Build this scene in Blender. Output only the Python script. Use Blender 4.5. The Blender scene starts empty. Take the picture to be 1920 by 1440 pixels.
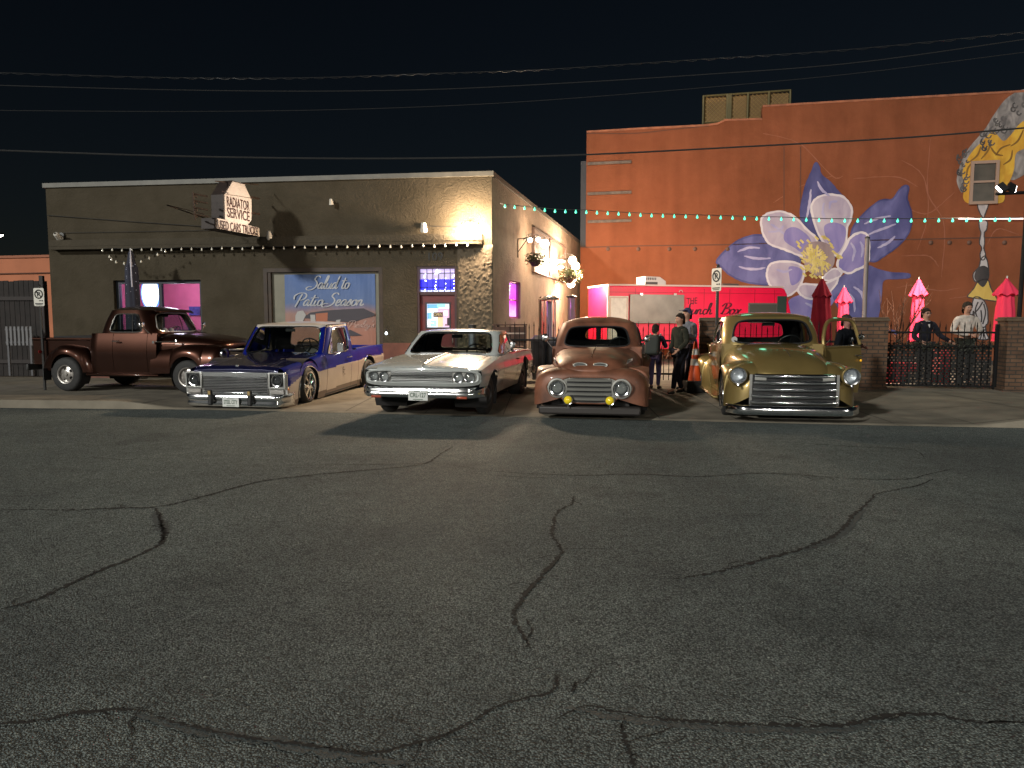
import bpy, bmesh, math, random
import numpy as np
from mathutils import Vector, Matrix, Euler
from mathutils.geometry import tessellate_polygon
R = math.radians
random.seed(7)
SC = bpy.context.scene
COL = SC.collection

# ---------------------------------------------------------------- camera, sky, sun, exposure
FPX, HZ = 1350.0, 605.0            # focal length in photo pixels, horizon row
CAMH = 1.5
PITCH = math.atan((720 - HZ) / FPX)
cam_d = bpy.data.cameras.new('camera')
cam = bpy.data.objects.new('camera', cam_d)
COL.objects.link(cam)
cam_d.sensor_width = 36.0
cam_d.lens = 36.0 * FPX / 1920.0
cam_d.clip_start = 0.05
cam_d.clip_end = 600.0
cam.location = (0, 0, CAMH)
cam.rotation_euler = (math.pi / 2 - PITCH, 0, 0)
SC.camera = cam

SUNV = Vector((0.80, 0.90, -0.50)).normalized()      # direction the street light travels
world = bpy.data.worlds.new("World")
SC.world = world
world.use_nodes = True
wn = world.node_tree
wn.nodes.clear()
wo = wn.nodes.new('ShaderNodeOutputWorld')
wb = wn.nodes.new('ShaderNodeBackground')
ws = wn.nodes.new('ShaderNodeTexSky')
ws.sky_type = 'NISHITA'
ws.sun_disc = False
ws.sun_elevation = math.asin(-SUNV.z)
ws.sun_rotation = math.atan2(-SUNV.x, -SUNV.y)
ws.dust_density = 0.3
wb.inputs['Strength'].default_value = 0.0014
wn.links.new(ws.outputs[0], wb.inputs['Color'])
wn.links.new(wb.outputs[0], wo.inputs['Surface'])

sl = bpy.data.lights.new('sun', 'SUN')
sl.energy = 2.0
sl.angle = R(4)
sl.color = (1.0, 0.99, 0.92)
sun = bpy.data.objects.new('sun', sl)
COL.objects.link(sun)
sun.rotation_euler = SUNV.to_track_quat('-Z', 'Y').to_euler()
SC.view_settings.view_transform = 'Standard'
SC.view_settings.look = 'None'
SC.view_settings.exposure = 0.18
SC.view_settings.gamma = 1.0
SC.cycles.max_bounces = 6
SC.cycles.transparent_max_bounces = 16
SC.cycles.sample_clamp_indirect = 3.0
SC.cycles.caustics_reflective = False
SC.cycles.caustics_refractive = False
SC.cycles.use_denoising = True

def lamp(name, kind, loc, power, color=(1, .8, .55), radius=0.06, target=None, cone=None, blend=0.6):
    l = bpy.data.lights.new(name, kind)
    l.energy = power
    l.color = color
    l.shadow_soft_size = radius
    o = bpy.data.objects.new(name, l)
    COL.objects.link(o)
    o.location = loc
    if kind == 'SPOT':
        l.spot_size = R(cone)
        l.spot_blend = blend
        o.rotation_euler = (Vector(target) - Vector(loc)).to_track_quat('-Z', 'Y').to_euler()
    return o

# ---------------------------------------------------------------- photo rays -> world points (set-out only)
def ray(u, v):
    a, b = (u - 960) / FPX, (720 - v) / FPX
    c, s = math.cos(PITCH), math.sin(PITCH)
    return Vector((a, c + b * s, -s + b * c))
def at_z(u, v, z=0.0):
    d = ray(u, v)
    t = (z - CAMH) / d.z
    return Vector((d.x * t, d.y * t, z))
def at_y(u, v, y):
    d = ray(u, v)
    t = y / d.y
    return Vector((d.x * t, y, CAMH + d.z * t))

class Plane:
    """vertical plane: s metres along it, z up, off metres towards the viewer"""
    def __init__(self, a, b):
        self.o = Vector((a[0], a[1], 0))
        d = Vector((b[0] - a[0], b[1] - a[1], 0))
        self.len = d.length
        self.d = d.normalized()
        self.n = Vector((self.d.y, -self.d.x, 0))
    def pt(self, s, z, off=0.0):
        return self.o + self.d * s + self.n * off + Vector((0, 0, z))
    def uv(self, u, v, off=0.0):
        d = ray(u, v)
        o = Vector((0, 0, CAMH)) - self.o - self.n * off
        t = -(o.dot(self.n)) / d.dot(self.n)
        p = Vector((0, 0, CAMH)) + d * t
        return ((p - self.o).dot(self.d), p.z)

# ---------------------------------------------------------------- materials
MATS = {}
def mat(name, col, rough=0.6, metal=0.0, coat=0.0, noise=0.0, scale=8.0, bump=0.0, bscale=None,
        emit=None, estr=0.0, spec=0.5, detail=4.0, col2=None, sheen=0):
    if name in MATS:
        return MATS[name]
    m = bpy.data.materials.new(name)
    m.use_nodes = True
    nt = m.node_tree
    b = nt.nodes['Principled BSDF']
    b.inputs['Base Color'].default_value = (*col, 1)
    b.inputs['Roughness'].default_value = rough
    b.inputs['Metallic'].default_value = metal
    b.inputs['Specular IOR Level'].default_value = spec
    if coat:
        b.inputs['Coat Weight'].default_value = coat
        b.inputs['Coat Roughness'].default_value = 0.06
    tc = None
    if noise or bump or col2:
        tc = nt.nodes.new('ShaderNodeTexCoord')
    if noise or col2:
        n = nt.nodes.new('ShaderNodeTexNoise')
        n.inputs['Scale'].default_value = scale
        n.inputs['Detail'].default_value = detail
        nt.links.new(tc.outputs['Object'], n.inputs['Vector'])
        r = nt.nodes.new('ShaderNodeValToRGB')
        r.color_ramp.elements[0].position = 0.32
        r.color_ramp.elements[1].position = 0.68
        c2 = col2 or tuple(min(1, c * (1 + noise)) for c in col)
        c1 = col if col2 else tuple(c * (1 - noise) for c in col)
        r.color_ramp.elements[0].color = (*c1, 1)
        r.color_ramp.elements[1].color = (*c2, 1)
        nt.links.new(n.outputs['Fac'], r.inputs['Fac'])
        nt.links.new(r.outputs['Color'], b.inputs['Base Color'])
    if bump:
        n2 = nt.nodes.new('ShaderNodeTexNoise')
        n2.inputs['Scale'].default_value = bscale or scale
        n2.inputs['Detail'].default_value = 5
        nt.links.new(tc.outputs['Object'], n2.inputs['Vector'])
        bp = nt.nodes.new('ShaderNodeBump')
        bp.inputs['Strength'].default_value = min(1, bump)
        bp.inputs['Distance'].default_value = 0.02
        nt.links.new(n2.outputs['Fac'], bp.inputs['Height'])
        nt.links.new(bp.outputs[0], b.inputs['Normal'])
    if emit:
        b.inputs['Emission Color'].default_value = (*emit, 1)
        b.inputs['Emission Strength'].default_value = estr
    MATS[name] = m
    return m

def glass(name, tint=(0.75, 0.8, 0.8), refl=0.12):
    if name in MATS:
        return MATS[name]
    m = bpy.data.materials.new(name)
    m.use_nodes = True
    nt = m.node_tree
    nt.nodes.clear()
    o = nt.nodes.new('ShaderNodeOutputMaterial')
    t = nt.nodes.new('ShaderNodeBsdfTransparent')
    t.inputs[0].default_value = (*tint, 1)
    g = nt.nodes.new('ShaderNodeBsdfGlossy')
    g.inputs['Roughness'].default_value = 0.03
    f = nt.nodes.new('ShaderNodeFresnel')
    f.inputs[0].default_value = 1.5
    ma = nt.nodes.new('ShaderNodeMath')
    ma.operation = 'MULTIPLY_ADD'
    ma.inputs[1].default_value = 1.0
    ma.inputs[2].default_value = refl * 0.3
    mx = nt.nodes.new('ShaderNodeMixShader')
    nt.links.new(f.outputs[0], ma.inputs[0])
    nt.links.new(ma.outputs[0], mx.inputs[0])
    nt.links.new(t.outputs[0], mx.inputs[1])
    nt.links.new(g.outputs[0], mx.inputs[2])
    nt.links.new(mx.outputs[0], o.inputs[0])
    MATS[name] = m
    return m

def paint(name, col, metal=0.35, rough=0.32, coat=1.0, noise=0.08, scale=3.0):
    return mat(name, col, rough=rough, metal=metal, coat=coat, noise=noise, scale=scale)

# ---------------------------------------------------------------- curves
def cr(pts, n, closed=False):
    P = [np.array(p, float) for p in pts]
    m = len(P)
    segs = m if closed else m - 1
    out = []
    for i in range(n):
        t = i / n * segs if closed else i / (n - 1) * segs
        k = min(int(t), segs - 1)
        f = t - k
        g = lambda j: P[j % m] if closed else P[max(0, min(m - 1, j))]
        a, b, c, d = g(k - 1), g(k), g(k + 1), g(k + 2)
        out.append(0.5 * ((2 * b) + (-a + c) * f + (2 * a - 5 * b + 4 * c - d) * f * f + (-a + 3 * b - 3 * c + d) * f ** 3))
    return out
def lerp(a, b, t):
    return a + (b - a) * t
def interp(keys):
    """smooth monotone-ish interpolation through (x, value) keys"""
    ks = sorted(keys)
    xs = [k[0] for k in ks]
    vs = [k[1] for k in ks]
    n = len(xs)
    d = [(vs[i + 1] - vs[i]) / (xs[i + 1] - xs[i]) for i in range(n - 1)]
    t = [d[0]] + [0 if d[i - 1] * d[i] <= 0 else 2 * d[i - 1] * d[i] / (d[i - 1] + d[i]) for i in range(1, n - 1)] + [d[-1]]
    def f(x):
        if x <= xs[0]: return vs[0]
        if x >= xs[-1]: return vs[-1]
        i = max(k for k in range(n - 1) if xs[k] <= x)
        h = xs[i + 1] - xs[i]
        s = (x - xs[i]) / h
        return ((1 + 2 * s) * (1 - s) ** 2 * vs[i] + s * (1 - s) ** 2 * h * t[i] + s * s * (3 - 2 * s) * vs[i + 1] + s * s * (s - 1) * h * t[i + 1])
    return f
def fn(v):
    if callable(v): return v
    if isinstance(v, (list, tuple)): return interp(v)
    return lambda x: v

# ---------------------------------------------------------------- mesh builder
SPLIT = {'front_fender', 'rear_fender', 'running_board', 'window_glass', 'window_trim', 'window_rubber', 'bed_side', 'brush_highlight', 'anchor_plate', 'metal_strap',
         'painted_base', 'printed_glass', 'printed_drink', 'printed_parasol', 'cab_corner', 'drip_rail', 'vent_post', 'wiper', 'dash_dice', 'bumper_bolt', 'marker_lamp', 'eye',
         'seam_line', 'wall_crack', 'smoke_curl', 'flame_line', 'bolt', 'tail_lamp', 'wheel_well', 'grille_bar', 'grille_post', 'belt_trim', 'conduit_run', 'guard'}
class MB:
    def __init__(self):
        self.v, self.f, self.m = [], [], []
    def add(self, vs, fs, mi=0):
        o = len(self.v)
        self.v += [tuple(p) for p in vs]
        self.f += [tuple(i + o for i in f) for f in fs]
        self.m += [mi] * len(fs)
        return self
    def grid(self, rows, mi=0, closed=False, mfun=None):
        nr, nc = len(rows), len(rows[0])
        vs = [p for r in rows for p in r]
        fs, ms = [], []
        for i in range(nr - 1):
            for j in range(nc if closed else nc - 1):
                k = (j + 1) % nc
                f = (i * nc + j, i * nc + k, (i + 1) * nc + k, (i + 1) * nc + j)
                fs.append(f)
                if mfun:
                    c = sum((Vector(vs[q]) for q in f), Vector()) / 4
                    ms.append(mfun(c))
                else:
                    ms.append(mi)
        o = len(self.v)
        self.v += [tuple(p) for p in vs]
        self.f += [tuple(i + o for i in f) for f in fs]
        self.m += ms
        return self
    def box(self, c, s, rot=0.0, mi=0, M=None):
        x, y, z = s[0] / 2, s[1] / 2, s[2] / 2
        vs = [Vector((a * x, b * y, d * z)) for a in (-1, 1) for b in (-1, 1) for d in (-1, 1)]
        Rm = M if M is not None else Matrix.Rotation(rot, 3, 'Z')
        vs = [Rm @ p + Vector(c) for p in vs]
        return self.add(vs, [(0, 1, 3, 2), (4, 6, 7, 5), (0, 4, 5, 1), (2, 3, 7, 6), (0, 2, 6, 4), (1, 5, 7, 3)], mi)
    def pbox(self, pl, s0, s1, z0, z1, o0, o1, mi=0):
        vs = [pl.pt(s, z, o) for s in (s0, s1) for o in (o0, o1) for z in (z0, z1)]
        return self.add(vs, [(0, 1, 3, 2), (4, 6, 7, 5), (0, 4, 5, 1), (2, 3, 7, 6), (0, 2, 6, 4), (1, 5, 7, 3)], mi)
    def tube(self, path, r, n=8, mi=0, caps=True, closed=False):
        P = [Vector(p) for p in path]
        rs = r if isinstance(r, (list, tuple)) else [r] * len(P)
        rows = []
        up = Vector((0, 0, 1))
        prev = None
        for i, p in enumerate(P):
            if closed:
                t = (P[(i + 1) % len(P)] - P[i - 1])
            else:
                t = (P[min(i + 1, len(P) - 1)] - P[max(i - 1, 0)])
            if t.length < 1e-9: t = Vector((0, 0, 1))
            t.normalize()
            if prev is None:
                a = t.cross(up)
                if a.length < 0.05: a = t.cross(Vector((1, 0, 0)))
            else:
                a = prev - t * prev.dot(t)
                if a.length < 1e-4: a = t.cross(up)
            a.normalize()
            prev = a
            b = t.cross(a)
            rows.append([p + a * (rs[i] * math.cos(2 * math.pi * k / n)) + b * (rs[i] * math.sin(2 * math.pi * k / n)) for k in range(n)])
        if closed:
            rows.append(rows[0])
        self.grid(rows, mi, closed=True)
        if caps and not closed:
            o = len(self.v) - len(rows) * n
            self.f.append(tuple(o + k for k in range(n))); self.m.append(mi)
            o = len(self.v) - n
            self.f.append(tuple(o + n - 1 - k for k in range(n))); self.m.append(mi)
        return self
    def lathe(self, prof, c=(0, 0, 0), axis='Z', n=24, mi=0, M=None):
        """prof: (radius, height) list"""
        rows = []
        for (r, h) in prof:
            row = []
            for k in range(n):
                a = 2 * math.pi * k / n
                p = Vector((r * math.cos(a), r * math.sin(a), h))
                if axis == 'X': p = Vector((h, p.x, p.y))
                elif axis == 'Y': p = Vector((p.x, h, p.y))
                if M is not None: p = M @ p
                row.append(p + Vector(c))
            rows.append(row)
        return self.grid(rows, mi, closed=True)
    def poly(self, pts, mi=0):
        P = [Vector(p) for p in pts]
        tris = tessellate_polygon([P])
        return self.add(P, [tuple(t) for t in tris], mi)
    def prism(self, pts, dvec, mi=0):
        P = [Vector(p) for p in pts]
        d = Vector(dvec)
        n = len(P)
        tris = [tuple(t) for t in tessellate_polygon([P])]
        self.add(P + [p + d for p in P], tris + [tuple(i + n for i in reversed(t)) for t in tris] +
                 [(i, (i + 1) % n, (i + 1) % n + n, i + n) for i in range(n)], mi)
        return self
    def mirror(self):
        n = len(self.v)
        self.v += [(x, -y, z) for (x, y, z) in self.v]
        self.f += [tuple(n + i for i in reversed(f)) for f in self.f]
        self.m += list(self.m)
        return self
    def pieces(self):
        par = list(range(len(self.v)))
        def find(a):
            while par[a] != a:
                par[a] = par[par[a]]; a = par[a]
            return a
        key = {}
        for i, p in enumerate(self.v):
            k = (round(p[0], 4), round(p[1], 4), round(p[2], 4))
            if k in key: par[find(i)] = find(key[k])
            else: key[k] = i
        for f in self.f:
            for q in f[1:]: par[find(q)] = find(f[0])
        out = {}
        for f, m in zip(self.f, self.m): out.setdefault(find(f[0]), []).append((f, m))
        res = []
        for fl in out.values():
            mb = MB(); ix = {}
            for f, m in fl:
                for q in f:
                    if q not in ix: ix[q] = len(mb.v); mb.v.append(self.v[q])
                mb.f.append(tuple(ix[q] for q in f)); mb.m.append(m)
            res.append(mb)
        return res
    def build(self, name, mats, parent=None, smooth=40, recalc=True, solid=0.0, bevel=0.0, merge=True, subsurf=0):
        if name in SPLIT:
            ps = self.pieces()
            if 1 < len(ps) <= 60:
                os_ = [p._build(name, mats, parent, smooth, recalc, solid, bevel, merge, subsurf) for p in ps]
                MB.extra = os_[1:]
                return os_[0]
        MB.extra = []
        return self._build(name, mats, parent, smooth, recalc, solid, bevel, merge, subsurf)
    extra = []
    def _build(self, name, mats, parent=None, smooth=40, recalc=True, solid=0.0, bevel=0.0, merge=True, subsurf=0):
        me = bpy.data.meshes.new(name)
        me.from_pydata(self.v, [], self.f)
        if not isinstance(mats, (list, tuple)): mats = [mats]
        for m in mats: me.materials.append(m)
        me.polygons.foreach_set('material_index', self.m)
        bm = bmesh.new(); bm.from_mesh(me)
        if merge: bmesh.ops.remove_doubles(bm, verts=bm.verts, dist=0.00005)
        if recalc: bmesh.ops.recalc_face_normals(bm, faces=bm.faces)
        bm.to_mesh(me); bm.free()
        if smooth:
            me.polygons.foreach_set('use_smooth', [True] * len(me.polygons))
            me.set_sharp_from_angle(angle=R(smooth))
        o = bpy.data.objects.new(name, me)
        COL.objects.link(o)
        if parent: o.parent = parent
        if subsurf:
            d = o.modifiers.new('subsurf', 'SUBSURF'); d.levels = d.render_levels = subsurf
        if solid:
            d = o.modifiers.new('solid', 'SOLIDIFY'); d.thickness = solid; d.offset = 0
        if bevel:
            d = o.modifiers.new('bevel', 'BEVEL'); d.width = bevel; d.segments = 2; d.limit_method = 'ANGLE'; d.angle_limit = R(40)
        return o

def tag(o, label=None, cat=None, group=None, kind=None):
    if label: o['label'] = label
    if cat: o['category'] = cat
    if group: o['group'] = group
    if kind: o['kind'] = kind
    return o
def empty(name, loc=(0, 0, 0), rz=0.0, label=None, cat=None, group=None):
    o = bpy.data.objects.new(name, None)
    COL.objects.link(o)
    o.location = loc
    o.rotation_euler = (0, 0, rz)
    o.empty_display_size = 0.2
    return tag(o, label, cat, group)
def copy_tree(o, parent=None):
    c = o.copy(); COL.objects.link(c)
    if parent: c.parent = parent
    for ch in list(o.children): copy_tree(ch, c)
    return c

def text_mesh(txt, size, spacing=1.0, bold=0.0, depth=0.0):
    cu = bpy.data.curves.new('t', 'FONT')
    cu.body = txt
    cu.size = size
    cu.align_x = 'CENTER'; cu.align_y = 'CENTER'
    cu.space_character = spacing
    cu.offset = bold
    cu.extrude = depth
    cu.resolution_u = 3
    o = bpy.data.objects.new('t', cu)
    COL.objects.link(o)
    dg = bpy.context.evaluated_depsgraph_get()
    me = bpy.data.meshes.new_from_object(o.evaluated_get(dg))
    vs = [tuple(v.co) for v in me.vertices]
    fs = [tuple(p.vertices) for p in me.polygons]
    bpy.data.objects.remove(o); bpy.data.curves.remove(cu); bpy.data.meshes.remove(me)
    return vs, fs
def put_text(mb, txt, size, origin, ax, ay, w=None, h=None, bold=0.0, mi=0, depth=0.0, spacing=1.0):
    """text centred at origin along directions ax, ay; stretched to w by h when given"""
    vs, fs = text_mesh(txt, size, spacing, bold, depth)
    xs = [v[0] for v in vs]; ys = [v[1] for v in vs]
    cx, cy = (min(xs) + max(xs)) / 2, (min(ys) + max(ys)) / 2
    kx = w / (max(xs) - min(xs)) if w else 1
    ky = h / (max(ys) - min(ys)) if h else 1
    ax, ay = Vector(ax).normalized(), Vector(ay).normalized()
    az = ax.cross(ay)
    mb.add([Vector(origin) + ax * ((v[0] - cx) * kx) + ay * ((v[1] - cy) * ky) + az * v[2] for v in vs], fs, mi)

# flowing brush lettering: every glyph is a list of strokes
GL = {
 'S': (.62, [[(.66,.86),(.5,1.0),(.28,.95),(.2,.74),(.4,.55),(.5,.35),(.4,.1),(.1,-.08),(-.2,-.1),(-.36,.02),(-.2,.16),(.1,.16)]]),
 'P': (.62, [[(.3,.95),(.2,.5),(.06,-.1)],[(-.2,.5),(-.22,.8),(.1,1.0),(.5,.98),(.66,.75),(.5,.5),(.16,.42)]]),
 'L': (.55, [[(.5,.9),(.36,1.0),(.22,.85),(.25,.5),(.12,.12),(-.06,.0),(-.05,.12),(.1,.1),(.35,.0),(.6,.12)]]),
 'B': (.62, [[(.25,.95),(.2,.5),(.1,.02)],[(-.05,.7),(.15,.98),(.5,.98),(.55,.72),(.25,.52)],[(.25,.52),(.58,.42),(.5,.08),(.2,.0),(-.02,.1)]]),
 'a': (.46, [[(.36,.4),(.2,.47),(.03,.25),(.08,.02),(.24,.08),(.37,.42)],[(.38,.44),(.33,.1),(.4,.0),(.52,.12)]]),
 'l': (.3, [[(.0,.12),(.2,.55),(.28,.95),(.18,1.0),(.1,.6),(.1,.1),(.2,.0),(.34,.12)]]),
 'u': (.46, [[(.06,.44),(.02,.1),(.12,.0),(.26,.1),(.36,.4)],[(.37,.44),(.33,.1),(.4,.0),(.52,.12)]]),
 'd': (.48, [[(.34,.4),(.2,.47),(.03,.25),(.08,.02),(.24,.08),(.38,.5),(.46,1.0)],[(.42,.7),(.34,.1),(.42,.0),(.54,.12)]]),
 't': (.32, [[(.22,.85),(.12,.3),(.12,.06),(.22,.0),(.36,.12)],[(-.05,.6),(.4,.64)]]),
 'o': (.42, [[(.24,.46),(.06,.36),(.05,.08),(.2,.0),(.34,.16),(.34,.38),(.24,.46),(.3,.36),(.46,.36)]]),
 'i': (.26, [[(.08,.42),(.03,.1),(.12,.0),(.28,.12)],[(.15,.62),(.17,.66)]]),
 'e': (.38, [[(.03,.16),(.24,.28),(.28,.44),(.14,.46),(.04,.2),(.12,.0),(.26,.02),(.42,.14)]]),
 's': (.34, [[(.0,.12),(.2,.48),(.24,.3),(.28,.1),(.14,.0),(.02,.06)],[(.2,.02),(.38,.12)]]),
 'n': (.5, [[(.04,.44),(.0,.0)],[(.02,.2),(.16,.44),(.28,.4),(.28,.1),(.36,.0),(.52,.14)]]),
 'c': (.36, [[(.3,.38),(.18,.47),(.04,.28),(.08,.02),(.22,.0),(.4,.14)]]),
 'h': (.48, [[(.0,.1),(.2,.6),(.24,.98),(.12,.95),(.06,.4),(.02,.0)],[(.04,.2),(.18,.44),(.3,.36),(.28,.08),(.36,.0),(.5,.12)]]),
 'x': (.42, [[(.02,.42),(.14,.4),(.26,.05),(.42,.06)],[(.38,.46),(.2,.2),(.0,.0)]]),
 'r': (.34, [[(.04,.3),(.1,.5),(.12,.4),(.26,.42),(.2,.1),(.26,.0),(.4,.12)]]),
 'y': (.44, [[(.06,.44),(.04,.14),(.16,.06),(.34,.4)],[(.36,.44),(.26,-.2),(.1,-.45),(-.04,-.3),(.2,-.05),(.46,.12)]]),
 "'": (.16, [[(.1,1.0),(.06,.82)]]),
}
def brush(mb, txt, size, origin, ax, ay, wid=0.07, shear=0.28, mi=0, width=None, off=0.0):
    ax, ay = Vector(ax).normalized(), Vector(ay).normalized()
    az = ax.cross(ay)
    strokes, x = [], 0.0
    for ch in txt:
        if ch == ' ':
            x += .32; continue
        w, ss = GL[ch]
        for s in ss: strokes.append([(px + x + shear * py, py) for px, py in s])
        x += w
    xs = [p[0] for s in strokes for p in s]
    k = (width / (max(xs) - min(xs))) if width else size
    cx = (max(xs) + min(xs)) / 2
    for s in strokes:
        n = max(3, len(s) * 5)
        c = cr(s, n)
        L, Rr = [], []
        for i in range(n):
            a, b = c[max(0, i - 1)], c[min(n - 1, i + 1)]
            d = b - a
            l = max(1e-6, np.hypot(*d)); d = d / l
            nn = np.array([-d[1], d[0]])
            w = wid * (0.35 + 0.65 * abs(d[1])) * (0.5 if i in (0, n - 1) else 1)
            for q, S in ((1, L), (-1, Rr)):
                p = c[i] + nn * w * .5 * q
                S.append(Vector(origin) + ax * ((p[0] - cx) * k) + ay * (p[1] * size) + az * off)
        mb.grid([L, Rr], mi)

def ribbon(mb, pts, wid, n, nrm, mi=0, closed=False, jit=0.0, taper=False):
    """flat stroke through 3-D points lying in the plane with normal nrm"""
    c = cr([tuple(p) for p in pts], n, closed)
    A, B = [], []
    m = len(c)
    nv = np.array(nrm, float)
    for i in range(m):
        d = (c[(i + 1) % m] - c[i - 1]) if closed else (c[min(m - 1, i + 1)] - c[max(0, i - 1)])
        s = np.cross(nv, d); s = s / max(1e-9, np.linalg.norm(s))
        w = wid * (1 + jit * random.uniform(-1, 1))
        if taper: w *= max(0.15, math.sin(math.pi * (0.04 + 0.92 * i / (m - 1))) ** .5)
        j = s * wid * jit * random.uniform(-.6, .6)
        A.append(c[i] + s * w / 2 + j); B.append(c[i] - s * w / 2 + j)
    if closed: A.append(A[0]); B.append(B[0])
    mb.grid([A, B], mi)

# ---------------------------------------------------------------- shared materials
M_ = {}
def mk():
    M_['chrome'] = mat('chrome', (.88, .89, .9), .15, 1.0)
    M_['dull_chrome'] = mat('dull_chrome', (.6, .6, .58), .3, 1.0)
    M_['rubber'] = mat('rubber', (.018, .018, .018), .75, noise=.3, scale=20)
    M_['black'] = mat('black_trim', (.012, .012, .013), .5)
    M_['dark'] = mat('dark_interior', (.02, .018, .018), .8)
    M_['seat'] = mat('seat_vinyl', (.05, .04, .035), .6)
    M_['glass'] = glass('car_glass', (.72, .78, .76))
    M_['wglass'] = glass('window_glass', (.9, .92, .95))
    M_['lens'] = glass('lamp_lens', (.9, .93, .95), .5)
    M_['refl'] = mat('lamp_reflector', (.85, .87, .9), .3, .55, bump=.5, bscale=45)
    M_['amber'] = mat('amber_lens', (.75, .2, .02), .2, coat=1)
    M_['yellow'] = mat('yellow_lens', (.8, .6, .02), .15, coat=1, emit=(.8, .6, .02), estr=.12)
    M_['plate'] = mat('plate_white', (.6, .62, .6), .4)
    M_['plate_ink'] = mat('plate_ink', (.04, .08, .05), .5)
    M_['steel'] = mat('dark_steel', (.05, .05, .05), .5, .5)
    M_['iron'] = mat('black_iron', (.005, .005, .0055), .7, .0, spec=.2)
    M_['cable'] = mat('cable_black', (.03, .03, .03), .6)
mk()
# ================================================================ GROUND
def asphalt_mat():
    m = bpy.data.materials.new('asphalt'); m.use_nodes = True
    nt = m.node_tree; N = nt.nodes; L = nt.links
    b = N['Principled BSDF']; b.inputs['Roughness'].default_value = .82
    b.inputs['Specular IOR Level'].default_value = .35
    tc = N.new('ShaderNodeTexCoord')
    def noise(scale, det=3, rough=.6):
        n = N.new('ShaderNodeTexNoise'); n.inputs['Scale'].default_value = scale
        n.inputs['Detail'].default_value = det; n.inputs['Roughness'].default_value = rough
        L.new(tc.outputs['Object'], n.inputs['Vector']); return n
    def ramp(n, a, b_, p0, p1):
        r = N.new('ShaderNodeValToRGB'); r.color_ramp.elements[0].position = p0; r.color_ramp.elements[1].position = p1
        r.color_ramp.elements[0].color = (*a, 1); r.color_ramp.elements[1].color = (*b_, 1)
        L.new(n, r.inputs['Fac']); return r
    def mul(a, b_):
        x = N.new('ShaderNodeMix'); x.data_type = 'RGBA'; x.blend_type = 'MULTIPLY'; x.inputs[0].default_value = 1
        L.new(a, x.inputs[6]); L.new(b_, x.inputs[7]); return x.outputs[2]
    v = N.new('ShaderNodeTexVoronoi'); v.inputs['Scale'].default_value = 115
    L.new(tc.outputs['Object'], v.inputs['Vector'])
    g = ramp(v.outputs['Color'], (.105, .130, .129), (.310, .362, .350), .25, .8)
    d = ramp(v.outputs['Distance'], (1, 1, 1), (.22, .22, .22), .22, .8)
    patch = ramp(noise(.45, 5).outputs['Fac'], (.62, .62, .63), (1.14, 1.12, 1.08), .34, .66)
    mid = ramp(noise(7, 4).outputs['Fac'], (.8, .8, .8), (1.12, 1.12, 1.12), .3, .7)
    fl = ramp(noise(60, 1).outputs['Fac'], (1, 1, 1), (2.1, 2.05, 1.9), .67, .71)
    st = ramp(noise(.9, 6, .55).outputs['Fac'], (1, 1, 1), (.66, .67, .68), .56, .66)
    c = mul(mul(mul(mul(mul(g.outputs[0], d.outputs[0]), patch.outputs[0]), mid.outputs[0]), fl.outputs[0]), st.outputs[0])
    L.new(c, b.inputs['Base Color'])
    bp = N.new('ShaderNodeBump'); bp.inputs['Strength'].default_value = .9; bp.inputs['Distance'].default_value = .012; bp.invert = True
    L.new(v.outputs['Distance'], bp.inputs['Height'])
    bp2 = N.new('ShaderNodeBump'); bp2.inputs['Strength'].default_value = .7; bp2.inputs['Distance'].default_value = .012
    L.new(noise(38, 4, .7).outputs['Fac'], bp2.inputs['Height']); L.new(bp.outputs[0], bp2.inputs['Normal'])
    L.new(bp2.outputs[0], b.inputs['Normal'])
    return m
ASPH = asphalt_mat()
mb = MB(); mb.add([(-250, -60, 0), (250, -60, 0), (250, 300, 0), (-250, 300, 0)], [(0, 1, 2, 3)])
tag(mb.build('road', ASPH, smooth=0), kind='structure')

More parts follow.
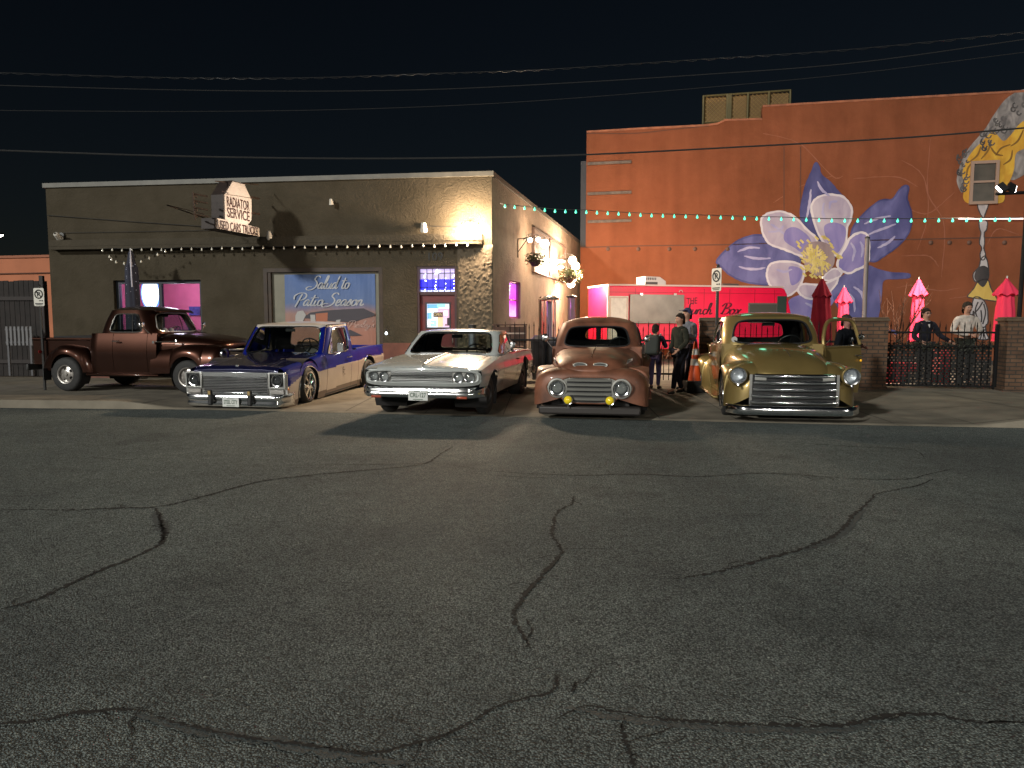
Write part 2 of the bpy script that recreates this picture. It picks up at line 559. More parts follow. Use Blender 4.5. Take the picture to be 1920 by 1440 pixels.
# cracks in the asphalt (photo rows and columns set out on the ground)
CRK = mat('crack_tar', (.010, .010, .0095), .9, noise=.4, scale=60)
cracks = [
 ([(0,956),(60,955),(130,956),(200,953),(290,950),(345,940),(400,925),(440,914),(500,900),(560,893),(620,887),(700,880),(760,875),(800,868),(830,848),(850,838)], .018, 0),
 ([(290,952),(300,975),(306,1000),(298,1020),(250,1045),(190,1068),(140,1090),(85,1117),(40,1132),(0,1142)], .018, 0),
 ([(300,962),(303,985),(310,1002),(298,1018)], .02, 0),
 ([(540,873),(640,871),(740,870),(800,869)], .009, 0),
 ([(830,868),(900,880),(960,886),(1040,890),(1100,891),(1200,889),(1280,893),(1340,892),(1430,887),(1520,892),(1620,898),(1700,898),(1740,889),(1780,880)], .014, 0),
 ([(860,884),(930,891),(1000,895),(1060,896)], .008, 0),
 ([(1075,930),(1072,944),(1045,960),(1038,985),(1035,1003),(1048,1022),(1050,1040),(1020,1075),(995,1100),(970,1135),(962,1155),(975,1185),(993,1215)], .016, 0),
 ([(1640,926),(1625,945),(1600,965),(1580,990),(1550,1010),(1500,1030),(1440,1046),(1380,1062),(1320,1077),(1260,1086)], .02, 0),
 ([(1640,926),(1680,918),(1720,910),(1750,898)], .012, 0),
 ([(1052,1029),(1100,1028),(1150,1030)], .006, 0),
 ([(0,1355),(80,1350),(130,1337),(200,1331),(265,1328)], .014, 0),
 ([(265,1330),(320,1352),(380,1366),(460,1382),(540,1392),(620,1403),(690,1412),(760,1398),(830,1378),(880,1355),(920,1330),(960,1315),(1030,1298),(1043,1278),(1040,1262)], .010, 0),
 ([(1078,1278),(1072,1298)], .010, 0),
 ([(1100,1322),(1200,1342),(1280,1351),(1360,1356),(1450,1359),(1560,1361),(1620,1352),(1690,1339),(1760,1340),(1820,1352),(1920,1354)], .014, 0),
 ([(1165,1355),(1168,1380),(1178,1405),(1190,1445)], .010, 0),
 ([(1190,1385),(1230,1375),(1262,1362)], .006, 0),
 ([(1430,826),(1520,832),(1620,838),(1710,843),(1735,860)], .010, 0),
 ([(60,862),(160,857),(240,862),(330,858)], .008, 0),
]
mb = MB()
rc_ = random.Random(31)
for pts, w, _ in list(cracks):
    for k in range(max(2, len(pts) // 2)):
        i = rc_.randrange(len(pts) - 1); t = rc_.random()
        u, v = lerp(pts[i][0], pts[i + 1][0], t), lerp(pts[i][1], pts[i + 1][1], t)
        if v < 870: continue
        q = at_z(u, v, .004); a = rc_.uniform(0, 6.28); L_ = rc_.uniform(.06, .28); br_p = [q]
        for j in range(4): a += rc_.uniform(-.7, .7); br_p.append(br_p[-1] + Vector((math.cos(a), math.sin(a), 0)) * L_ / 4)
        ribbon(mb, br_p, w * .45, 14, (0, 0, 1), jit=.7, taper=True)
for pts, w, _ in cracks:
    P = [at_z(u, v, .004) for u, v in pts]
    n = len(pts) * 9
    ribbon(mb, P, w * 1.45, int(n * 1.6), (0, 0, 1), jit=.75, taper=True)
tag(mb.build('pavement_crack', CRK, smooth=0, merge=False), kind='structure')
TAR = mat('worn_tar', (.055, .066, .066), .7, noise=.3, scale=50, bump=.5, bscale=80)
mb = MB()
for pts, w in (([(260,1338),(330,1362),(400,1374),(500,1388),(620,1412),(700,1425),(760,1432)], .05),
               ([(1060,1325),(1160,1346),(1300,1362),(1450,1368),(1560,1368),(1640,1358)], .045),
               ([(1620,955),(1590,990),(1560,1012),(1510,1032)], .06), ([(290,960),(303,985),(312,1005)], .09)):
    ribbon(mb, [at_z(u, v, .002) for u, v in pts], w, len(pts) * 8, (0, 0, 1), jit=.4, taper=True)
tag(mb.build('tar_seam', TAR, smooth=0, merge=False), kind='structure')

# concrete verge: kerb on the left, flush drive apron in the middle
edge_px = [(-900, 742), (-300, 760), (0, 765), (200, 767), (400, 769), (700, 776), (1000, 783), (1300, 790), (1600, 797), (1920, 803), (2400, 812), (3200, 822)]
edge = [at_z(u, v, 0) for u, v in edge_px]
e3 = cr([(p.x, p.y) for p in edge], 90)
def kerbk(x):
    a = min(1, max(0, (-5.6 - x) / 1.4)); b = min(1, max(0, (x - 6.5) / 1.2))
    a = a * a * (3 - 2 * a); b = b * b * (3 - 2 * b)
    return max(a, b)
def ground_h(x, y):
    ys = np.interp(x, [p[0] for p in e3], [p[1] for p in e3])
    d = y - ys
    if d < 0: return 0.0
    k = kerbk(x)
    kerb = .14 * min(1, d / .03)
    ap = .015 * min(1, d / .05) + .075 * min(1, d / 3.5)
    h = k * kerb + (1 - k) * ap
    lf = min(1, max(0, (-2.5 - x) / 3.0)); lf = lf * lf * (3 - 2 * lf)
    dd = min(1, max(0, (d - .35) / 2.2)); dd = dd * dd * (3 - 2 * dd)
    return lerp(h, min(h, .03), lf * dd)
CONC = mat('concrete_walk', (.17, .150, .115), .85, noise=.25, scale=2.2, bump=.35, bscale=40)
rows = []
for d in [0, .012, .03, .05, .15, .3, .6, 1, 1.6, 2.4, 3.2, 4, 5, 7, 12, 20, 30]:
    rows.append([(p[0], p[1] + d, ground_h(p[0], p[1] + d) + .003) for p in e3])
mb = MB(); mb.grid(rows)
tag(mb.build('sidewalk', CONC, smooth=50), kind='structure')
mb = MB()
JOINT = mat('concrete_joint', (.05, .045, .035), .9)
for i in range(3, 86, 4):
    p = e3[i]
    mb.grid([[(p[0] + sx + .05 * d, p[1] + d, ground_h(p[0], p[1] + d) + .007) for d in (.03, .3, 1, 2, 3, 4)] for sx in (-.008, .008)])
for d0 in (.16, 1.6):
    mb.grid([[(p[0], p[1] + d0 + q, ground_h(p[0], p[1] + d0 + q) + .007) for p in e3] for q in (0, .014)])
tag(mb.build('walk_joint', JOINT, smooth=0), kind='structure')

# ================================================================ STUCCO BUILDING
RH = 5.13
ca, cb = at_z(85, 346, RH), at_z(922, 323, RH)
F = Plane(ca, cb)
cc = at_z(1089, 455, RH)
S = Plane(cb, cc)
def stucco(name, c1, c2, bump):
    m = bpy.data.materials.new(name); m.use_nodes = True
    nt = m.node_tree; N = nt.nodes; L = nt.links
    b = N['Principled BSDF']; b.inputs['Roughness'].default_value = .92; b.inputs['Specular IOR Level'].default_value = .2
    tc = N.new('ShaderNodeTexCoord')
    n = N.new('ShaderNodeTexNoise'); n.inputs['Scale'].default_value = 1.3; n.inputs['Detail'].default_value = 7; n.inputs['Roughness'].default_value = .65
    L.new(tc.outputs['Object'], n.inputs['Vector'])
    r = N.new('ShaderNodeValToRGB'); r.color_ramp.elements[0].position = .34; r.color_ramp.elements[1].position = .66
    r.color_ramp.elements[0].color = (*c1, 1); r.color_ramp.elements[1].color = (*c2, 1)
    L.new(n.outputs['Fac'], r.inputs['Fac']); L.new(r.outputs[0], b.inputs['Base Color'])
    k = N.new('ShaderNodeTexNoise'); k.inputs['Scale'].default_value = 9; k.inputs['Detail'].default_value = 5; k.inputs['Distortion'].default_value = 1.6
    L.new(tc.outputs['Object'], k.inputs['Vector'])
    bp = N.new('ShaderNodeBump'); bp.inputs['Strength'].default_value = bump; bp.inputs['Distance'].default_value = .05
    L.new(k.outputs['Fac'], bp.inputs['Height']); L.new(bp.outputs[0], b.inputs['Normal'])
    return m
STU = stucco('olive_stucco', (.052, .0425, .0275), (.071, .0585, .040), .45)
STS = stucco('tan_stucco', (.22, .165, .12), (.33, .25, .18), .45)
TRIM = mat('roof_cap_metal', (.10, .096, .08), .5, noise=.2, scale=4)
BROWN = mat('brown_frame', (.035, .019, .009), .6, noise=.25, scale=6)
MAROON = mat('maroon_door_paint', (.14, .018, .02), .4, noise=.15, scale=5)
REDBASE = mat('painted_base', (.16, .055, .035), .7, noise=.2, scale=4)

def sz(pl, u, v): return pl.uv(u, v)
def wall_open(mb, pl, s0, s1, z0, z1, ops, depth=.22, mi=0, subdiv=1):
    ss = sorted(set([s0, s1] + [o[0] for o in ops] + [o[1] for o in ops]))
    zs = sorted(set([z0, z1] + [o[2] for o in ops] + [o[3] for o in ops]))
    for a, b in zip(ss, ss[1:]):
        for c, d in zip(zs, zs[1:]):
            ms, mz = (a + b) / 2, (c + d) / 2
            if any(o[0] < ms < o[1] and o[2] < mz < o[3] for o in ops): continue
            mb.add([pl.pt(a, c), pl.pt(b, c), pl.pt(b, d), pl.pt(a, d)], [(0, 1, 2, 3)], mi)
    for (a, b, c, d) in ops:
        for p, q in (((a, c), (a, d)), ((b, d), (b, c)), ((a, d), (b, d)), ((b, c), (a, c))):
            mb.add([pl.pt(p[0], p[1]), pl.pt(q[0], q[1]), pl.pt(q[0], q[1], -depth), pl.pt(p[0], p[1], -depth)], [(0, 1, 2, 3)], mi)
bld = empty('stucco_building', (F.pt(F.len / 2, 0).x, F.pt(F.len / 2, 0).y, 0), 0,
            'single storey olive stucco shop numbered 109 with flat roof, lit windows and a maroon door', 'building')
LB = bld.location.copy()
def bpart(mb, name, mats, **k):
    o = mb.build(name, mats, **k)
    for q in [o] + MB.extra:
        q.parent = bld; q.location = -LB
    return o
w1 = (*[sz(F, 212, 525)[0], sz(F, 376, 525)[0]], 1.0, sz(F, 300, 525)[1])
w2 = (sz(F, 493, 503)[0], sz(F, 717, 503)[0], .75, sz(F, 600, 502)[1])
dr = (sz(F, 781, 500)[0], sz(F, 856, 500)[0], .0, sz(F, 820, 499)[1])
mb = MB()
wall_open(mb, F, 0, F.len, -.1, RH, [w1, w2, dr])
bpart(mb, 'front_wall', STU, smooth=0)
# side wall with a small window and passage door
sw = (sz(S, 955, 525)[0], sz(S, 976, 530)[0], sz(S, 960, 597)[1], sz(S, 960, 526)[1])
mb = MB(); wall_open(mb, S, 0, S.len, -.1, RH, [sw], depth=.2)
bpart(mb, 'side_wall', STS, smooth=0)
mb = MB()
bl = F.pt(0, 0, -15); br = S.pt(S.len, 0, 0)
mb.add([F.pt(0, -.1), F.pt(0, RH), bl + Vector((0, 0, RH)), bl - Vector((0, 0, .1))], [(0, 1, 2, 3)])
mb.add([bl, bl + Vector((0, 0, RH)), br + Vector((0, 0, RH)), br], [(0, 1, 2, 3)])
bpart(mb, 'rear_wall', STU, smooth=0)
mb = MB(); mb.add([F.pt(0, RH - .4), F.pt(F.len, RH - .4), br + Vector((0, 0, RH - .4)), bl + Vector((0, 0, RH - .4))], [(0, 1, 2, 3)])
bpart(mb, 'roof', mat('roof_tar', (.03, .03, .03), .9), smooth=0)
mb = MB()
mb.pbox(F, -.05, F.len + .05, RH - .09, RH + .025, -.3, .05)
mb.pbox(S, .06, S.len, RH - .09, RH + .022, -.3, .045)
bpart(mb, 'roof_cap', TRIM, smooth=0)
# rough plaster pier at the right corner (hand trowelled ridges)
s_p = sz(F, 858, 500)[0]
mb = MB()
rows = []
random.seed(3)
nz, ns = 120, 46
for i in range(nz + 1):
    z = 0.02 + i / nz * (sz(F, 300, 467)[1] - .03)
    row = []
    for j in range(ns + 1):
        s = lerp(s_p, F.len + .03, j / ns)
        from mathutils import noise as mn
        q = mn.noise(Vector((s * 9, z * 14, 0))) + .6 * mn.noise(Vector((s * 20, z * 26, 5)))
        edge_k = min(1, j / 2, (ns - j) / 2 + .2, (nz - i) / 3)
        row.append(F.pt(s, z, .012 + .045 * max(0, edge_k) * (0.5 + abs(q))))
    rows.append(row)
mb.grid(rows)
PIER = mat('trowelled_plaster', (.085, .068, .046), .9, noise=.12, scale=5, bump=.3, bscale=60)
bpart(mb, 'plaster_pier', PIER, smooth=60)
# canopy ledge
za, zb = sz(F, 500, 463)[1], sz(F, 500, 446)[1]
s0, s1 = sz(F, 104, 462)[0], sz(F, 884, 450)[0]
mb = MB()
zl = sz(F, 300, 467)[1]
P = [(s0, .02), (s1 + .30, .02), (s1 + .28, .10), (s1 + .2, .17), (s1 + .08, .22), (s1 - .1, .24), (s0, .24)]
mb.prism([F.pt(s, zl, o) for s, o in P], (0, 0, .20))
mb.prism([F.pt(s * .999 + .004, zl + .20, o * .8 + .004) for s, o in P], (0, 0, .05))
mb.prism([F.pt(s + .01, zl + .08, o * 1.035) for s, o in P], (0, 0, .035))
bpart(mb, 'canopy_ledge', stucco('ledge_stucco', (.055, .047, .034), (.075, .063, .045), .4), smooth=0)
# numbers
mb = MB()
o = F.pt(*sz(F, 817, 481), .012)
put_text(mb, '109', .3, o, F.d, (0, 0, 1), w=.36, h=.2, depth=.006)
bpart(mb, 'house_number', mat('number_black', (.015, .014, .012), .5), smooth=0)
mb = MB()
zz = sz(F, 750, 643)[1]
mb.pbox(F, sz(F, 717, 640)[0] + .012, dr[0] - .012, .0, zz, .0, .012)
mb.pbox(F, .02, w1[0] - .1, .0, .25, .0, .012)
bpart(mb, 'painted_base', REDBASE, smooth=0)

# ---- left shop window with a lit room behind it
def frame(mb, pl, a, b, c, d, t, o0, o1, mi=0):
    mb.pbox(pl, a, a + t, c, d, o0, o1, mi); mb.pbox(pl, b - t, b, c, d, o0, o1, mi)
    mb.pbox(pl, a + t, b - t, d - t, d, o0, o1, mi); mb.pbox(pl, a + t, b - t, c, c + t, o0, o1, mi)
a, b, c, d = w1
DKF = mat('dark_window_frame', (.03, .035, .045), .45, .4)
mb = MB(); frame(mb, F, a + .003, b - .003, c + .003, d - .003, .09, -.2, -.1)
mm = sz(F, 296, 560)[0]
mb.pbox(F, mm - .045, mm + .045, c + .093, d - .093, -.195, -.11)
wf = bpart(mb, 'window', DKF, smooth=0)
def subpart(mb, name, mats, par, **k):
    o = mb.build(name, mats, **k); o.parent = par; return o
mb = MB(); mb.add([F.pt(a + .09, c + .09, -.16), F.pt(b - .09, c + .09, -.16), F.pt(b - .09, d - .09, -.16), F.pt(a + .09, d - .09, -.16)], [(0, 1, 2, 3)])
subpart(mb, 'pane', M_['wglass'], wf, smooth=0)
PINK = mat('pink_room_wall', (.50, .12, .20), .7, noise=.1, scale=3)
LAV = mat('lavender_room_wall', (.50, .36, .62), .7, noise=.05)
mb = MB()
dep = 2.6
def quad(mb, pl, pts, mi=0): mb.add([pl.pt(*p) for p in pts], [(0, 1, 2, 3)], mi)
ra, rb, rc, rd = a - .8, b + .9, .2, d + .25
quad(mb, F, [(ra, rc, -dep), (rb, rc, -dep), (rb, rd, -dep), (ra, rd, -dep)], 0)
quad(mb, F, [(ra, rc, -dep), (ra, rd, -dep), (ra, rd, -.23), (ra, rc, -.23)], 0)
quad(mb, F, [(rb, rc, -dep), (rb, rd, -dep), (rb, rd, -.23), (rb, rc, -.23)], 1)
quad(mb, F, [(ra, rd, -dep), (rb, rd, -dep), (rb, rd, -.23), (ra, rd, -.23)], 1)
quad(mb, F, [(ra, rc, -dep), (rb, rc, -dep), (rb, rc, -.23), (ra, rc, -.23)], 2)
mb.pbox(F, rb - 1.15, rb - .003, rc + .003, rd - .003, -dep + .01, -dep + .5, 1)
mb.pbox(F, lerp(ra, rb, .52), lerp(ra, rb, .56), rc + .003, rd - .003, -dep + .004, -dep + .3, 0)
bpart(mb, 'front_room', [PINK, LAV, M_['dark']], smooth=0, recalc=False)
mb = MB(); mb.pbox(F, ra + .3, rb - 1.3, rc + .003, 1.25, -dep + .35, -dep + .8); mb.pbox(F, ra + .25, rb - 1.25, 1.25, 1.3, -dep + .3, -dep + .85)
bpart(mb, 'bar_counter', mat('counter_wood', (.10, .03, .04), .4, noise=.2), smooth=0)
for k_, (s_, z_, w_, h_, c_) in enumerate(((a + .55, 1.72, .34, .26, (.05, .05, .2)), (a + 1.25, 1.8, .28, .36, (.5, .45, .5)), (a + 1.62, 1.62, .22, .18, (.5, .1, .05)), (b - .75, 1.75, .4, .3, (.1, .05, .12)))):
    mb = MB(); mb.pbox(F, s_, s_ + w_, z_, z_ + h_, -dep + .02, -dep + (.06 if k_ < 3 else .56))
    bpart(mb, 'wall_picture', mat('picture_%d' % k_, c_, .5, noise=.4, scale=14), smooth=0)
lamp('room_lamp', 'POINT', F.pt((a + b) / 2 - .2, d - .05, -1.3), 75, (.95, .78, 1), .25)
# glowing oval sign and a small neon inside that window
nm = MB()
cs_, cz_ = sz(F, 266, 549)
def disc(mb, pl, s, z, rs, rz, off, mi=0, n=36, th=.05):
    mb.prism([pl.pt(s + rs * math.cos(2 * math.pi * k / n), z + rz * math.sin(2 * math.pi * k / n), off) for k in range(n)], pl.n * th, mi)
disc(nm, F, cs_, cz_, .24, .40, -.4)
sg = empty('window_sign', F.pt(cs_, cz_ - .4, -.4), 0, 'glowing white oval sign hanging inside the left shop window', 'neon sign')
OV = mat('oval_sign_glow', (.8, .85, .9), .4, emit=(.75, .88, 1), estr=3.2)
RING = mat('oval_sign_ring', (.1, .2, .6), .4, emit=(.12, .3, 1), estr=1.6)
o = nm.build('panel', OV, sg); o.location = -sg.location
nm = MB(); nm.tube([F.pt(cs_ + .26 * math.cos(2 * math.pi * k / 32), cz_ + .43 * math.sin(2 * math.pi * k / 32), -.37) for k in range(32)], .022, 6, closed=True)
o = nm.build('ring', RING, sg); o.location = -sg.location
q = sz(F, 231, 541)
sg = empty('neon_sign', F.pt(q[0], q[1], -.35), 0, 'small red and blue neon sign at the left edge of the left shop window', 'neon sign')
NR = mat('neon_red', (.8, .1, .1), .4, emit=(1, .08, .1), estr=3); NB = mat('neon_blue', (.1, .2, .8), .4, emit=(.08, .2, 1), estr=2.2)
NW = mat('neon_white', (.8, .8, .8), .4, emit=(1, .9, .95), estr=3)
for mtl, nmn, pts in ((NR, 'letter_tube', [(.0, .12), (.1, .14), (.12, .0), (.02, .02), (.0, .12)]), (NB, 'border_tube', [(-.05, .18), (.16, .2), (.18, -.6), (-.02, -.7), (-.05, .18)]), (NW, 'arrow_tube', [(-.03, .1), (-.02, -.05), (.03, -.08)])):
    nm = MB(); nm.tube([F.pt(q[0] + x, q[1] + z, -.35) for x, z in pts], .014, 6)
    o = nm.build(nmn, mtl, sg); o.location = -sg.location

# ---- banner bay
a, b, c, d = w2
mb = MB()
quad(mb, F, [(a, c, -.10), (b, c, -.10), (b, d, -.10), (a, d, -.10)])
bpart(mb, 'bay_panel', mat('bay_cream', (.21, .20, .155), .7, noise=.1, scale=4), smooth=0)
mb = MB(); frame(mb, F, a + .002, b - .002, c + .002, d - .002, .10, -.095, .004)
mb.pbox(F, a + .104, a + .19, c + .104, d - .105, -.092, -.02)
bpart(mb, 'bay_frame', BROWN, smooth=0)
b0, b1 = sz(F, 532, 560)[0], sz(F, 702, 560)[0]
bz1, bz0 = sz(F, 600, 514)[1], .78
BOFF = -.075
def banner_mat():
    m = bpy.data.materials.new('banner_print'); m.use_nodes = True
    nt = m.node_tree; N = nt.nodes; L = nt.links
    b = N['Principled BSDF']; b.inputs['Roughness'].default_value = .45
    tc = N.new('ShaderNodeTexCoord'); sp = N.new('ShaderNodeSeparateXYZ'); L.new(tc.outputs['Generated'], sp.inputs[0])
    n = N.new('ShaderNodeTexNoise'); n.inputs['Scale'].default_value = 3; L.new(tc.outputs['Generated'], n.inputs['Vector'])
    ad = N.new('ShaderNodeMath'); ad.operation = 'MULTIPLY_ADD'; ad.inputs[1].default_value = .12
    L.new(n.outputs['Fac'], ad.inputs[0]); L.new(sp.outputs['Z'], ad.inputs[2])
    r = N.new('ShaderNodeValToRGB'); e = r.color_ramp.elements
    e[0].position = .0; e[0].color = (.30, .13, .085, 1); e[1].position = 1; e[1].color = (.055, .12, .32, 1)
    for p, c_ in ((.3, (.36, .15, .10)), (.55, (.30, .17, .14)), (.68, (.08, .14, .31))):
        q = e.new(p); q.color = (*c_, 1)
    L.new(ad.outputs[0], r.inputs['Fac']); L.new(r.outputs[0], b.inputs['Base Color'])
    return m
bn = empty('patio_season_banner', F.pt((b0 + b1) / 2, bz0, BOFF), 0, 'blue and peach banner reading Salud to Patio Season hung in the window bay', 'banner')
def bnp(mb, nm, mt):
    o = mb.build(nm, mt, bn, smooth=0)
    for q in [o] + MB.extra: q.location = -bn.location
    return o
mb = MB(); rows = []
for i in range(25):
    rows.append([F.pt(lerp(b0, b1, i / 24), lerp(bz0, bz1, j / 12), BOFF + .012 * math.sin(i * .9 + j * .3)) for j in range(13)])
mb.grid(rows); o = bnp(mb, 'sheet', banner_mat())
INK = mat('banner_ink_white', (.40, .42, .46), .5)
mb = MB()
up = Vector((0, 0, 1))
o3 = F.pt(*sz(F, 614, 541), BOFF + .02); brush(mb, 'Salud to', .32, o3, F.d, up, wid=.12, width=1.18, shear=.35)
o3 = F.pt(*sz(F, 615, 573), BOFF + .02); brush(mb, 'Patio Season', .32, o3, F.d, up, wid=.12, width=1.85, shear=.35)
bnp(mb, 'lettering', INK)
mb = MB()
o3 = F.pt(*sz(F, 676, 614), BOFF + .021); brush(mb, "Presley's", .17, o3, F.d, up, wid=.09, width=.68, shear=.4)
bnp(mb, 'small_lettering', mat('banner_ink_pale', (.45, .3, .26), .5))
mb = MB()
def bp_(pts, off): return [F.pt(*sz(F, u, v), BOFF + off) for u, v in pts]
mb.poly(bp_([(566, 596), (580, 586), (610, 582), (640, 580), (680, 578), (701, 588), (701, 592), (660, 604), (630, 603), (600, 600)], .016))
mb.poly(bp_([(640, 625), (655, 618), (678, 629), (640, 631)], .016))
bnp(mb, 'printed_parasol', mat('banner_dark', (.035, .028, .04), .5))
mb = MB()
mb.poly(bp_([(552, 592), (556, 584), (566, 582), (572, 590), (566, 603), (552, 604)], .018))
mb.poly(bp_([(580, 590), (589, 590), (590, 606), (581, 606)], .018))
mb.poly(bp_([(629, 600), (637, 599), (634, 612), (626, 610)], .018))
bnp(mb, 'printed_glass', mat('banner_pale', (.38, .37, .36), .5))
mb = MB()
mb.poly(bp_([(590, 588), (613, 586), (612, 605), (591, 605)], .017)); mb.poly(bp_([(636, 612), (648, 611), (647, 640), (638, 641)], .017))
bnp(mb, 'printed_drink', mat('banner_orange', (.36, .11, .05), .5))

# ---- door
a, b, c, d = dr
mb = MB(); frame(mb, F, a + .003, b - .003, c, d - .003, .055, -.2, -.02)
zt = sz(F, 820, 549)[1]
mb.pbox(F, a + .06, b - .06, zt - .05, zt + .03, -.19, -.05)
bpart(mb, 'door_frame', mat('maroon_frame', (.035, .012, .016), .5), smooth=0)
ta, tb, tz0, tz1 = a + .06, b - .06, zt + .032, d - .06
def lit_pane(name, kind):
    m = bpy.data.materials.new(name); m.use_nodes = True
    nt = m.node_tree; N = nt.nodes; L = nt.links
    b = N['Principled BSDF']; b.inputs['Roughness'].default_value = .3
    tc = N.new('ShaderNodeTexCoord'); sp = N.new('ShaderNodeSeparateXYZ'); L.new(tc.outputs['Generated'], sp.inputs[0])
    r = N.new('ShaderNodeValToRGB'); r.color_ramp.interpolation = 'CONSTANT' if kind != 'purple' else 'LINEAR'
    e = r.color_ramp.elements
    def cols(base, lst):
        e[0].position = lst[0][0]; e[0].color = (*lst[0][1], 1); e[1].position = lst[-1][0]; e[1].color = (*lst[-1][1], 1)
        for p, c_ in lst[1:-1]:
            q = e.new(p); q.color = (*c_, 1)
    n = N.new('ShaderNodeTexNoise'); n.inputs['Scale'].default_value = 9; n.inputs['Detail'].default_value = 3
    L.new(tc.outputs['Generated'], n.inputs['Vector'])
    ad = N.new('ShaderNodeMath'); ad.operation = 'MULTIPLY_ADD'
    L.new(n.outputs['Fac'], ad.inputs[0]); L.new(sp.outputs['Z'], ad.inputs[2])
    if kind == 'transom':
        ad.inputs[1].default_value = .14
        cols(0, [(0, (.55, .62, 1)), (.14, (.02, .02, .95)), (.62, (.42, .36, .62)), (.9, (.6, .5, .85))])
    elif kind == 'purple':
        ad.inputs[1].default_value = .35
        cols(0, [(0, (.8, .6, 1)), (.35, (.75, .45, 1)), (.62, (.75, .05, .8)), (1, (.5, .12, .8))])
    L.new(ad.outputs[0], r.inputs['Fac'])
    L.new(r.outputs[0], b.inputs['Base Color']); L.new(r.outputs[0], b.inputs['Emission Color'])
    b.inputs['Emission Strength'].default_value = .95
    return m
mb = MB(); quad(mb, F, [(ta, tz0, -.15), (tb, tz0, -.15), (tb, tz1, -.15), (ta, tz1, -.15)])
tr = bpart(mb, 'transom', lit_pane('transom_glow', 'transom'), smooth=0)
mb = MB()
for k in range(1, 6): s = lerp(ta, tb, k / 6 + .02); mb.pbox(F, s - .006, s + .006, tz0, tz1, -.148, -.13)
for k in (.2, .82): z = lerp(tz0, tz1, k); mb.pbox(F, ta, tb, z - .008, z + .008, -.149, -.125)
subpart(mb, 'muntin', M_['black'], tr, smooth=0)
mb = MB()
for i in range(26):
    s = random.choice([lerp(ta, tb, .12), lerp(ta, tb, .42), lerp(ta, tb, .72), lerp(ta, tb, .95), lerp(ta, tb, .14)]) + random.uniform(-.03, .03)
    disc(mb, F, s, lerp(tz0, tz1, random.uniform(.05, .8)), .012, .014, -.147, n=8, th=.006)
disc(mb, F, lerp(ta, tb, .5), lerp(tz0, tz1, .88), .05, .05, -.147, n=12, th=.01)
subpart(mb, 'fairy_light', mat('fairy_white', (.9, .9, .95), .4, emit=(.9, .95, 1), estr=5), tr, smooth=0)
# leaf
ga, gb = sz(F, 798, 590)[0], sz(F, 841, 590)[0]
gz1, gz0 = sz(F, 820, 569)[1], sz(F, 820, 614)[1]
mb = MB()
for (x0, x1, z0_, z1_) in ((a + .06, ga, .12, zt - .052), (gb, b - .06, .12, zt - .052), (ga, gb, .12, gz0), (ga, gb, gz1, zt - .052)):
    mb.pbox(F, x0, x1, z0_, z1_, -.17, -.12)
door = bpart(mb, 'door', MAROON, smooth=0)
mb = MB(); frame(mb, F, ga - .03, gb + .03, gz0 - .03, gz1 + .03, .035, -.119, -.1)
subpart(mb, 'glazing_bead', mat('bead_dark', (.02, .02, .03), .4), door, smooth=0)
PO = [mat('poster_white', (.8, .85, .9), .4, emit=(.75, .88, 1), estr=.85), mat('poster_blue', (.15, .4, .8), .4, emit=(.12, .4, .9), estr=.8),
      mat('poster_pink', (.7, .45, .6), .4, emit=(.7, .42, .62), estr=.6), mat('poster_cyan', (.3, .8, .8), .4, emit=(.3, .85, .9), estr=.8),
      mat('poster_dark', (.05, .03, .05), .5), mat('poster_orange', (.8, .5, .3), .4, emit=(.85, .55, .4), estr=.5)]
mb = MB()
def R_(x0, x1, y0, y1, o, mi): mb.pbox(F, lerp(ga, gb, x0), lerp(ga, gb, x1), lerp(gz0, gz1, y0), lerp(gz0, gz1, y1), o, o + .004, mi)
R_(0, 1, 0, 1, -.16, 0); R_(.02, .5, .8, .97, -.152, 1); R_(.45, .8, .84, .98, -.147, 3); R_(.46, .98, .02, .8, -.15, 2)
R_(.46, .7, .02, .45, -.145, 5); R_(.02, .2, .36, .62, -.15, 1); R_(.14, .42, .04, .3, -.15, 3); R_(.88, .98, .08, .4, -.142, 4)
R_(.28, .7, .44, .64, -.138, 4); R_(.8, .86, .08, .14, -.14, 4)
R_(.02, .42, .64, .8, -.148, 0); R_(.05, .3, .16, .2, -.143, 5); R_(.74, .9, .5, .7, -.145, 0)
subpart(mb, 'poster', PO, door, smooth=0)
mb = MB(); put_text(mb, 'OPEN', .1, F.pt(lerp(ga, gb, .49), lerp(gz0, gz1, .54), -.131), F.d, up, w=(gb - ga) * .36, h=(gz1 - gz0) * .13)
subpart(mb, 'open_lettering', mat('open_ink', (.5, .4, .2), .5, emit=(.4, .32, .15), estr=.5), door, smooth=0)
mb = MB(); mb.tube([F.pt(b - .12, .95, -.11), F.pt(b - .12, 1.0, -.05), F.pt(b - .12, 1.25, -.05), F.pt(b - .12, 1.3, -.11)], .012)
subpart(mb, 'handle', M_['dull_chrome'], door)
# ---- side window (purple light inside)
a, b, c, d = sw
mb = MB(); quad(mb, S, [(a, c, -.12), (b, c, -.12), (b, d, -.12), (a, d, -.12)])
swn = bpart(mb, 'side_window', lit_pane('purple_glow', 'purple'), smooth=0)
mb = MB(); frame(mb, S, a + .004, b - .004, c + .004, d - .004, .05, -.119, -.06)
z = lerp(c, d, .5); mb.pbox(S, a + .055, b - .055, z - .02, z + .02, -.118, -.07)
subpart(mb, 'frame', mat('purple_frame', (.25, .03, .16), .5), swn, smooth=0)
lamp('side_window_lamp', 'POINT', S.pt((a + b) / 2, (c + d) / 2, .35), 5, (.8, .2, 1), .1)
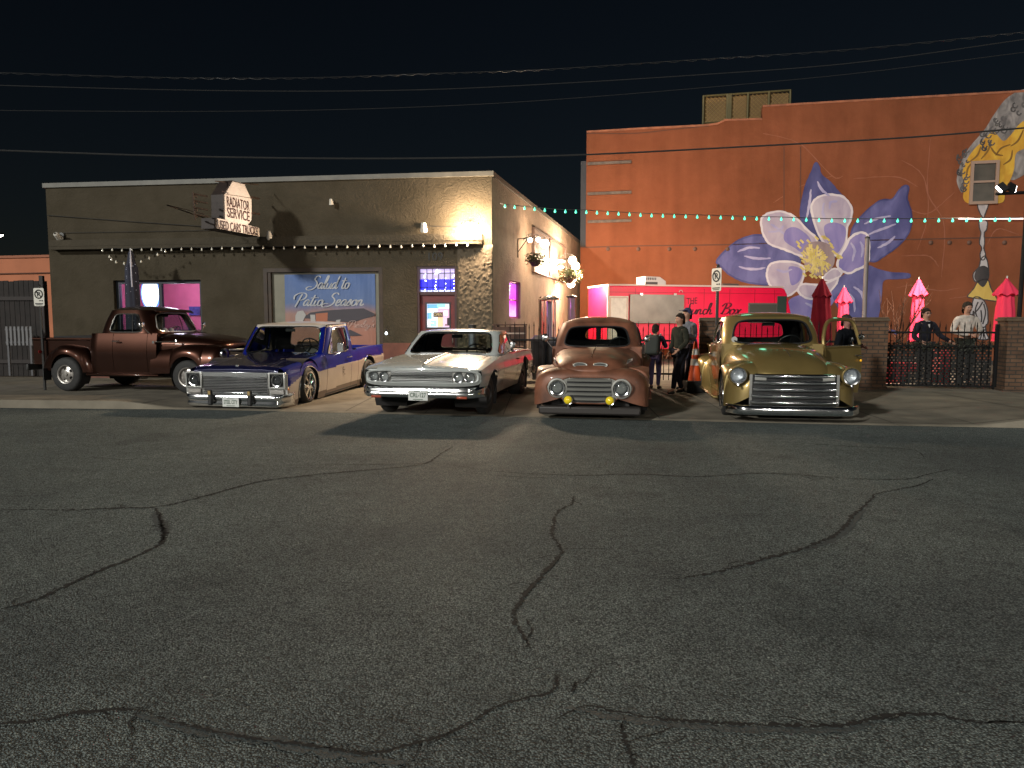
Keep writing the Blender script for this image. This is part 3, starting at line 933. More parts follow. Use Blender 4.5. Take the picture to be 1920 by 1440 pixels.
# dark board on the side wall
mb = MB()
ba, bb = sz(S, 997, 470)[0], sz(S, 1056, 490)[0]
bz1_, bz0_ = sz(S, 997, 428)[1], sz(S, 997, 508)[1]
mb.pbox(S, ba, bb, bz0_, bz1_, .003, .06)
WOODB = mat('brown_board', (.13, .075, .05), .6, noise=.3, scale=1.5)
wb_ = empty('wall_board', S.pt((ba + bb) / 2, bz0_, .03), 0, 'wide brown board fixed high on the side wall above the patio heater', 'board')
o = mb.build('panel', WOODB, wb_, smooth=0); o.location = -wb_.location
mb = MB(); frame(mb, S, ba - .04, bb + .04, bz0_ - .04, bz1_ + .04, .05, .005, .1)
m2 = lerp(ba, bb, .45); mb.pbox(S, m2, m2 + .05, bz0_ + .012, bz1_ - .012, .061, .09)
o = mb.build('frame', mat('board_trim', (.08, .05, .04), .6), wb_, smooth=0); o.location = -wb_.location
# doorway further back on the side wall
mb = MB()
da, db = sz(S, 1012, 600)[0], sz(S, 1040, 600)[0]
frame(mb, S, da, db, 0.05, 2.35, .1, .0, .06)
mb.pbox(S, da + .1, db - .1, .05, 2.25, .0, .03)
bpart(mb, 'side_door', mat('side_door_paint', (.10, .06, .05), .5), smooth=0)

# ================================================================ LAMPS ON THE FRONT
BULB = mat('floodlight_glow', (1, .9, .7), .3, emit=(1, .80, .50), estr=45)
FIX = mat('fixture_grey', (.1, .1, .1), .5, .5)
_s = F.uv(876, 430, .5)[0]
tf = F.pt(_s, zl + .25 + .25, .10)
fl = empty('twin_floodlight', tf, 0, 'twin floodlight glowing bright above the canopy beside the corner', 'floodlight')
mb = MB(); mb.lathe([(.0, -.02), (.06, -.02), (.06, .03), (0, .03)], (0, .08, 0), 'Y', 16); mb.tube([(0, .08, 0), (0, .04, .02), (0, 0, 0)], .018)
mb.tube([(0, 0, 0), (-.06, -.08, .02), (-.14, -.12, -.02)], .015); mb.tube([(0, 0, 0), (.06, -.08, .02), (.14, -.12, -.02)], .015)
mb.build('bracket', FIX, fl)
for sx in (-1, 1):
    q = Vector((.165 * sx, -.12, -.06))
    mb = MB(); mb.lathe([(.02, .07), (.045, .05), (.06, -.02), (.075, -.04)], q, 'Z', 18)
    h = mb.build('lamp_head', FIX, fl)
    mb = MB(); mb.lathe([(0.001, -.03), (.05, -.035), (.068, -.055), (.055, -.09), (.02, -.11), (0.001, -.112)], q, 'Z', 18)
    mb.build('bulb', BULB, h)
    lamp('flood_lamp', 'POINT', tf + q + Vector((0, -.085, -.07)), 580, (1, .73, .48), .15)
    lamp('flood_beam', 'SPOT', tf + q + Vector((0, -.095, -.075)), 400, (1, .72, .46), .05, target=(-3.4, 12.9, .2), cone=82, blend=1.0)
def spot_fixture(u, v, label, sc=1.0, tilt=0.4, off=.05):
    p = F.pt(*sz(F, u, v), off)
    e = empty('wall_spotlight', p, 0, label, 'spotlight', 'unlit spotlights on the stucco front')
    m1 = MB(); m1.lathe([(0, -.0), (.05 * sc, -.0), (.05 * sc, .03), (0, .03)], (0, -.01, 0), 'Y', 12); m1.tube([(0, 0, 0), (.0, -.09 * sc, -.03 * sc)], .012)
    m1.build('base', FIX, e)
    m1 = MB(); mtx = Matrix.Rotation(tilt, 3, 'X')
    m1.lathe([(.02 * sc, .1 * sc), (.045 * sc, .08 * sc), (.07 * sc, -.08 * sc), (.06 * sc, -.085 * sc), (0.001, -.05 * sc)], (0, -.12 * sc, -.04 * sc), 'Z', 14, M=mtx)
    m1.build('lamp_head', mat('fixture_white', (.55, .53, .48), .5), e)
spot_fixture(797, 424, 'pale spotlight hanging on the wall left of the twin floodlight', 1.3, .6)
spot_fixture(510, 440, 'white spotlight at the right foot of the radiator sign', 1.2, .3)
spot_fixture(624, 378, 'tiny spotlight high in the middle of the stucco front', .8, .3)
spot_fixture(118, 441, 'tilted spotlight near the left end of the stucco front', 1.3, 1.1)
mb = MB()
def fpx(*pts, off=.03): return [F.pt(*sz(F, u, v), off) for u, v in pts]
mb.tube(fpx((790, 424), (868, 426), (876, 430)), .008, 5)
mb.tube(fpx((490, 446), (700, 446), (850, 443), (905, 445)), .009, 5)
mb.tube(fpx((90, 404), (250, 416), (385, 425)), .008, 5)
mb.tube(fpx((120, 437), (300, 434), (400, 432)), .006, 5)
tag(mb.build('conduit', M_['cable']), 'thin dark conduits and wires run along the upper stucco front', 'cable')
# bulb string under the ledge
st = empty('bulb_string', F.pt(s1, zl - .03, .26), 0, 'string of small unlit bulbs clipped along the canopy edge', 'string lights')
mb = MB()
pts = []
for i in range(36):
    s = lerp(sz(F, 205, 465)[0], s1 - .05, i / 35)
    pts.append(F.pt(s, zl + .0 + .012 * math.sin(i * 1.7), .262))
mb.tube(pts, .006, 4); o = mb.build('cable', M_['cable'], st); o.location = -st.location
BS = mat('small_bulb', (.75, .72, .62), .2, coat=1)
for i, p in enumerate(pts):
    mb = MB(); mb.lathe([(.008, .0), (.011, -.02), (.026, -.045), (.024, -.07), (0.001, -.085)], p, 'Z', 8)
    o = mb.build('bulb', BS, st); o.location = -st.location
dr_pts = [at_y(u, v, F.pt(3, 0, .6).y) for u, v in ((205, 478), (210, 484), (221, 489), (240, 491), (258, 489), (275, 483), (293, 475), (310, 468))]
st = empty('draped_bulb_string', dr_pts[3], 0, 'short string of small bulbs draped from the canopy to the folded parasol', 'string lights')
mb = MB(); mb.tube(cr(dr_pts, 30), .005, 4); o = mb.build('cable', M_['cable'], st); o.location = -st.location
for p in cr(dr_pts, 9):
    mb = MB(); mb.lathe([(.008, .0), (.011, -.02), (.026, -.045), (.024, -.07), (0.001, -.085)], p, 'Z', 8)
    o = mb.build('bulb', BS, st); o.location = -st.location
# one small bare bulb hanging by the banner
p = F.pt(*sz(F, 726, 622), .08)
e = empty('hanging_bulb', p, 0, 'small lit bulb hanging on the wall right of the banner', 'light bulb')
mb = MB(); mb.lathe([(.018, .07), (.02, .02), (.014, .0)], (0, 0, 0), 'Z', 8); mb.tube([(0, .06, .12), (0, 0, .1), (0, 0, .06)], .006, 5); mb.build('socket', M_['black'], e)
mb = MB(); mb.lathe([(.012, .0), (.032, -.03), (.03, -.06), (0.001, -.075)], (0, 0, 0), 'Z', 10); mb.build('bulb', mat('cool_bulb', (.9, .95, 1), .3, emit=(.8, .9, 1), estr=4), e)

_sp = F.pt(*sz(F, 512, 438), .9)
lamp('sign_fill_spot', 'SPOT', _sp + Vector((.9, -.5, .1)), 60, (1, .82, .70), .05, target=(-6.4, 17.2, 4.15), cone=80, blend=.8)  # added spot without a fixture, brightens the sign face
# ================================================================ RADIATOR SERVICE SIGN
pn, pf = at_y(403, 440, 16.4), None
dirv = Vector((math.sin(R(17.7)), math.cos(R(17.7)), 0))
# near edge so that far edge is close to the wall
near = Vector((-6.755, 16.37, 0)); 
G = Plane(near, near + dirv)          # normal points towards the viewer's right
def gz(u, v): return G.uv(u, v)
sgn = empty('radiator_sign', G.pt(.8, 3.0), 0, 'projecting white sign reading RADIATOR SERVICE over USED CARS TRUCKS', 'sign')
def gp(mb, nm, mt, par=None, **k):
    o = mb.build(nm, mt, par or sgn, **k); o.location = -sgn.location; return o
up_px = [(436, 338), (459, 344), (473, 374), (473, 413), (468, 420), (463, 426), (421, 413), (420, 364)]
lo_px = [(404, 408), (486, 427), (487, 444), (404, 428)]
U_ = [gz(*p) for p in up_px]; Lo = [gz(*p) for p in lo_px]
SW = mat('sign_white', (.62, .55, .49), .55, noise=.08, scale=4)
SD = mat('sign_case', (.022, .012, .009), .6, noise=.3, scale=6)
TH = .34
def shrink(P, k):
    cx = sum(p[0] for p in P) / len(P); cz = sum(p[1] for p in P) / len(P)
    return [(cx + (p[0] - cx) * k, cz + (p[1] - cz) * k) for p in P]
for nm, P, g in (('upper_panel', U_, 0), ('lower_panel', Lo, .03)):
    mb = MB(); mb.prism([G.pt(s, z, -.02 + g) for s, z in P], -G.n * (TH + 2 * g))
    cs = gp(mb, nm + '_case', SD, smooth=0)
    mb = MB(); mb.prism([G.pt(s, z, -.018 + g) for s, z in shrink(P, .955)], G.n * .012)
    o = mb.build('face', SW, cs, smooth=0)
mb = MB()
for t, (u, v), w_, h_ in (('RADIATOR', (447, 382), .80, .235), ('SERVICE', (447.5, 402), .80, .235)):
    s, z = gz(u, v)
    put_text(mb, t, .3, G.pt(s, z, .002), G.d, up, w=w_, h=h_, bold=.004)
s, z = gz(445.5, 427.5)
put_text(mb, 'USED CARS TRUCKS', .25, G.pt(s, z, .034), G.d, up, w=1.42, h=.2, bold=.004)
gp(mb, 'lettering', mat('sign_ink', (.05, .015, .012), .5), smooth=0)
mb = MB()
hz_ = max(p[1] for p in U_)
for k in range(4):
    z = lerp(Lo[0][1], hz_ - .5, k / 3)
    mb.tube([G.pt(-.0, z, -.05), G.pt(-.28, z + .02, -.2), G.pt(0, z, -.35)], .02, 5)
mb.tube([G.pt(-.25, Lo[0][1] - .1, -.2), G.pt(-.28, hz_ - .45, -.2)], .022, 5)
for k in (.6, 1.4):
    mb.tube([G.pt(.8, lerp(Lo[0][1], hz_, k * .5), -.15), G.pt(1.95, lerp(Lo[0][1], hz_, k * .5) + .05, -.15)], .025, 6)
mb.tube([G.pt(.35, hz_ - .1, -.12), G.pt(1.9, hz_ + .1, -.12)], .012, 5)
mb.tube([G.pt(.2, Lo[0][1] + .1, -.33), G.pt(-.3, Lo[0][1] + .25, -.9), G.pt(1.7, Lo[0][1] + .1, -1.1)], .014, 5)
gp(mb, 'bracket', mat('rusty_iron', (.05, .03, .02), .8))
mb = MB()
for k in (.3, .75):
    mb.tube([G.pt(k * .4 + .3, hz_ - .33, .0), G.pt(k * .4 + .3, hz_ - .33, .03)], .012, 6)
mb.tube([G.pt(*gz(421, 364), .012), G.pt(*gz(473, 372), .012)], .004, 4)
gp(mb, 'rivet', mat('rivet_dark', (.1, .06, .05), .6))
# ================================================================ ORANGE BUILDING WITH MURAL
def oz(u): return 32.0 * 6100.0 / (u + 5000.0)
oa, ob = at_y(1088, 500, oz(1088)), at_y(2300, 500, oz(2300))
O = Plane(oa, ob)
def orange_mat():
    m = bpy.data.materials.new('orange_paint_wall'); m.use_nodes = True
    nt = m.node_tree; N = nt.nodes; L = nt.links
    b = N['Principled BSDF']; b.inputs['Roughness'].default_value = .85; b.inputs['Specular IOR Level'].default_value = .2
    tc = N.new('ShaderNodeTexCoord')
    n = N.new('ShaderNodeTexNoise'); n.inputs['Scale'].default_value = .5; n.inputs['Detail'].default_value = 8; n.inputs['Roughness'].default_value = .65
    L.new(tc.outputs['Object'], n.inputs['Vector'])
    r = N.new('ShaderNodeValToRGB'); r.color_ramp.elements[0].position = .3; r.color_ramp.elements[1].position = .7
    r.color_ramp.elements[0].color = (.158, .050, .021, 1); r.color_ramp.elements[1].color = (.228, .073, .034, 1)
    mp = N.new('ShaderNodeMapping'); mp.inputs['Scale'].default_value = (1, 1, .12); L.new(tc.outputs['Object'], mp.inputs[0])
    n3 = N.new('ShaderNodeTexNoise'); n3.inputs['Scale'].default_value = 1.6; n3.inputs['Detail'].default_value = 6; L.new(mp.outputs[0], n3.inputs['Vector'])
    r3 = N.new('ShaderNodeValToRGB'); r3.color_ramp.elements[0].position = .36; r3.color_ramp.elements[1].position = .62
    r3.color_ramp.elements[0].color = (.90, .88, .86, 1); r3.color_ramp.elements[1].color = (1.05, 1.05, 1.05, 1); L.new(n3.outputs['Fac'], r3.inputs['Fac'])
    mx = N.new('ShaderNodeMix'); mx.data_type = 'RGBA'; mx.blend_type = 'MULTIPLY'; mx.inputs[0].default_value = 1
    L.new(n.outputs['Fac'], r.inputs['Fac']); L.new(r.outputs[0], mx.inputs[6]); L.new(r3.outputs[0], mx.inputs[7]); L.new(mx.outputs[2], b.inputs['Base Color'])
    k = N.new('ShaderNodeTexNoise'); k.inputs['Scale'].default_value = 5; k.inputs['Detail'].default_value = 6
    L.new(tc.outputs['Object'], k.inputs['Vector'])
    bp = N.new('ShaderNodeBump'); bp.inputs['Strength'].default_value = .25; bp.inputs['Distance'].default_value = .05
    L.new(k.outputs['Fac'], bp.inputs['Height']); L.new(bp.outputs[0], b.inputs['Normal'])
    return m
OR = orange_mat()
ob_c = O.pt(10, 0)
obld = empty('orange_building', ob_c, 0, 'tall orange painted building with a giant blue columbine flower mural and stepped roofline', 'building')
def op(mb, nm, mt, par=None, **k):
    o = mb.build(nm, mt, par or obld, **k)
    for q in [o] + MB.extra: q.location = -obld.location if par is None else (0, 0, 0)
    return o
def O_(u, v, off=0.0): return O.pt(*O.uv(u, v), off)
prof = [O.uv(*p) for p in ((1100, 248), (1200, 242), (1320, 236), (1345, 233), (1360, 226), (1429, 224), (1430, 200), (1600, 190), (1760, 181), (1920, 172), (2100, 163), (2300, 152))]
lowz = O.uv(1100, 463)[1]
P = [(0, 0), (O.len, 0)] + list(reversed(prof)) + [(prof[0][0], lowz), (0, lowz)]
mb = MB(); mb.prism([O.pt(s, z) for s, z in P], -O.n * .5); op(mb, 'wall', OR, smooth=0)
mb = MB(); mb.pbox(O, -.02, prof[0][0] - .003, lowz - .6, prof[0][1] - 1.2, -1.2, -.08)
op(mb, 'corner_return', mat('grey_block', (.03, .033, .04), .8), smooth=0)
mb = MB()
for a, b in zip(prof, prof[1:]):
    if b[0] - a[0] > .3:
        mb.add([O.pt(a[0], a[1] - .02, .02), O.pt(b[0], b[1] - .02, .02), O.pt(b[0], b[1] + .06, .02), O.pt(a[0], a[1] + .06, .02),
                O.pt(a[0], a[1] - .02, -.53), O.pt(b[0], b[1] - .02, -.53), O.pt(b[0], b[1] + .06, -.53), O.pt(a[0], a[1] + .06, -.53)],
               [(0, 1, 2, 3), (3, 2, 6, 7), (7, 6, 5, 4), (0, 4, 5, 1)])
op(mb, 'coping', mat('orange_coping', (.28, .10, .05), .8, noise=.3, scale=3), smooth=0)
mb = MB(); s_a, s_b = O.uv(1470, 290)[0], O.uv(1501, 290)[0]
mb.pbox(O, s_a, s_b, 0, O.uv(1485, 272)[1], .003, .008)
op(mb, 'pilaster', OR, smooth=0)
mb = MB()
for v in (304, 361, 414):
    a, b = O.uv(1101, v), O.uv(1184, v - .5)
    mb.pbox(O, a[0] + .02, b[0], b[1] - .06, b[1] + .06, .004, .05)
op(mb, 'metal_strap', mat('strap_metal', (.11, .08, .06), .5, .4, noise=.3, scale=5), smooth=0)
mb = MB()
for u in (1140, 1197, 1255, 1303, 1364, 1745, 1780, 1817, 1883):
    mb.lathe([(.001, 0), (.09, 0), (.09, .03), (.04, .06), (.001, .07)], O_(u, 467 if u < 1500 else 455, .0), 'Y', 10, M=Matrix.Rotation(math.pi, 3, 'Z'))
op(mb, 'anchor_plate', mat('anchor_iron', (.12, .06, .04), .7))
mb = MB()
ribbon(mb, [O_(u, v, .012) for u, v in ((1090, 464), (1200, 461), (1350, 459), (1450, 456), (1620, 451), (1750, 448), (1920, 444))], .05, 40, O.n)
ribbon(mb, [O_(u, v, .012) for u, v in ((1100, 250), (1190, 250), (1260, 243), (1330, 236))], .035, 24, O.n)
for u_ in (1470, 1501): ribbon(mb, [O_(u_, v, .0105) for v in (275, 350, 420, 480, 530)], .035, 20, O.n)
op(mb, 'seam_line', mat('seam_dark', (.09, .035, .02), .8), smooth=0)
mb = MB()
random.seed(11)
for pts in (((1430, 250), (1500, 270), (1560, 330), (1580, 330)), ((1450, 380), (1500, 350), (1560, 330)), ((1690, 300), (1730, 330), (1740, 400), (1720, 470)),
            ((1600, 335), (1680, 332), (1720, 350)), ((1690, 480), (1740, 480), (1760, 500)), ((1745, 260), (1740, 360), (1770, 420), (1765, 520)),
            ((1700, 390), (1740, 400), (1790, 360)), ((1780, 560), (1830, 550), (1850, 520)), ((1850, 460), (1870, 430), (1910, 440)), ((1680, 540), (1710, 535), (1760, 545), (1800, 540))):
    ribbon(mb, [O_(u, v, .006) for u, v in pts], .035, 24, O.n, jit=.5, taper=True)
op(mb, 'wall_crack', mat('crack_pale', (.25, .085, .045), .8), smooth=0)

# ---- mural (flat paint a few millimetres proud of the plaster)
mural = empty('mural', (0, 0, 0)); mural.parent = obld; mural.location = -obld.location
def paintm(name, c1, c2, sc=1.6):
    m = bpy.data.materials.new(name); m.use_nodes = True
    nt = m.node_tree; N = nt.nodes; L = nt.links
    b = N['Principled BSDF']; b.inputs['Roughness'].default_value = .8; b.inputs['Specular IOR Level'].default_value = .2
    tc = N.new('ShaderNodeTexCoord')
    mp = N.new('ShaderNodeMapping'); mp.inputs['Scale'].default_value = (1, 1, .45); mp.inputs['Rotation'].default_value = (0, .5, 0)
    L.new(tc.outputs['Object'], mp.inputs[0])
    n = N.new('ShaderNodeTexNoise'); n.inputs['Scale'].default_value = sc; n.inputs['Detail'].default_value = 7; n.inputs['Distortion'].default_value = .6
    L.new(mp.outputs[0], n.inputs['Vector'])
    r = N.new('ShaderNodeValToRGB'); r.color_ramp.elements[0].position = .34; r.color_ramp.elements[1].position = .68
    r.color_ramp.elements[0].color = (*c1, 1); r.color_ramp.elements[1].color = (*c2, 1)
    L.new(n.outputs['Fac'], r.inputs['Fac']); L.new(r.outputs[0], b.inputs['Base Color'])
    return m
BLU = paintm('mural_blue', (.06, .06, .165), (.14, .135, .30)); DBL = paintm('mural_dark_blue', (.04, .04, .12), (.09, .09, .22))
LVD = paintm('mural_lavender', (.30, .25, .34), (.46, .40, .46)); PUR = paintm('mural_purple', (.15, .13, .33), (.26, .22, .42))
WHT = paintm('mural_white', (.5, .45, .5), (.62, .56, .58)); YEL = paintm('mural_yellow', (.45, .35, .1), (.62, .5, .2), 8)
def z6(p): return (1320 + p[0] / 4, 280 + p[1] / 4)
def mpoly(nm, pts, mt, off, n=60, px=z6, outline=None, ow=.09):
    c = cr([px(p) for p in pts], n, True)
    mb = MB(); mb.poly([O_(p[0], p[1], off) for p in c])
    if outline: 
        o1 = op(mb, nm, mt, mural, smooth=0)
        mb = MB(); ribbon(mb, [O_(p[0], p[1], off + .002) for p in c], ow, n, O.n, closed=True, jit=.2)
        op(mb, 'outline', outline, o1, smooth=0); return o1
    return op(mb, nm, mt, mural, smooth=0)
mpoly('sepal', [(95,840),(150,770),(230,700),(330,655),(440,645),(560,700),(700,790),(720,850),(640,960),(520,1010),(400,1010),(280,985),(190,940),(130,880)], BLU, .012, outline=DBL, ow=.07)
mpoly('sepal', [(835,100),(862,130),(880,190),(950,250),(1000,310),(1040,360),(1060,480),(1040,700),(960,820),(880,700),(760,600),(722,500),(735,380),(765,260),(805,170)], DBL, .013, outline=DBL, ow=.05)
mpoly('sepal', [(1500,275),(1532,285),(1522,370),(1555,480),(1545,600),(1480,700),(1350,800),(1250,840),(1120,700),(1110,600),(1200,480),(1320,385),(1410,375),(1460,310)], BLU, .012, n=80, outline=DBL, ow=.06)
mpoly('sepal', [(1230,870),(1300,895),(1400,920),(1500,925),(1545,935),(1540,965),(1450,975),(1350,985),(1335,1080),(1325,1180),(1310,1290),(1380,1340),(1450,1365),(1445,1390),(1370,1355),(1300,1330),(1100,1290),(1010,1200),(960,1080),(1000,980),(1120,900)], BLU, .014, n=110)
mpoly('sepal', [(640,1130),(760,1080),(900,1050),(960,1070),(970,1150),(850,1250),(740,1290),(640,1240)], PUR, .013)
mpoly('petal', [(808,410),(870,352),(960,340),(1050,362),(1105,440),(1100,520),(1070,600),(1060,720),(1000,800),(930,740),(860,640),(815,510)], LVD, .018, outline=WHT, ow=.085)
mpoly('petal_shade', [(900,580),(980,550),(1060,590),(1050,700),(990,780),(930,700)], PUR, .021)
mpoly('petal', [(430,570),(438,510),(500,475),(590,468),(680,510),(760,590),(850,690),(780,800),(700,790),(600,750),(500,715),(450,650)], LVD, .019, outline=WHT, ow=.085)
mpoly('petal_shade', [(620,600),(700,590),(800,680),(760,780),(680,740),(600,680)], PUR, .022)
mpoly('petal', [(470,940),(490,870),(550,845),(660,845),(750,890),(730,1000),(690,1060),(610,1105),(540,1070),(490,1010)], LVD, .020, outline=WHT, ow=.085)
mpoly('petal_shade', [(640,880),(730,900),(720,980),(660,1020),(640,960)], PUR, .0225)
mpoly('petal', [(1000,870),(1020,800),(1060,730),(1100,660),(1170,625),(1228,650),(1236,780),(1222,860),(1150,900),(1090,930),(1030,910)], PUR, .021, outline=WHT, ow=.095)
mpoly('petal', [(705,1050),(740,1012),(860,1015),(950,990),(1000,965),(985,1020),(900,1105),(800,1122),(730,1095)], LVD, .023, outline=WHT, ow=.08)
mpoly('petal', [(895,965),(940,910),(990,895),(1030,930),(1000,965),(930,985)], LVD, .024, outline=WHT, ow=.07)
mpoly('flower_heart', [(760,720),(850,690),(940,720),(980,820),(950,900),(860,950),(770,900),(740,800)], paintm('mural_heart', (.20, .15, .16), (.36, .27, .27)), .027)
mb = MB(); random.seed(5)
for i in range(150):
    a = random.uniform(0, 2 * math.pi); r0 = random.uniform(0, 95); r1 = r0 + random.uniform(14, 45)
    ccx, ccy = 835, 825
    p0 = (ccx + r0 * math.cos(a), ccy + r0 * math.sin(a)); p1 = (ccx + r1 * math.cos(a + .1), ccy + r1 * math.sin(a + .1))
    if r1 > 100 and -1.2 < a - 2 * math.pi < .6 : continue
    ribbon(mb, [O_(*z6(p0), .029 + i * .00005), O_(*z6(((p0[0] + p1[0]) / 2, (p0[1] + p1[1]) / 2)), .029 + i * .00005), O_(*z6(p1), .029 + i * .00005)], .06, 4, O.n)
for p in ((690,690),(720,680),(770,680),(830,655),(895,650),(915,665),(935,700),(960,760),(985,780),(1010,795),(990,800),(945,720),(700,720),(880,650),(740,930),(790,940),(820,945),(720,880),(860,950)):
    ribbon(mb, [O_(*z6(p), .031), O_(*z6((p[0] + 14, p[1] + 10)), .031), O_(*z6((p[0] + 26, p[1] + 24)), .031)], .08, 4, O.n)
op(mb, 'stamen', YEL, mural, smooth=0, merge=False)
mb = MB()
for pts in (((940,450),(950,400),(1000,390)),((500,560),(560,600),(600,640)),((480,620),(560,610),(600,570)),((300,800),(400,820),(500,815)),((250,770),(330,740),(420,740)),((260,880),(360,900),(460,890)),
            ((1200,560),(1300,520),(1400,500)),((1230,640),(1330,600),(1440,560)),((1300,740),(1380,700),(1430,650)),((800,300),(790,400),(770,520)),((850,240),(880,300),(940,350)),((1120,1030),(1180,1080),(1210,1180)),
            ((1060,1060),(1120,1130),(1130,1220)),((760,1150),(820,1180),(860,1160)),((540,900),(600,920),(660,900)),((900,400),(890,470),(910,540)),((1100,700),(1130,760),(1110,840)),((1170,690),(1190,740),(1180,810))):
    ribbon(mb, [O_(*z6(p), .0262) for p in pts], .10, 12, O.n, taper=True, jit=.2)
op(mb, 'brush_highlight', paintm('mural_highlight', (.26, .24, .42), (.42, .38, .52)), mural, smooth=0, merge=False)
# torch, flames and dancer on the right
z7 = lambda p: (1700 + p[0] * .347, 160 + p[1] * .347)
GRY = paintm('mural_smoke', (.11, .10, .10), (.30, .27, .26), 4); FLM = paintm('mural_flame', (.45, .22, .03), (.60, .36, .05), 3)
INKD = paintm('mural_ink', (.03, .028, .03), (.07, .06, .06)); STN = paintm('mural_stone', (.32, .29, .30), (.46, .42, .42), 3); SKT = paintm('mural_skirt', (.45, .30, .07), (.60, .42, .12), 2)
mpoly('smoke', [(270,520),(285,440),(310,380),(350,320),(420,240),(470,160),(540,70),(640,20),(760,40),(800,200),(760,400),(640,480),(560,510),(520,420),(440,300),(380,350),(330,400),(310,470),(300,580)], GRY, .012, n=120, px=z7)
mb = MB(); random.seed(9)
for i in range(46):
    t = random.random()
    bx, by = (lerp(280, 330, random.random()), lerp(560, 350, random.random())) if t < .35 else (lerp(400, 640, random.random()), 0)
    if by == 0: by = lerp(250, 60, (bx - 400) / 240) + random.uniform(0, 110)
    rr = random.uniform(6, 16)
    ribbon(mb, [O_(*z7((bx + rr * math.cos(a), by + rr * math.sin(a))), .0165 + i * .0001) for a in (0, 1.2, 2.4, 3.6, 4.6)], .05, 14, O.n)
op(mb, 'smoke_curl', paintm('mural_smoke_dark', (.05, .045, .045), (.12, .11, .11), 3), mural, smooth=0, merge=False)
mpoly('flame', [(300,480),(320,410),(360,350),(400,310),(440,270),(470,250),(520,300),(560,270),(620,200),(700,180),(720,300),(640,340),(590,370),(580,450),(560,510),(530,560),(520,630),(430,640),(340,640),(305,610),(312,540)], FLM, .015, n=120, px=z7)
mb = MB()
for pts in (((330,420),(380,380),(400,330)),((400,400),(440,350),(450,300)),((480,380),(510,340),(560,320)),((520,430),(560,400),(570,350)),((560,330),(600,300),(630,240)),((320,500),(330,450),(350,420)),((450,330),(480,370),(520,380))):
    ribbon(mb, [O_(*z7(p), .018) for p in pts], .07, 12, O.n, taper=True)
op(mb, 'flame_line', paintm('mural_flame_dark', (.16, .08, .02), (.22, .12, .03)), mural, smooth=0, merge=False)
mpoly('torch', [(383,640),(438,640),(425,690),(418,720),(435,740),(430,780),(418,800),(420,850),(416,880),(424,910),(420,940),(400,940),(396,910),(404,880),(392,850),(400,800),(395,780),(390,740),(410,720),(395,690)], STN, .016, n=110, px=z7, outline=INKD, ow=.04)
mpoly('arm', [(400,940),(425,925),(440,980),(438,1040),(425,1020),(395,1050),(368,1060),(358,1020),(390,980)], STN, .017, px=z7, outline=INKD, ow=.04)
mpoly('skirt', [(385,1060),(435,1050),(455,1100),(485,1150),(480,1165),(400,1155),(335,1145),(330,1135),(360,1100)], SKT, .018, n=70, px=z7, outline=INKD, ow=.04)
mpoly('hair', [(370,1010),(385,985),(415,975),(440,990),(445,1030),(430,1070),(410,1090),(385,1070),(365,1040)], INKD, .020, px=z7)
mpoly('leg', [(365,1145),(400,1150),(420,1170),(435,1210),(438,1280),(425,1300),(430,1340),(440,1370),(385,1370),(398,1330),(398,1300),(370,1270),(360,1220),(355,1240),(335,1230),(350,1190)], STN, .017, n=100, px=z7, outline=INKD, ow=.045)
mb = MB()
for pts in (((385,1170),(370,1220),(395,1290)),((410,1170),(385,1210),(355,1240)),((415,1180),(425,1230),(410,1290)),((398,1305),(412,1308),(428,1302)),((396,1320),(412,1324),(430,1318)),((405,1335),(400,1360),(396,1370)),((415,1335),(420,1355),(424,1370)),((400,1215),(404,1250),(402,1280))):
    ribbon(mb, [O_(*z7(p), .0215) for p in pts], .05, 12, O.n)
op(mb, 'ink_line', INKD, mural, smooth=0, merge=False)
# upper window with two sashes
a, b = O.uv(1820, 300), O.uv(1873, 382)
s0_, s1_, z0_, z1_ = a[0], O.uv(1871, 340)[0], O.uv(1845, 383)[1], O.uv(1845, 302)[1]
mb = MB(); frame(mb, O, s0_, s1_, z0_, z1_, .11, .022, .10); zm = lerp(z0_, z1_, .52)
mb.pbox(O, s0_ + .112, s1_ - .112, zm - .04, zm + .04, .035, .09)
wn_ = op(mb, 'window', mat('window_frame_tan', (.30, .20, .15), .6), smooth=0)
mb = MB(); quad(mb, O, [(s0_ + .1, z0_ + .1, .034), (s1_ - .1, z0_ + .1, .034), (s1_ - .1, z1_ - .1, .034), (s0_ + .1, z1_ - .1, .034)])
op(mb, 'pane', mat('dusty_pane', (.06, .05, .038), .35, noise=.3, scale=2), wn_, smooth=0)
# wall light bar near the right edge
p0, p1 = O.uv(1790, 410), O.uv(1916, 410)
# rooftop cage
ca_, cb_, cz0, cz1 = O.uv(1320, 200)[0], O.uv(1487, 200)[0], O.uv(1320, 238)[1] - .1, O.uv(1320, 168)[1]
cage = empty('rooftop_cage', O.pt(ca_, cz0, -.9), 0, 'chain link cage with tan panels standing on the orange roof', 'cage')
mb = MB()
zr = O.uv(1487, 161)[1]
for s in (ca_, lerp(ca_, cb_, .28), lerp(ca_, cb_, .52), lerp(ca_, cb_, .76), cb_):
    mb.tube([O.pt(s, cz0 - .2, -.9), O.pt(s, cz1 + .02, -.9)], .05, 8)
mb.tube([O.pt(ca_, cz1, -.9), O.pt(cb_, cz1, -.9)], .045, 8); mb.tube([O.pt(ca_, cz0 + .5, -.9), O.pt(cb_, cz0 + .5, -.9)], .03, 8)
mb.pbox(O, lerp(ca_, cb_, .27), lerp(ca_, cb_, .33), cz0, cz1, -.95, -.86)
o = mb.build('frame', mat('cage_steel', (.10, .08, .03), .6, .3), cage); o.location = -cage.location
mb = MB(); mb.pbox(O, ca_ + .05, cb_ - .05, cz0 + .2, cz1 - .05, -1.05, -1.0)
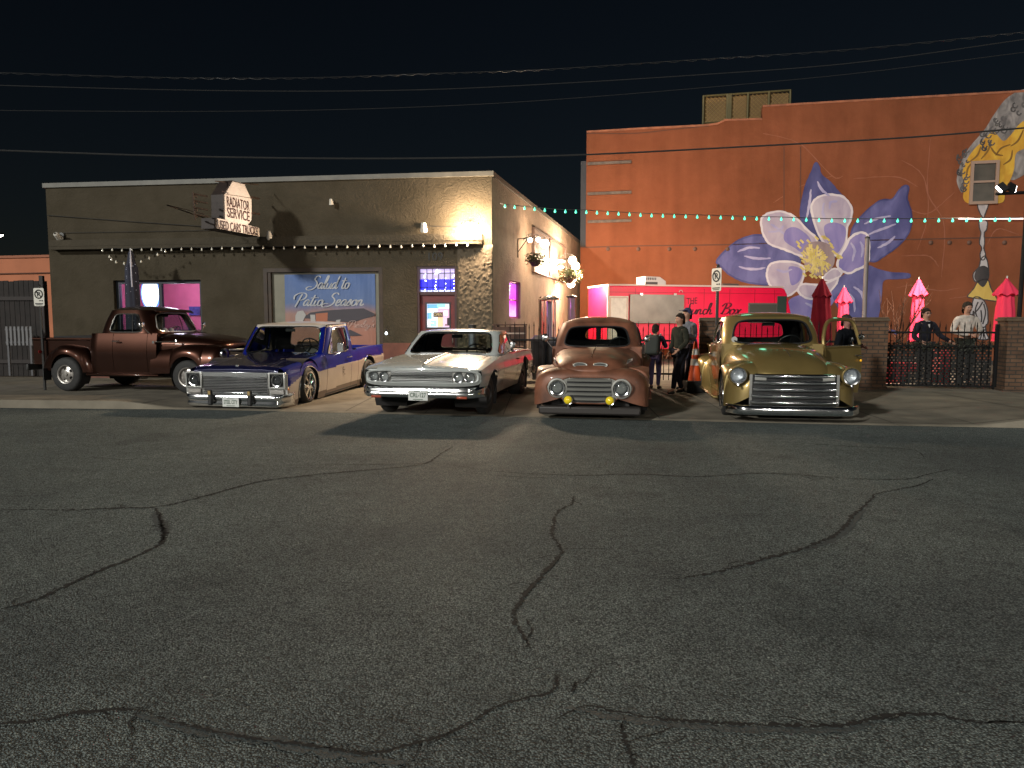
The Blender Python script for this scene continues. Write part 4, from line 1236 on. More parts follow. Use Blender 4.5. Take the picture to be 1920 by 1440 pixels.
o = mb.build('panel', mat('cage_panel', (.22, .13, .05), .7, noise=.2, scale=1.2), cage, smooth=0); o.location = -cage.location
mb = MB(); h_ = cz1 - cz0 - .25
k = 0.0
while k < (cb_ - ca_) + h_:
    for sg_ in (1, -1):
        x0, x1 = max(0, k - h_), min(k, cb_ - ca_)
        if x1 - x0 < .05: continue
        za_, zb_ = (x0 - (k - h_)), (x1 - (k - h_))
        if sg_ == 1: mb.tube([O.pt(ca_ + x0, cz0 + .2 + za_, -.93), O.pt(ca_ + x1, cz0 + .2 + zb_, -.93)], .012, 3, caps=False)
        else: mb.tube([O.pt(cb_ - x0, cz0 + .2 + za_, -.945), O.pt(cb_ - x1, cz0 + .2 + zb_, -.945)], .012, 3, caps=False)
    k += .17
o = mb.build('mesh_wire', mat('wire_tan', (.3, .2, .07), .5, .5), cage, merge=False); o.location = -cage.location

# ================================================================ FAR LEFT BUILDING, GATE
p = at_y(-200, 500, 31); q = at_y(92, 500, 29.5)
LP = Plane(p, q)
lo = empty('low_orange_building', LP.pt(LP.len / 2, 0), 0, 'low orange building behind the dark fence at the far left', 'building')
mb = MB(); zt_ = at_y(40, 480, 30).z; mb.pbox(LP, 0, LP.len + 3, 0, zt_ - .1, -6, 0)
o = mb.build('wall', mat('salmon_wall', (.48, .17, .085), .85, noise=.12, scale=.8), lo, smooth=0); o.location = -lo.location
mb = MB(); mb.pbox(LP, -.05, LP.len + 3.05, zt_ - .1, zt_, -6.05, .06)
o = mb.build('coping', mat('salmon_coping', (.35, .13, .07), .8), lo, smooth=0); o.location = -lo.location
mb = MB(); mb.tube([LP.pt(0, zt_ - .75, .03), LP.pt(LP.len + 2, zt_ - .72, .03)], .03, 5)
o = mb.build('conduit', mat('conduit_brown', (.12, .05, .03), .7), lo); o.location = -lo.location
fy = F.pt(0, 0).y
GP = Plane(at_y(-260, 700, fy + .4), at_y(97, 700, fy + .15))
fn_ = empty('plank_fence', GP.pt(GP.len / 2, 0), 0, 'tall dark plank fence left of the stucco building', 'fence')
mb = MB(); s = 0; random.seed(2)
while s < GP.len:
    w = min(.14, GP.len - s); mb.pbox(GP, s, s + w - .012, .05, 2.62 + random.uniform(-.02, .02), -.02 + random.uniform(-.004, .004), .0); s += .14
o = mb.build('plank', mat('dark_plank', (.013, .009, .008), .8, noise=.4, scale=5), fn_, smooth=0); o.location = -fn_.location
mb = MB(); mb.pbox(GP, 0, GP.len, .4, .5, .003, .05); mb.pbox(GP, 0, GP.len, 2.1, 2.2, .003, .05)
for s in (0, GP.len * .5, GP.len - .12): mb.pbox(GP, s, s + .1, 0, 2.75, .052, .14)
o = mb.build('rail', mat('fence_rail', (.02, .014, .013), .7), fn_, smooth=0); o.location = -fn_.location
# pale picket piece in front of it
c0 = at_y(14, 640, fy - .3)
pk = empty('picket_panel', (c0.x, c0.y, .1), 0, 'short pale picket panel leaning on the dark plank fence at far left', 'fence panel')
mb = MB()
for i in range(7): mb.box((i * .1 * 1.05, 0, 1.05), (.055, .02, .5))
mb.build('picket', mat('picket_grey', (.16, .16, .17), .7), pk, smooth=0)
mb = MB()
for z in (.88, 1.22): mb.box((.3, .028, z), (.72, .03, .05))
mb.box((.0, .03, .5), (.05, .05, 1.0)); mb.box((.6, .03, .5), (.05, .05, 1.0))
mb.build('rail', mat('picket_rail', (.1, .1, .11), .7), pk, smooth=0)

# ================================================================ NO PARKING SIGNS
def parking_sign(px, v0, v1, y, label, tilt, bottomz, w=.3, poleh=None, uu=None):
    pt = at_y(px, v1, y); top = at_y(px, v0, y).z; bot = pt.z
    e = empty('no_parking_sign', (pt.x, y, bottomz), tilt, label, 'sign', 'no parking signs')
    h = top - bot
    zb = bot - bottomz
    mb = MB(); mb.tube([(0, .03, 0), (0, .03, zb + h + .03)], .028, 8); mb.lathe([(.03, 0), (.034, .02), (.001, .05)], (0, .03, zb + h + .03), 'Z', 8)
    mb.build('post', M_['steel'], e)
    mb = MB(); P = []
    for cx, cz, a0 in ((w / 2 - .03, zb + h - .03, 0), (-w / 2 + .03, zb + h - .03, 90), (-w / 2 + .03, zb + .03, 180), (w / 2 - .03, zb + .03, 270)):
        for k in range(4): a = R(a0 + k * 30); P.append((cx + .03 * math.cos(a), -.004, cz + .03 * math.sin(a)))
    mb.prism(P, (0, .006, 0)); pl_ = mb.build('plate', mat('sign_plate_white', (.62, .60, .54), .45), e, smooth=0)
    mb = MB(); cz = zb + h * .66; r = w * .36
    mb.tube([(r * math.cos(2 * math.pi * k / 28), -.008, cz + r * math.sin(2 * math.pi * k / 28)) for k in range(28)], .013, 4, closed=True)
    mb.tube([(-r * .7, -.012, cz + r * .7), (r * .7, -.012, cz - r * .7)], .011, 4)
    put_text(mb, 'P', .2, (0, -.009, cz), (1, 0, 0), (0, 0, 1), w=w * .3, h=w * .42, bold=.006)
    mb.box((w * .12, -.008, zb + h * .3), (w * .2, .003, .02)); mb.box((w * .33, -.008, zb + h * .3), (w * .1, .003, .028)); mb.box((-.0, -.008, zb + h * .14), (w * .75, .003, .02)); mb.box((-.0, -.008, zb + h * .07), (w * .6, .003, .014))
    mb.build('symbol', mat('sign_black', (.02, .02, .02), .5), pl_, smooth=0)
    return e
parking_sign(74, 540, 574, 15.6, 'white no parking sign on a post before the dark plank fence', R(-6), .03, w=.24)
parking_sign(1343, 503, 546, 13.6, 'white no parking sign on a black post beside the food truck', R(-66), .1, w=.27)

# ================================================================ FENCE LINE, PILLARS
FZ = lambda u: float(np.interp(u, [900, 935, 1300, 1640, 1870, 2100], [17.25, 17.0, 15.9, 15.1, 14.6, 14.1]))
def FP(u): p = at_y(u, 650, FZ(u)); return Vector((p.x, p.y, 0))
IR = M_['iron']
def iron_fence(u0, u1, label, zb=.22, zt=1.42, rails=(.36, 1.1), spear=.12, gap=.115, ext=.0):
    a, b = FP(u0), FP(u1)
    pl_ = Plane(a, b)
    e = empty('iron_fence', a, 0, label, 'fence', 'black iron fences around the patio')
    mb = MB(); s = .06; k = 0
    while s < pl_.len - .03:
        h = zt + (.11 if k % 2 else 0) + (.06 if k % 4 == 2 else 0)
        mb.tube([pl_.pt(s, zb), pl_.pt(s, h - spear), pl_.pt(s, h - spear + .02), pl_.pt(s, h)], [.0095, .0095, .014, .002], 5, caps=False)
        s += gap; k += 1
    o = mb.build('picket', IR, e, merge=False); o.location = -e.location
    mb = MB()
    for z in rails: mb.pbox(pl_, .004, pl_.len - .004, z - .02, z + .02, -.02, .02)
    o = mb.build('rail', IR, e, smooth=0); o.location = -e.location
    mb = MB()
    for s in (0, pl_.len): mb.pbox(pl_, s - .03, s + .03, .05, zt + .05, -.03, .03); 
    o = mb.build('post', IR, e, smooth=0); o.location = -e.location
    return e, pl_
iron_fence(934, 1120, 'black iron picket fence beside the patio heater left of the copper brown pickup')
iron_fence(1124, 1302, 'black iron picket fence in front of the red food truck')
iron_fence(1350, 1590, 'black iron picket fence seen through the gold pickup cab windows')
fe4, scr = iron_fence(1652, 1868, 'black iron picket fence with woven dark screen where two men stand', rails=(.2, 1.02, 1.3), zt=1.42)
BRK = None
def brick_mat(name, c1, c2, mo, sc=1.0):
    m = bpy.data.materials.new(name); m.use_nodes = True
    nt = m.node_tree; N = nt.nodes; L = nt.links
    b = N['Principled BSDF']; b.inputs['Roughness'].default_value = .85
    tc = N.new('ShaderNodeTexCoord'); sp = N.new('ShaderNodeSeparateXYZ'); L.new(tc.outputs['Object'], sp.inputs[0])
    ad = N.new('ShaderNodeMath'); L.new(sp.outputs['X'], ad.inputs[0]); L.new(sp.outputs['Y'], ad.inputs[1])
    cb_ = N.new('ShaderNodeCombineXYZ'); L.new(ad.outputs[0], cb_.inputs[0]); L.new(sp.outputs['Z'], cb_.inputs[1])
    br_ = N.new('ShaderNodeTexBrick'); L.new(cb_.outputs[0], br_.inputs['Vector'])
    br_.inputs['Scale'].default_value = sc; br_.inputs['Brick Width'].default_value = .22; br_.inputs['Row Height'].default_value = .078
    br_.inputs['Mortar Size'].default_value = .011; br_.inputs['Color1'].default_value = (*c1, 1); br_.inputs['Color2'].default_value = (*c2, 1); br_.inputs['Mortar'].default_value = (*mo, 1)
    n = N.new('ShaderNodeTexNoise'); n.inputs['Scale'].default_value = 6; L.new(tc.outputs['Object'], n.inputs['Vector'])
    mx = N.new('ShaderNodeMix'); mx.data_type = 'RGBA'; mx.blend_type = 'MULTIPLY'; mx.inputs[0].default_value = .7
    L.new(br_.outputs['Color'], mx.inputs[6]); L.new(n.outputs['Fac'], mx.inputs[7]); L.new(mx.outputs[2], b.inputs['Base Color'])
    bp = N.new('ShaderNodeBump'); bp.inputs['Strength'].default_value = .5; bp.inputs['Distance'].default_value = .01; bp.invert = True
    L.new(br_.outputs['Fac'], bp.inputs['Height']); L.new(bp.outputs[0], b.inputs['Normal'])
    return m
BRK = brick_mat('brown_brick', (.18, .096, .052), (.125, .066, .038), (.055, .042, .03))
def pillar(u0, u1, label, y=None):
    a = FP((u0 + u1) / 2) - Vector((0, .15, 0))
    w = (u1 - u0) / FPX * (a.y - .25)
    e = empty('brick_pillar', (a.x, a.y, .09), math.atan2(scr.d.y, scr.d.x), label, 'pillar', 'brick pillars of the patio fence')
    mb = MB(); mb.box((0, 0, .72), (w * .94, .5, 1.44)); mb.build('shaft', BRK, e, smooth=0)
    mb = MB(); mb.box((0, 0, 1.465), (w, .56, .05)); mb.box((0, 0, 1.505), (w * .95, .52, .03)); mb.build('cap', mat('pillar_cap', (.09, .06, .035), .8, noise=.2), e, smooth=0, bevel=.008)
    mb = MB(); mb.box((0, 0, .05), (w * 1.0, .55, .1)); mb.build('plinth', BRK, e, smooth=0)
pillar(1306, 1352, 'brown brick pillar with orange cone beside it, left of the gold pickup')
pillar(1590, 1651, 'brown brick pillar behind the open door of the gold pickup')
pillar(1870, 1990, 'brown brick pillar at the right edge with a pink parasol above it')
# woven dark privacy screen with many little gaps
mb = MB(); random.seed(21)
NX, NZ = 54, 30
sx0, sx1, sz0, sz1 = .06, scr.len - .06, .22, 1.03
for i in range(NX):
    for j in range(NZ):
        hole = (j % 2 == 0 and (i + (j // 2) % 2) % 2 == 0 and random.random() < .85)
        if hole: continue
        a, b = lerp(sx0, sx1, i / NX), lerp(sx0, sx1, (i + 1) / NX)
        c, d = lerp(sz0, sz1, j / NZ), lerp(sz0, sz1, (j + 1) / NZ)
        mb.pbox(scr, a, b + .001, c, d + .001, -.045 + random.uniform(-.006, .006), -.035 + random.uniform(-.003, .003))
sc_ = tag(mb.build('privacy_screen', mat('woven_dark', (.006, .0055, .005), .8), smooth=0, merge=False), 'dark woven privacy screen with little gaps tied behind the right iron fence', 'screen')
mb = MB(); random.seed(22)
for i in range(900):
    s, z = random.uniform(sx0, sx1), 1.02 + random.gauss(0, .05)
    q = scr.pt(s, z, random.uniform(-.12, .05)); r = .03
    d1 = Vector((random.uniform(-1, 1), random.uniform(-1, 1), random.uniform(-1, 1))).normalized() * r
    d2 = Vector((random.uniform(-1, 1), random.uniform(-1, 1), random.uniform(-1, 1))).normalized() * r * .6
    mb.add([q - d1, q + d2, q + d1, q - d2], [(0, 1, 2, 3)])
tag(mb.build('vine', mat('dark_vine', (.02, .022, .014), .8), smooth=0, merge=False), 'dark leafy vine trailing along the top of the woven screen', 'vine', kind='stuff')
# clutter lit behind the screen: red and pale planter boxes
PL = mat('red_planter', (.5, .03, .04), .5); PW = mat('pale_planter', (.4, .36, .3), .7)
for k, (u, w, h, m_, lab) in enumerate(((1700, .5, .55, PL, 'low red planter box behind the left half of the woven screen'), (1752, .8, .5, PL, 'long red planter box behind the middle of the woven screen'), (1795, .5, .3, PW, 'pale planter box behind the second man'), (1846, .18, .8, PL, 'narrow red post planter near the right pillar'))):
    c = FP(u) + Vector((0, 1.5, .09))
    e = empty('planter_box', c, 0, lab, 'planter', 'planters behind the screen')
    mb = MB(); t = .03
    for cx, cy, bw, bd in ((-w / 2, 0, t, .4), (w / 2, 0, t, .4), (0, -.2, w - t, t), (0, .2, w - t, t)): mb.box((cx, cy, h / 2), (bw, bd, h))
    mb.build('box', m_, e, smooth=0)
    mb = MB(); mb.box((0, 0, h - .06), (w - t, .37, .03)); mb.build('soil', mat('soil', (.03, .02, .015), .9, noise=.3), e, smooth=0)

# ================================================================ PARASOLS
PINKU = mat('pink_canvas', (.70, .045, .10), .85, spec=.1, bump=.2, bscale=30)
BURG = mat('burgundy_canvas', (.075, .004, .008), .9, spec=.05, noise=.2, scale=3, bump=.3, bscale=20)
def parasol(u, vtop, vbot, y, mt, label, rad=.12, flare=.2, lit=False):
    top = at_y(u, vtop, y); h = top.z - .09
    hb = at_y(u, vbot, y).z - .09
    e = empty('closed_parasol', (top.x, top.y, .09), random.uniform(0, 1), label, 'parasol', 'closed patio parasols')
    mb = MB(); mb.tube([(0, 0, 0), (0, 0, h + .06)], .02, 8); mb.build('pole', M_['dull_chrome'], e)
    mb = MB(); mb.lathe([(.0, 0), (.26, 0), (.26, .04), (.22, .06), (.04, .08), (.04, .3)], (0, 0, 0), 'Z', 20); mb.build('base', M_['steel'], e)
    rad *= 1.22; flare *= 1.15
    prof = [(.03, h), (.06, h - .06), (flare * .8, h - .32), (flare, h - .4), (rad * .85, h - .405), (rad * .9, h - .6), (rad, lerp(h, hb, .5)), (rad * 1.1, hb + .3), (rad * 1.2, hb), (rad * .6, hb + .02)]
    n = 40; mb = MB(); rows = []
    for i, (r, z) in enumerate(prof):
        amp = .0 if i < 2 else .10
        rows.append([(r * (1 + amp * math.sin(8 * 2 * math.pi * k / n + z * 2)) * math.cos(2 * math.pi * k / n), r * (1 + amp * math.sin(8 * 2 * math.pi * k / n + z * 2)) * math.sin(2 * math.pi * k / n), z - (.03 * math.cos(8 * 2 * math.pi * k / n) if 2 <= i <= 3 else 0)) for k in range(n)])
    mb.grid(rows, closed=True); mb.build('canopy', mt, e, smooth=70)
    return e
parasol(1542, 523, 655, 16.6, BURG, 'tall folded burgundy parasol right behind the gold pickup', .17, .18)
parasol(1583, 539, 660, 19.6, PINKU, 'small folded pink parasol between the burgundy one and the pillar', .11, .18)
parasol(1723, 524, 640, 18.2, PINKU, 'folded pink parasol behind the man in the black jacket', .12, .19)
parasol(1888, 522, 640, 17.8, PINKU, 'folded pink parasol above the right edge pillar', .16, .24)
pl5 = parasol(245, 470, 640, F.pt(3, 0, .9).y, mat('navy_canvas', (.02, .022, .04), .8, bump=.3, bscale=20), 'folded dark parasol with fairy lights in front of the left shop window', .13, .1)
mb = MB(); random.seed(4)
hh = at_y(245, 470, F.pt(3, 0, .9).y).z - .09
for i in range(46):
    t = i / 45; z = lerp(hh - .3, 1.0, t); a = -math.pi / 2 + .9 * math.sin(i * 1.3); r = .135 + .02 * t
    mb.lathe([(.001, .012), (.012, 0), (.001, -.012)], (r * math.cos(a), r * math.sin(a), z), 'Z', 6)
mb.build('fairy_light', mat('fairy_dim', (.5, .5, .55), .4, emit=(.6, .65, .9), estr=.12), pl5)
mb = MB(); mb.tube([(.03, -.14, hh - .9), (.02, -.12, hh - .3), (.0, -.03, hh + .03)], [.02, .025, .01], 6); mb.build('tie', mat('tie_white', (.5, .48, .55), .6), pl5)

# ================================================================ FOOD TRUCK
ta_, tb_ = at_y(1140, 600, 25.6), at_y(1478, 600, 27.3)
T = Plane(ta_, tb_)
ft = empty('food_truck', T.pt(T.len / 2, 0, -1), 0, 'bright red food truck lettered THE Lunch Box parked before the orange wall', 'food truck')
RED = mat('truck_red', (.86, .004, .055), .45, noise=.06, scale=1.5)
def tp(mb, nm, mt, par=None, **k):
    o = mb.build(nm, mt, par or ft, **k)
    if par is None: o.location = -ft.location
    return o
def tz(u, v): return T.uv(u, v)
zt_ = tz(1140, 535)[1]; W_ = 2.1
mb = MB()
Pf = [(0, .55), (T.len - .05, .55), (T.len + .25, 1.2), (T.len + .18, 1.6), (T.len - .08, zt_ - .25), (T.len - .2, zt_ - .04), (T.len - .35, zt_), (0.03, zt_), (0, zt_ - .05)]
mb.prism([T.pt(s, z, 0) for s, z in Pf], -T.n * W_); tp(mb, 'body', RED, smooth=0, bevel=.04)
mb = MB(); mb.pbox(T, -.02, T.len - .25, zt_ - .01, zt_ + .05, -W_ - .02, .025); mb.pbox(T, -.03, .03, .55, zt_, -.03, .03)
tp(mb, 'roof_rail', mat('rail_pale', (.62, .45, .40), .5), smooth=0)
a, b = tz(1141, 555), tz(1177, 600)
mb = MB(); mb.pbox(T, a[0] + .02, b[0], tz(1150, 640)[1], a[1], .004, .04); bd = tp(mb, 'menu_board', mat('menu_white', (.78, .74, .66), .6, noise=.08), smooth=0)
mb = MB(); frame(mb, T, a[0] + .04, b[0] - .03, tz(1150, 640)[1] + .03, a[1] - .03, .035, .041, .06); tp(mb, 'frame', mat('menu_frame', (.65, .5, .4), .5), bd, smooth=0)
a, b = tz(1180, 552), tz(1281, 603)
mb = MB(); mb.pbox(T, a[0], b[0] - .02, b[1], a[1], .035, .08); mb.pbox(T, a[0] - .03, b[0] + .01, b[1] - .06, b[1] - .003, .004, .12)
hp = tp(mb, 'serving_hatch', mat('hatch_grey', (.22, .20, .17), .4, .3, noise=.15, scale=2), smooth=0)
mb = MB()
for s in (lerp(a[0], b[0], .2), lerp(a[0], b[0], .82)): mb.pbox(T, s - .05, s + .05, a[1] - .02, a[1] + .05, .081, .1)
tp(mb, 'hinge', M_['dull_chrome'], hp, smooth=0)
mb = MB()
for s in (lerp(0, T.len, k / 7) for k in (1, 3.6, 4.6, 5.6, 6.4)):
    mb.pbox(T, s - .008, s + .008, .6, zt_ - .08, .002, .006)
mb.pbox(T, .05, T.len - .3, 1.05, 1.065, .002, .007); mb.pbox(T, .05, T.len - .3, zt_ - .24, zt_ - .225, .002, .007)
tp(mb, 'panel_seam', mat('truck_seam', (.35, .004, .02), .5), smooth=0)
mb = MB()
for k in range(40):
    p = T.pt(.12 + k * (T.len - .5) / 39, zt_ - .12, .002); mb.add([p + T.n * .006 + T.d * a + up * b for a, b in ((-.01, -.01), (.01, -.01), (.01, .01), (-.01, .01))], [(0, 1, 2, 3)])
tp(mb, 'rivet_row', mat('rivet_red', (.5, .05, .08), .3), smooth=0, merge=False)
LTR = mat('truck_lettering', (.07, .0, .012), .5)
mb = MB()
p = T.pt(*tz(1297, 564), .012); put_text(mb, 'THE', .3, p, T.d - Vector((0, 0, -.06)), up, w=.42, h=.22)
p = T.pt(*tz(1309, 589), .012); brush(mb, 'Lunch', .40, p, T.d, up, wid=.13, width=1.12, shear=.25)
p = T.pt(*tz(1370, 589), .012); brush(mb, 'Box', .40, p, T.d, up, wid=.13, width=.86, shear=.25)
tp(mb, 'lettering', LTR, smooth=0)
mb = MB(); a, b = tz(1403, 568), tz(1457, 600)
mb.pbox(T, a[0], b[0], b[1] - .1, a[1], -.01, .02); fr = tp(mb, 'side_window', mat('rubber_seal', (.12, .1, .09), .6), smooth=0)
mb = MB(); mb.pbox(T, a[0] + .05, b[0] - .05, b[1] - .05, a[1] - .05, .021, .026); tp(mb, 'pane', mat('truck_glass', (.10, .10, .085), .08, .2), fr, smooth=0)
mb = MB(); e0 = T.len
mb.add([T.pt(e0 - .08 + .003, zt_ - .30, -.12), T.pt(e0 + .17, 1.65, -.12), T.pt(e0 + .17, 1.65, -W_ + .12), T.pt(e0 - .08 + .003, zt_ - .30, -W_ + .12)], [(0, 1, 2, 3)])
mb.pbox(T, e0 - .5, e0 - .12, 1.65, zt_ - .32, .004, .03)
tp(mb, 'windshield', mat('truck_glass_green', (.05, .08, .065), .1, .2), smooth=0)
mb = MB()
for u, v in ((1276, 548), (1383, 553), (1153, 550)):
    p = T.pt(*tz(u, v), .03); mb.tube([p + T.d * (.07 * math.cos(x)) + up * (.07 * math.sin(x)) for x in np.linspace(0, math.pi, 8)], .014, 5); mb.tube([p - T.d * .1 - up * .06, p + T.d * .1 - up * .06], .02, 5)
tp(mb, 'marker_lamp', mat('marker_pale', (.6, .35, .35), .4))
mb = MB(); a = tz(1220, 516); s = a[0]
mb.prism([T.pt(s, zt_ + .05, -.5), T.pt(s + .85, zt_ + .05, -.5), T.pt(s + .85, zt_ + .2, -.5), T.pt(s + .6, zt_ + .36, -.5), T.pt(s, zt_ + .38, -.5)], -T.n * .8)
tp(mb, 'roof_unit', mat('ac_white', (.55, .5, .47), .5), smooth=0, bevel=.03)
mb = MB(); mb.pbox(T, s + .02, s + .5, zt_ + .04, zt_ + .17, -.498, -.485)
for k in range(6): mb.pbox(T, s + .06 + k * .07, s + .09 + k * .07, zt_ + .24, zt_ + .33, -.498, -.487)
tp(mb, 'vent', mat('vent_dark', (.06, .05, .05), .6), smooth=0)
mb = MB(); mb.tube([T.pt(tz(1365, 532)[0], zt_ + .1, -.4), T.pt(tz(1395, 532)[0], zt_ + .1, -.4)], .05, 8); tp(mb, 'roof_pipe', mat('pipe_dark', (.1, .07, .06), .6))
for s in (1.2, T.len - 1.2):
    mb = MB(); mb.lathe([(.001, -.1), (.2, -.1), (.36, -.12), (.38, -.08), (.38, .08), (.36, .12), (.001, .12)], T.pt(s, .42, -.1), 'Y', 24); tp(mb, 'wheel', M_['rubber'])

# ================================================================ PATIO LAMPS, BASKETS, HEATER
GLOBE = mat('globe_glow', (1, .9, .75), .3, emit=(1, .84, .62), estr=16)
def side_pt(u, v, off): return S.pt(*S.uv(u, v, off), off)
def globe(u, v, off, r, label, power, light=True):
    p = side_pt(u, v, off)
    w = p - S.n * (off - .01)
    e = empty('globe_lamp', p, 0, label, 'lamp', 'globe lamps on the side wall')
    mb = MB(); mb.lathe([(.001, -r), (r * .5, -r * .87), (r * .87, -r * .5), (r, 0), (r * .87, r * .5), (r * .5, r * .87), (.001, r)], (0, 0, 0), 'Z', 18); mb.build('globe', GLOBE, e)
    mb = MB(); d = w - p; mb.tube([d, d * .5 + Vector((0, 0, r + .1)), Vector((0, 0, r + .06)), Vector((0, 0, r * .8))], .012, 6)
    mb.lathe([(r * .45, 0), (r * .3, .05), (.001, .06)], (0, 0, r * .8), 'Z', 12); mb.build('bracket', FIX, e)
    if light: lamp('globe_light', 'POINT', p + S.n * (r + .04) + Vector((0, 0, -.02)), power, (1, .72, .48), r)
globe(1021, 457, .55, .13, 'bright globe lamp above the first hanging basket', 200)
globe(1009, 449, .45, .07, 'small globe lamp left of the bright globe above the first basket', 20, True)
globe(994, 450, .14, .07, 'globe lamp tight to the wall at the board corner', 12, True)
globe(1073, 488, .55, .15, 'upper globe lamp of the pair by the second basket', 1000)
globe(1079, 499, .75, .15, 'lower globe lamp of the pair by the second basket', 1000)
globe(1070, 533, .6, .13, 'globe lamp hanging under the second basket', 700)
# light bars over the board
for (u0, v0, u1, v1, lab) in ((1031, 487, 1057, 490, 'upper white light bar on the brown board'), (1028, 503, 1055, 501, 'lower white light bar on the brown board')):
    a, b = side_pt(u0, v0, .12), side_pt(u1, v1, .12)
    e = empty('light_bar', a, 0, lab, 'light bar', 'light bars on the board')
    mb = MB(); mb.tube([Vector((0, 0, 0)), b - a], .045, 8); mb.build('tube', GLOBE, e)
    mb = MB(); mb.tube([Vector((0, 0, .05)) - S.n * .03, b - a + Vector((0, 0, .05)) - S.n * .03], .025, 5); mb.build('housing', FIX, e)
def basket(u, v, off, sc, label):
    p = side_pt(u, v, off)
    e = empty('hanging_basket', p, 0, label, 'hanging plant', 'hanging flower baskets')
    w = -S.n * (off - .01)
    mb = MB(); mb.tube([w + Vector((0, 0, .1)), w + Vector((0, 0, .62)), Vector((0, 0, .66)), Vector((0, 0, .6))], .016, 6); mb.tube([w + Vector((0, 0, .25)), w * .4 + Vector((0, 0, .64))], .012, 5)
    mb.build('bracket', IR, e)
    mb = MB()
    for k in range(3): a = k * 2.1; mb.tube([(0, 0, .62), (.17 * sc * math.cos(a), .17 * sc * math.sin(a), .03)], .005, 4)
    mb.build('chain', M_['dull_chrome'], e)
    mb = MB(); mb.lathe([(.001, -.17 * sc), (.09 * sc, -.15 * sc), (.16 * sc, -.06 * sc), (.18 * sc, .02), (.15 * sc, .0), (.001, 0)], (0, 0, 0), 'Z', 16); mb.build('pot', mat('basket_dark', (.06, .04, .03), .8), e)
    mb = MB(); rnd = random.Random(int(u))
    for i in range(420):
        a, r, z = rnd.uniform(0, 6.28), rnd.random() ** .6 * .3 * sc, rnd.uniform(-.08, .17) * sc
        if r > .2 * sc: z -= .1 * sc * rnd.random()
        q = Vector((r * math.cos(a), r * math.sin(a), z + .04))
        d1 = Vector((rnd.uniform(-1, 1), rnd.uniform(-1, 1), rnd.uniform(-.6, 1))).normalized() * .045 * sc; d2 = Vector((rnd.uniform(-1, 1), rnd.uniform(-1, 1), rnd.uniform(-1, 1))).normalized() * .018 * sc
        mb.add([q - d1, q + d2, q + d1, q - d2], [(0, 1, 2, 3)])
    mb.build('foliage', mat('basket_leaf', (.10, .12, .035), .6, noise=.5, scale=20), e, smooth=0, merge=False)
basket(1003, 489, .5, 1.0, 'hanging basket of trailing plants nearest the street corner')
basket(1069, 519, .6, 1.5, 'larger hanging basket by the far end of the side wall')
# patio heater
hp_ = at_y(1030, 640, 19.3); hz = at_y(1030, 562, 19.3).z
e = empty('patio_heater', (hp_.x, hp_.y, .09), 0, 'steel patio heater with a wide mushroom cap and glass tube', 'patio heater')
H = hz - .09
mb = MB(); mb.lathe([(.31, H), (.26, H + .04), (.12, H + .1), (.03, H + .12), (.001, H + .12)], (0, 0, 0), 'Z', 28); mb.lathe([(.305, H - .004), (.001, H + .02)], (0, 0, 0), 'Z', 28); mb.build('cap', mat('heater_steel', (.7, .66, .62), .25, .9), e)
mb = MB(); mb.lathe([(.2, 0), (.2, .85), (.17, .9), (.001, .9)], (0, 0, 0), 'Z', 20); mb.build('base', M_['black'], e)
mb = MB()
for k in range(4): a = k * math.pi / 2 + .4; mb.tube([(.17 * math.cos(a), .17 * math.sin(a), .9), (.15 * math.cos(a), .15 * math.sin(a), H)], .014, 6)
mb.build('guard', M_['dull_chrome'], e)
mb = MB(); mb.tube([(0, 0, .9), (0, 0, H - .05)], .07, 14); mb.build('glass_tube', mat('heater_glass', (.45, .35, .5), .08, .7), e)
# second heater column farther back
hq = at_y(1071, 640, 23)
e = empty('heater_column', (hq.x, hq.y, .09), 0, 'slim steel heater column farther back beside the end of the side wall', 'patio heater')
mb = MB(); mb.tube([(0, 0, .6), (0, 0, 2.2)], .12, 14); mb.build('glass_tube', mat('heater_glass'  , (.45, .35, .5)), e)
mb = MB(); mb.lathe([(.24, 0), (.24, .6), (.13, .62)], (0, 0, 0), 'Z', 18); mb.lathe([(.14, 2.2), (.18, 2.24), (.001, 2.3)], (0, 0, 0), 'Z', 18); mb.build('base', M_['steel'], e)
# grey ash post by the door
pz = F.pt(sz(F, 890, 620)[0], 0, .35)
e = empty('ash_post', (pz.x, pz.y, .09), 0, 'grey steel cigarette post standing right of the maroon door', 'post')
mb = MB(); mb.lathe([(.16, 0), (.16, .03), (.085, .06), (.085, 1.28)], (0, 0, 0), 'Z', 18); mb.build('tube', mat('ash_steel', (.22, .24, .28), .35, .6), e)
mb = MB(); mb.lathe([(.09, 1.28), (.095, 1.36), (.001, 1.38)], (0, 0, 0), 'Z', 18); mb.build('cap', M_['steel'], e)
# slatted dark bench crate against the side wall
q = at_y(958, 640, 16.95)
cr_ = empty('wooden_host_stand', (q.x - .02, q.y, .09), R(4), 'dark slatted wooden stand with a pale lettering strip under the purple window', 'stand')
CW = mat('dark_slat_wood', (.07, .035, .025), .7, noise=.35, scale=4)
mb = MB()
for k in range(8): mb.box((0, 0, .16 + k * .155), (.76, .02, .14))
mb.box((-.36, .04, .68), (.06, .06, 1.32)); mb.box((.36, .04, .68), (.06, .06, 1.32)); mb.box((0, .2, 1.36), (.8, .46, .03)); mb.box((-.37, .22, .68), (.03, .38, 1.3)); mb.box((.37, .22, .68), (.03, .38, 1.3))
mb.build('slat_panel', CW, cr_, smooth=0)
mb = MB(); mb.box((0, -.016, 1.16), (.70, .01, .035)); mb.build('metal_strip', mat('strip_pale', (.4, .32, .28), .4, .4), cr_, smooth=0)
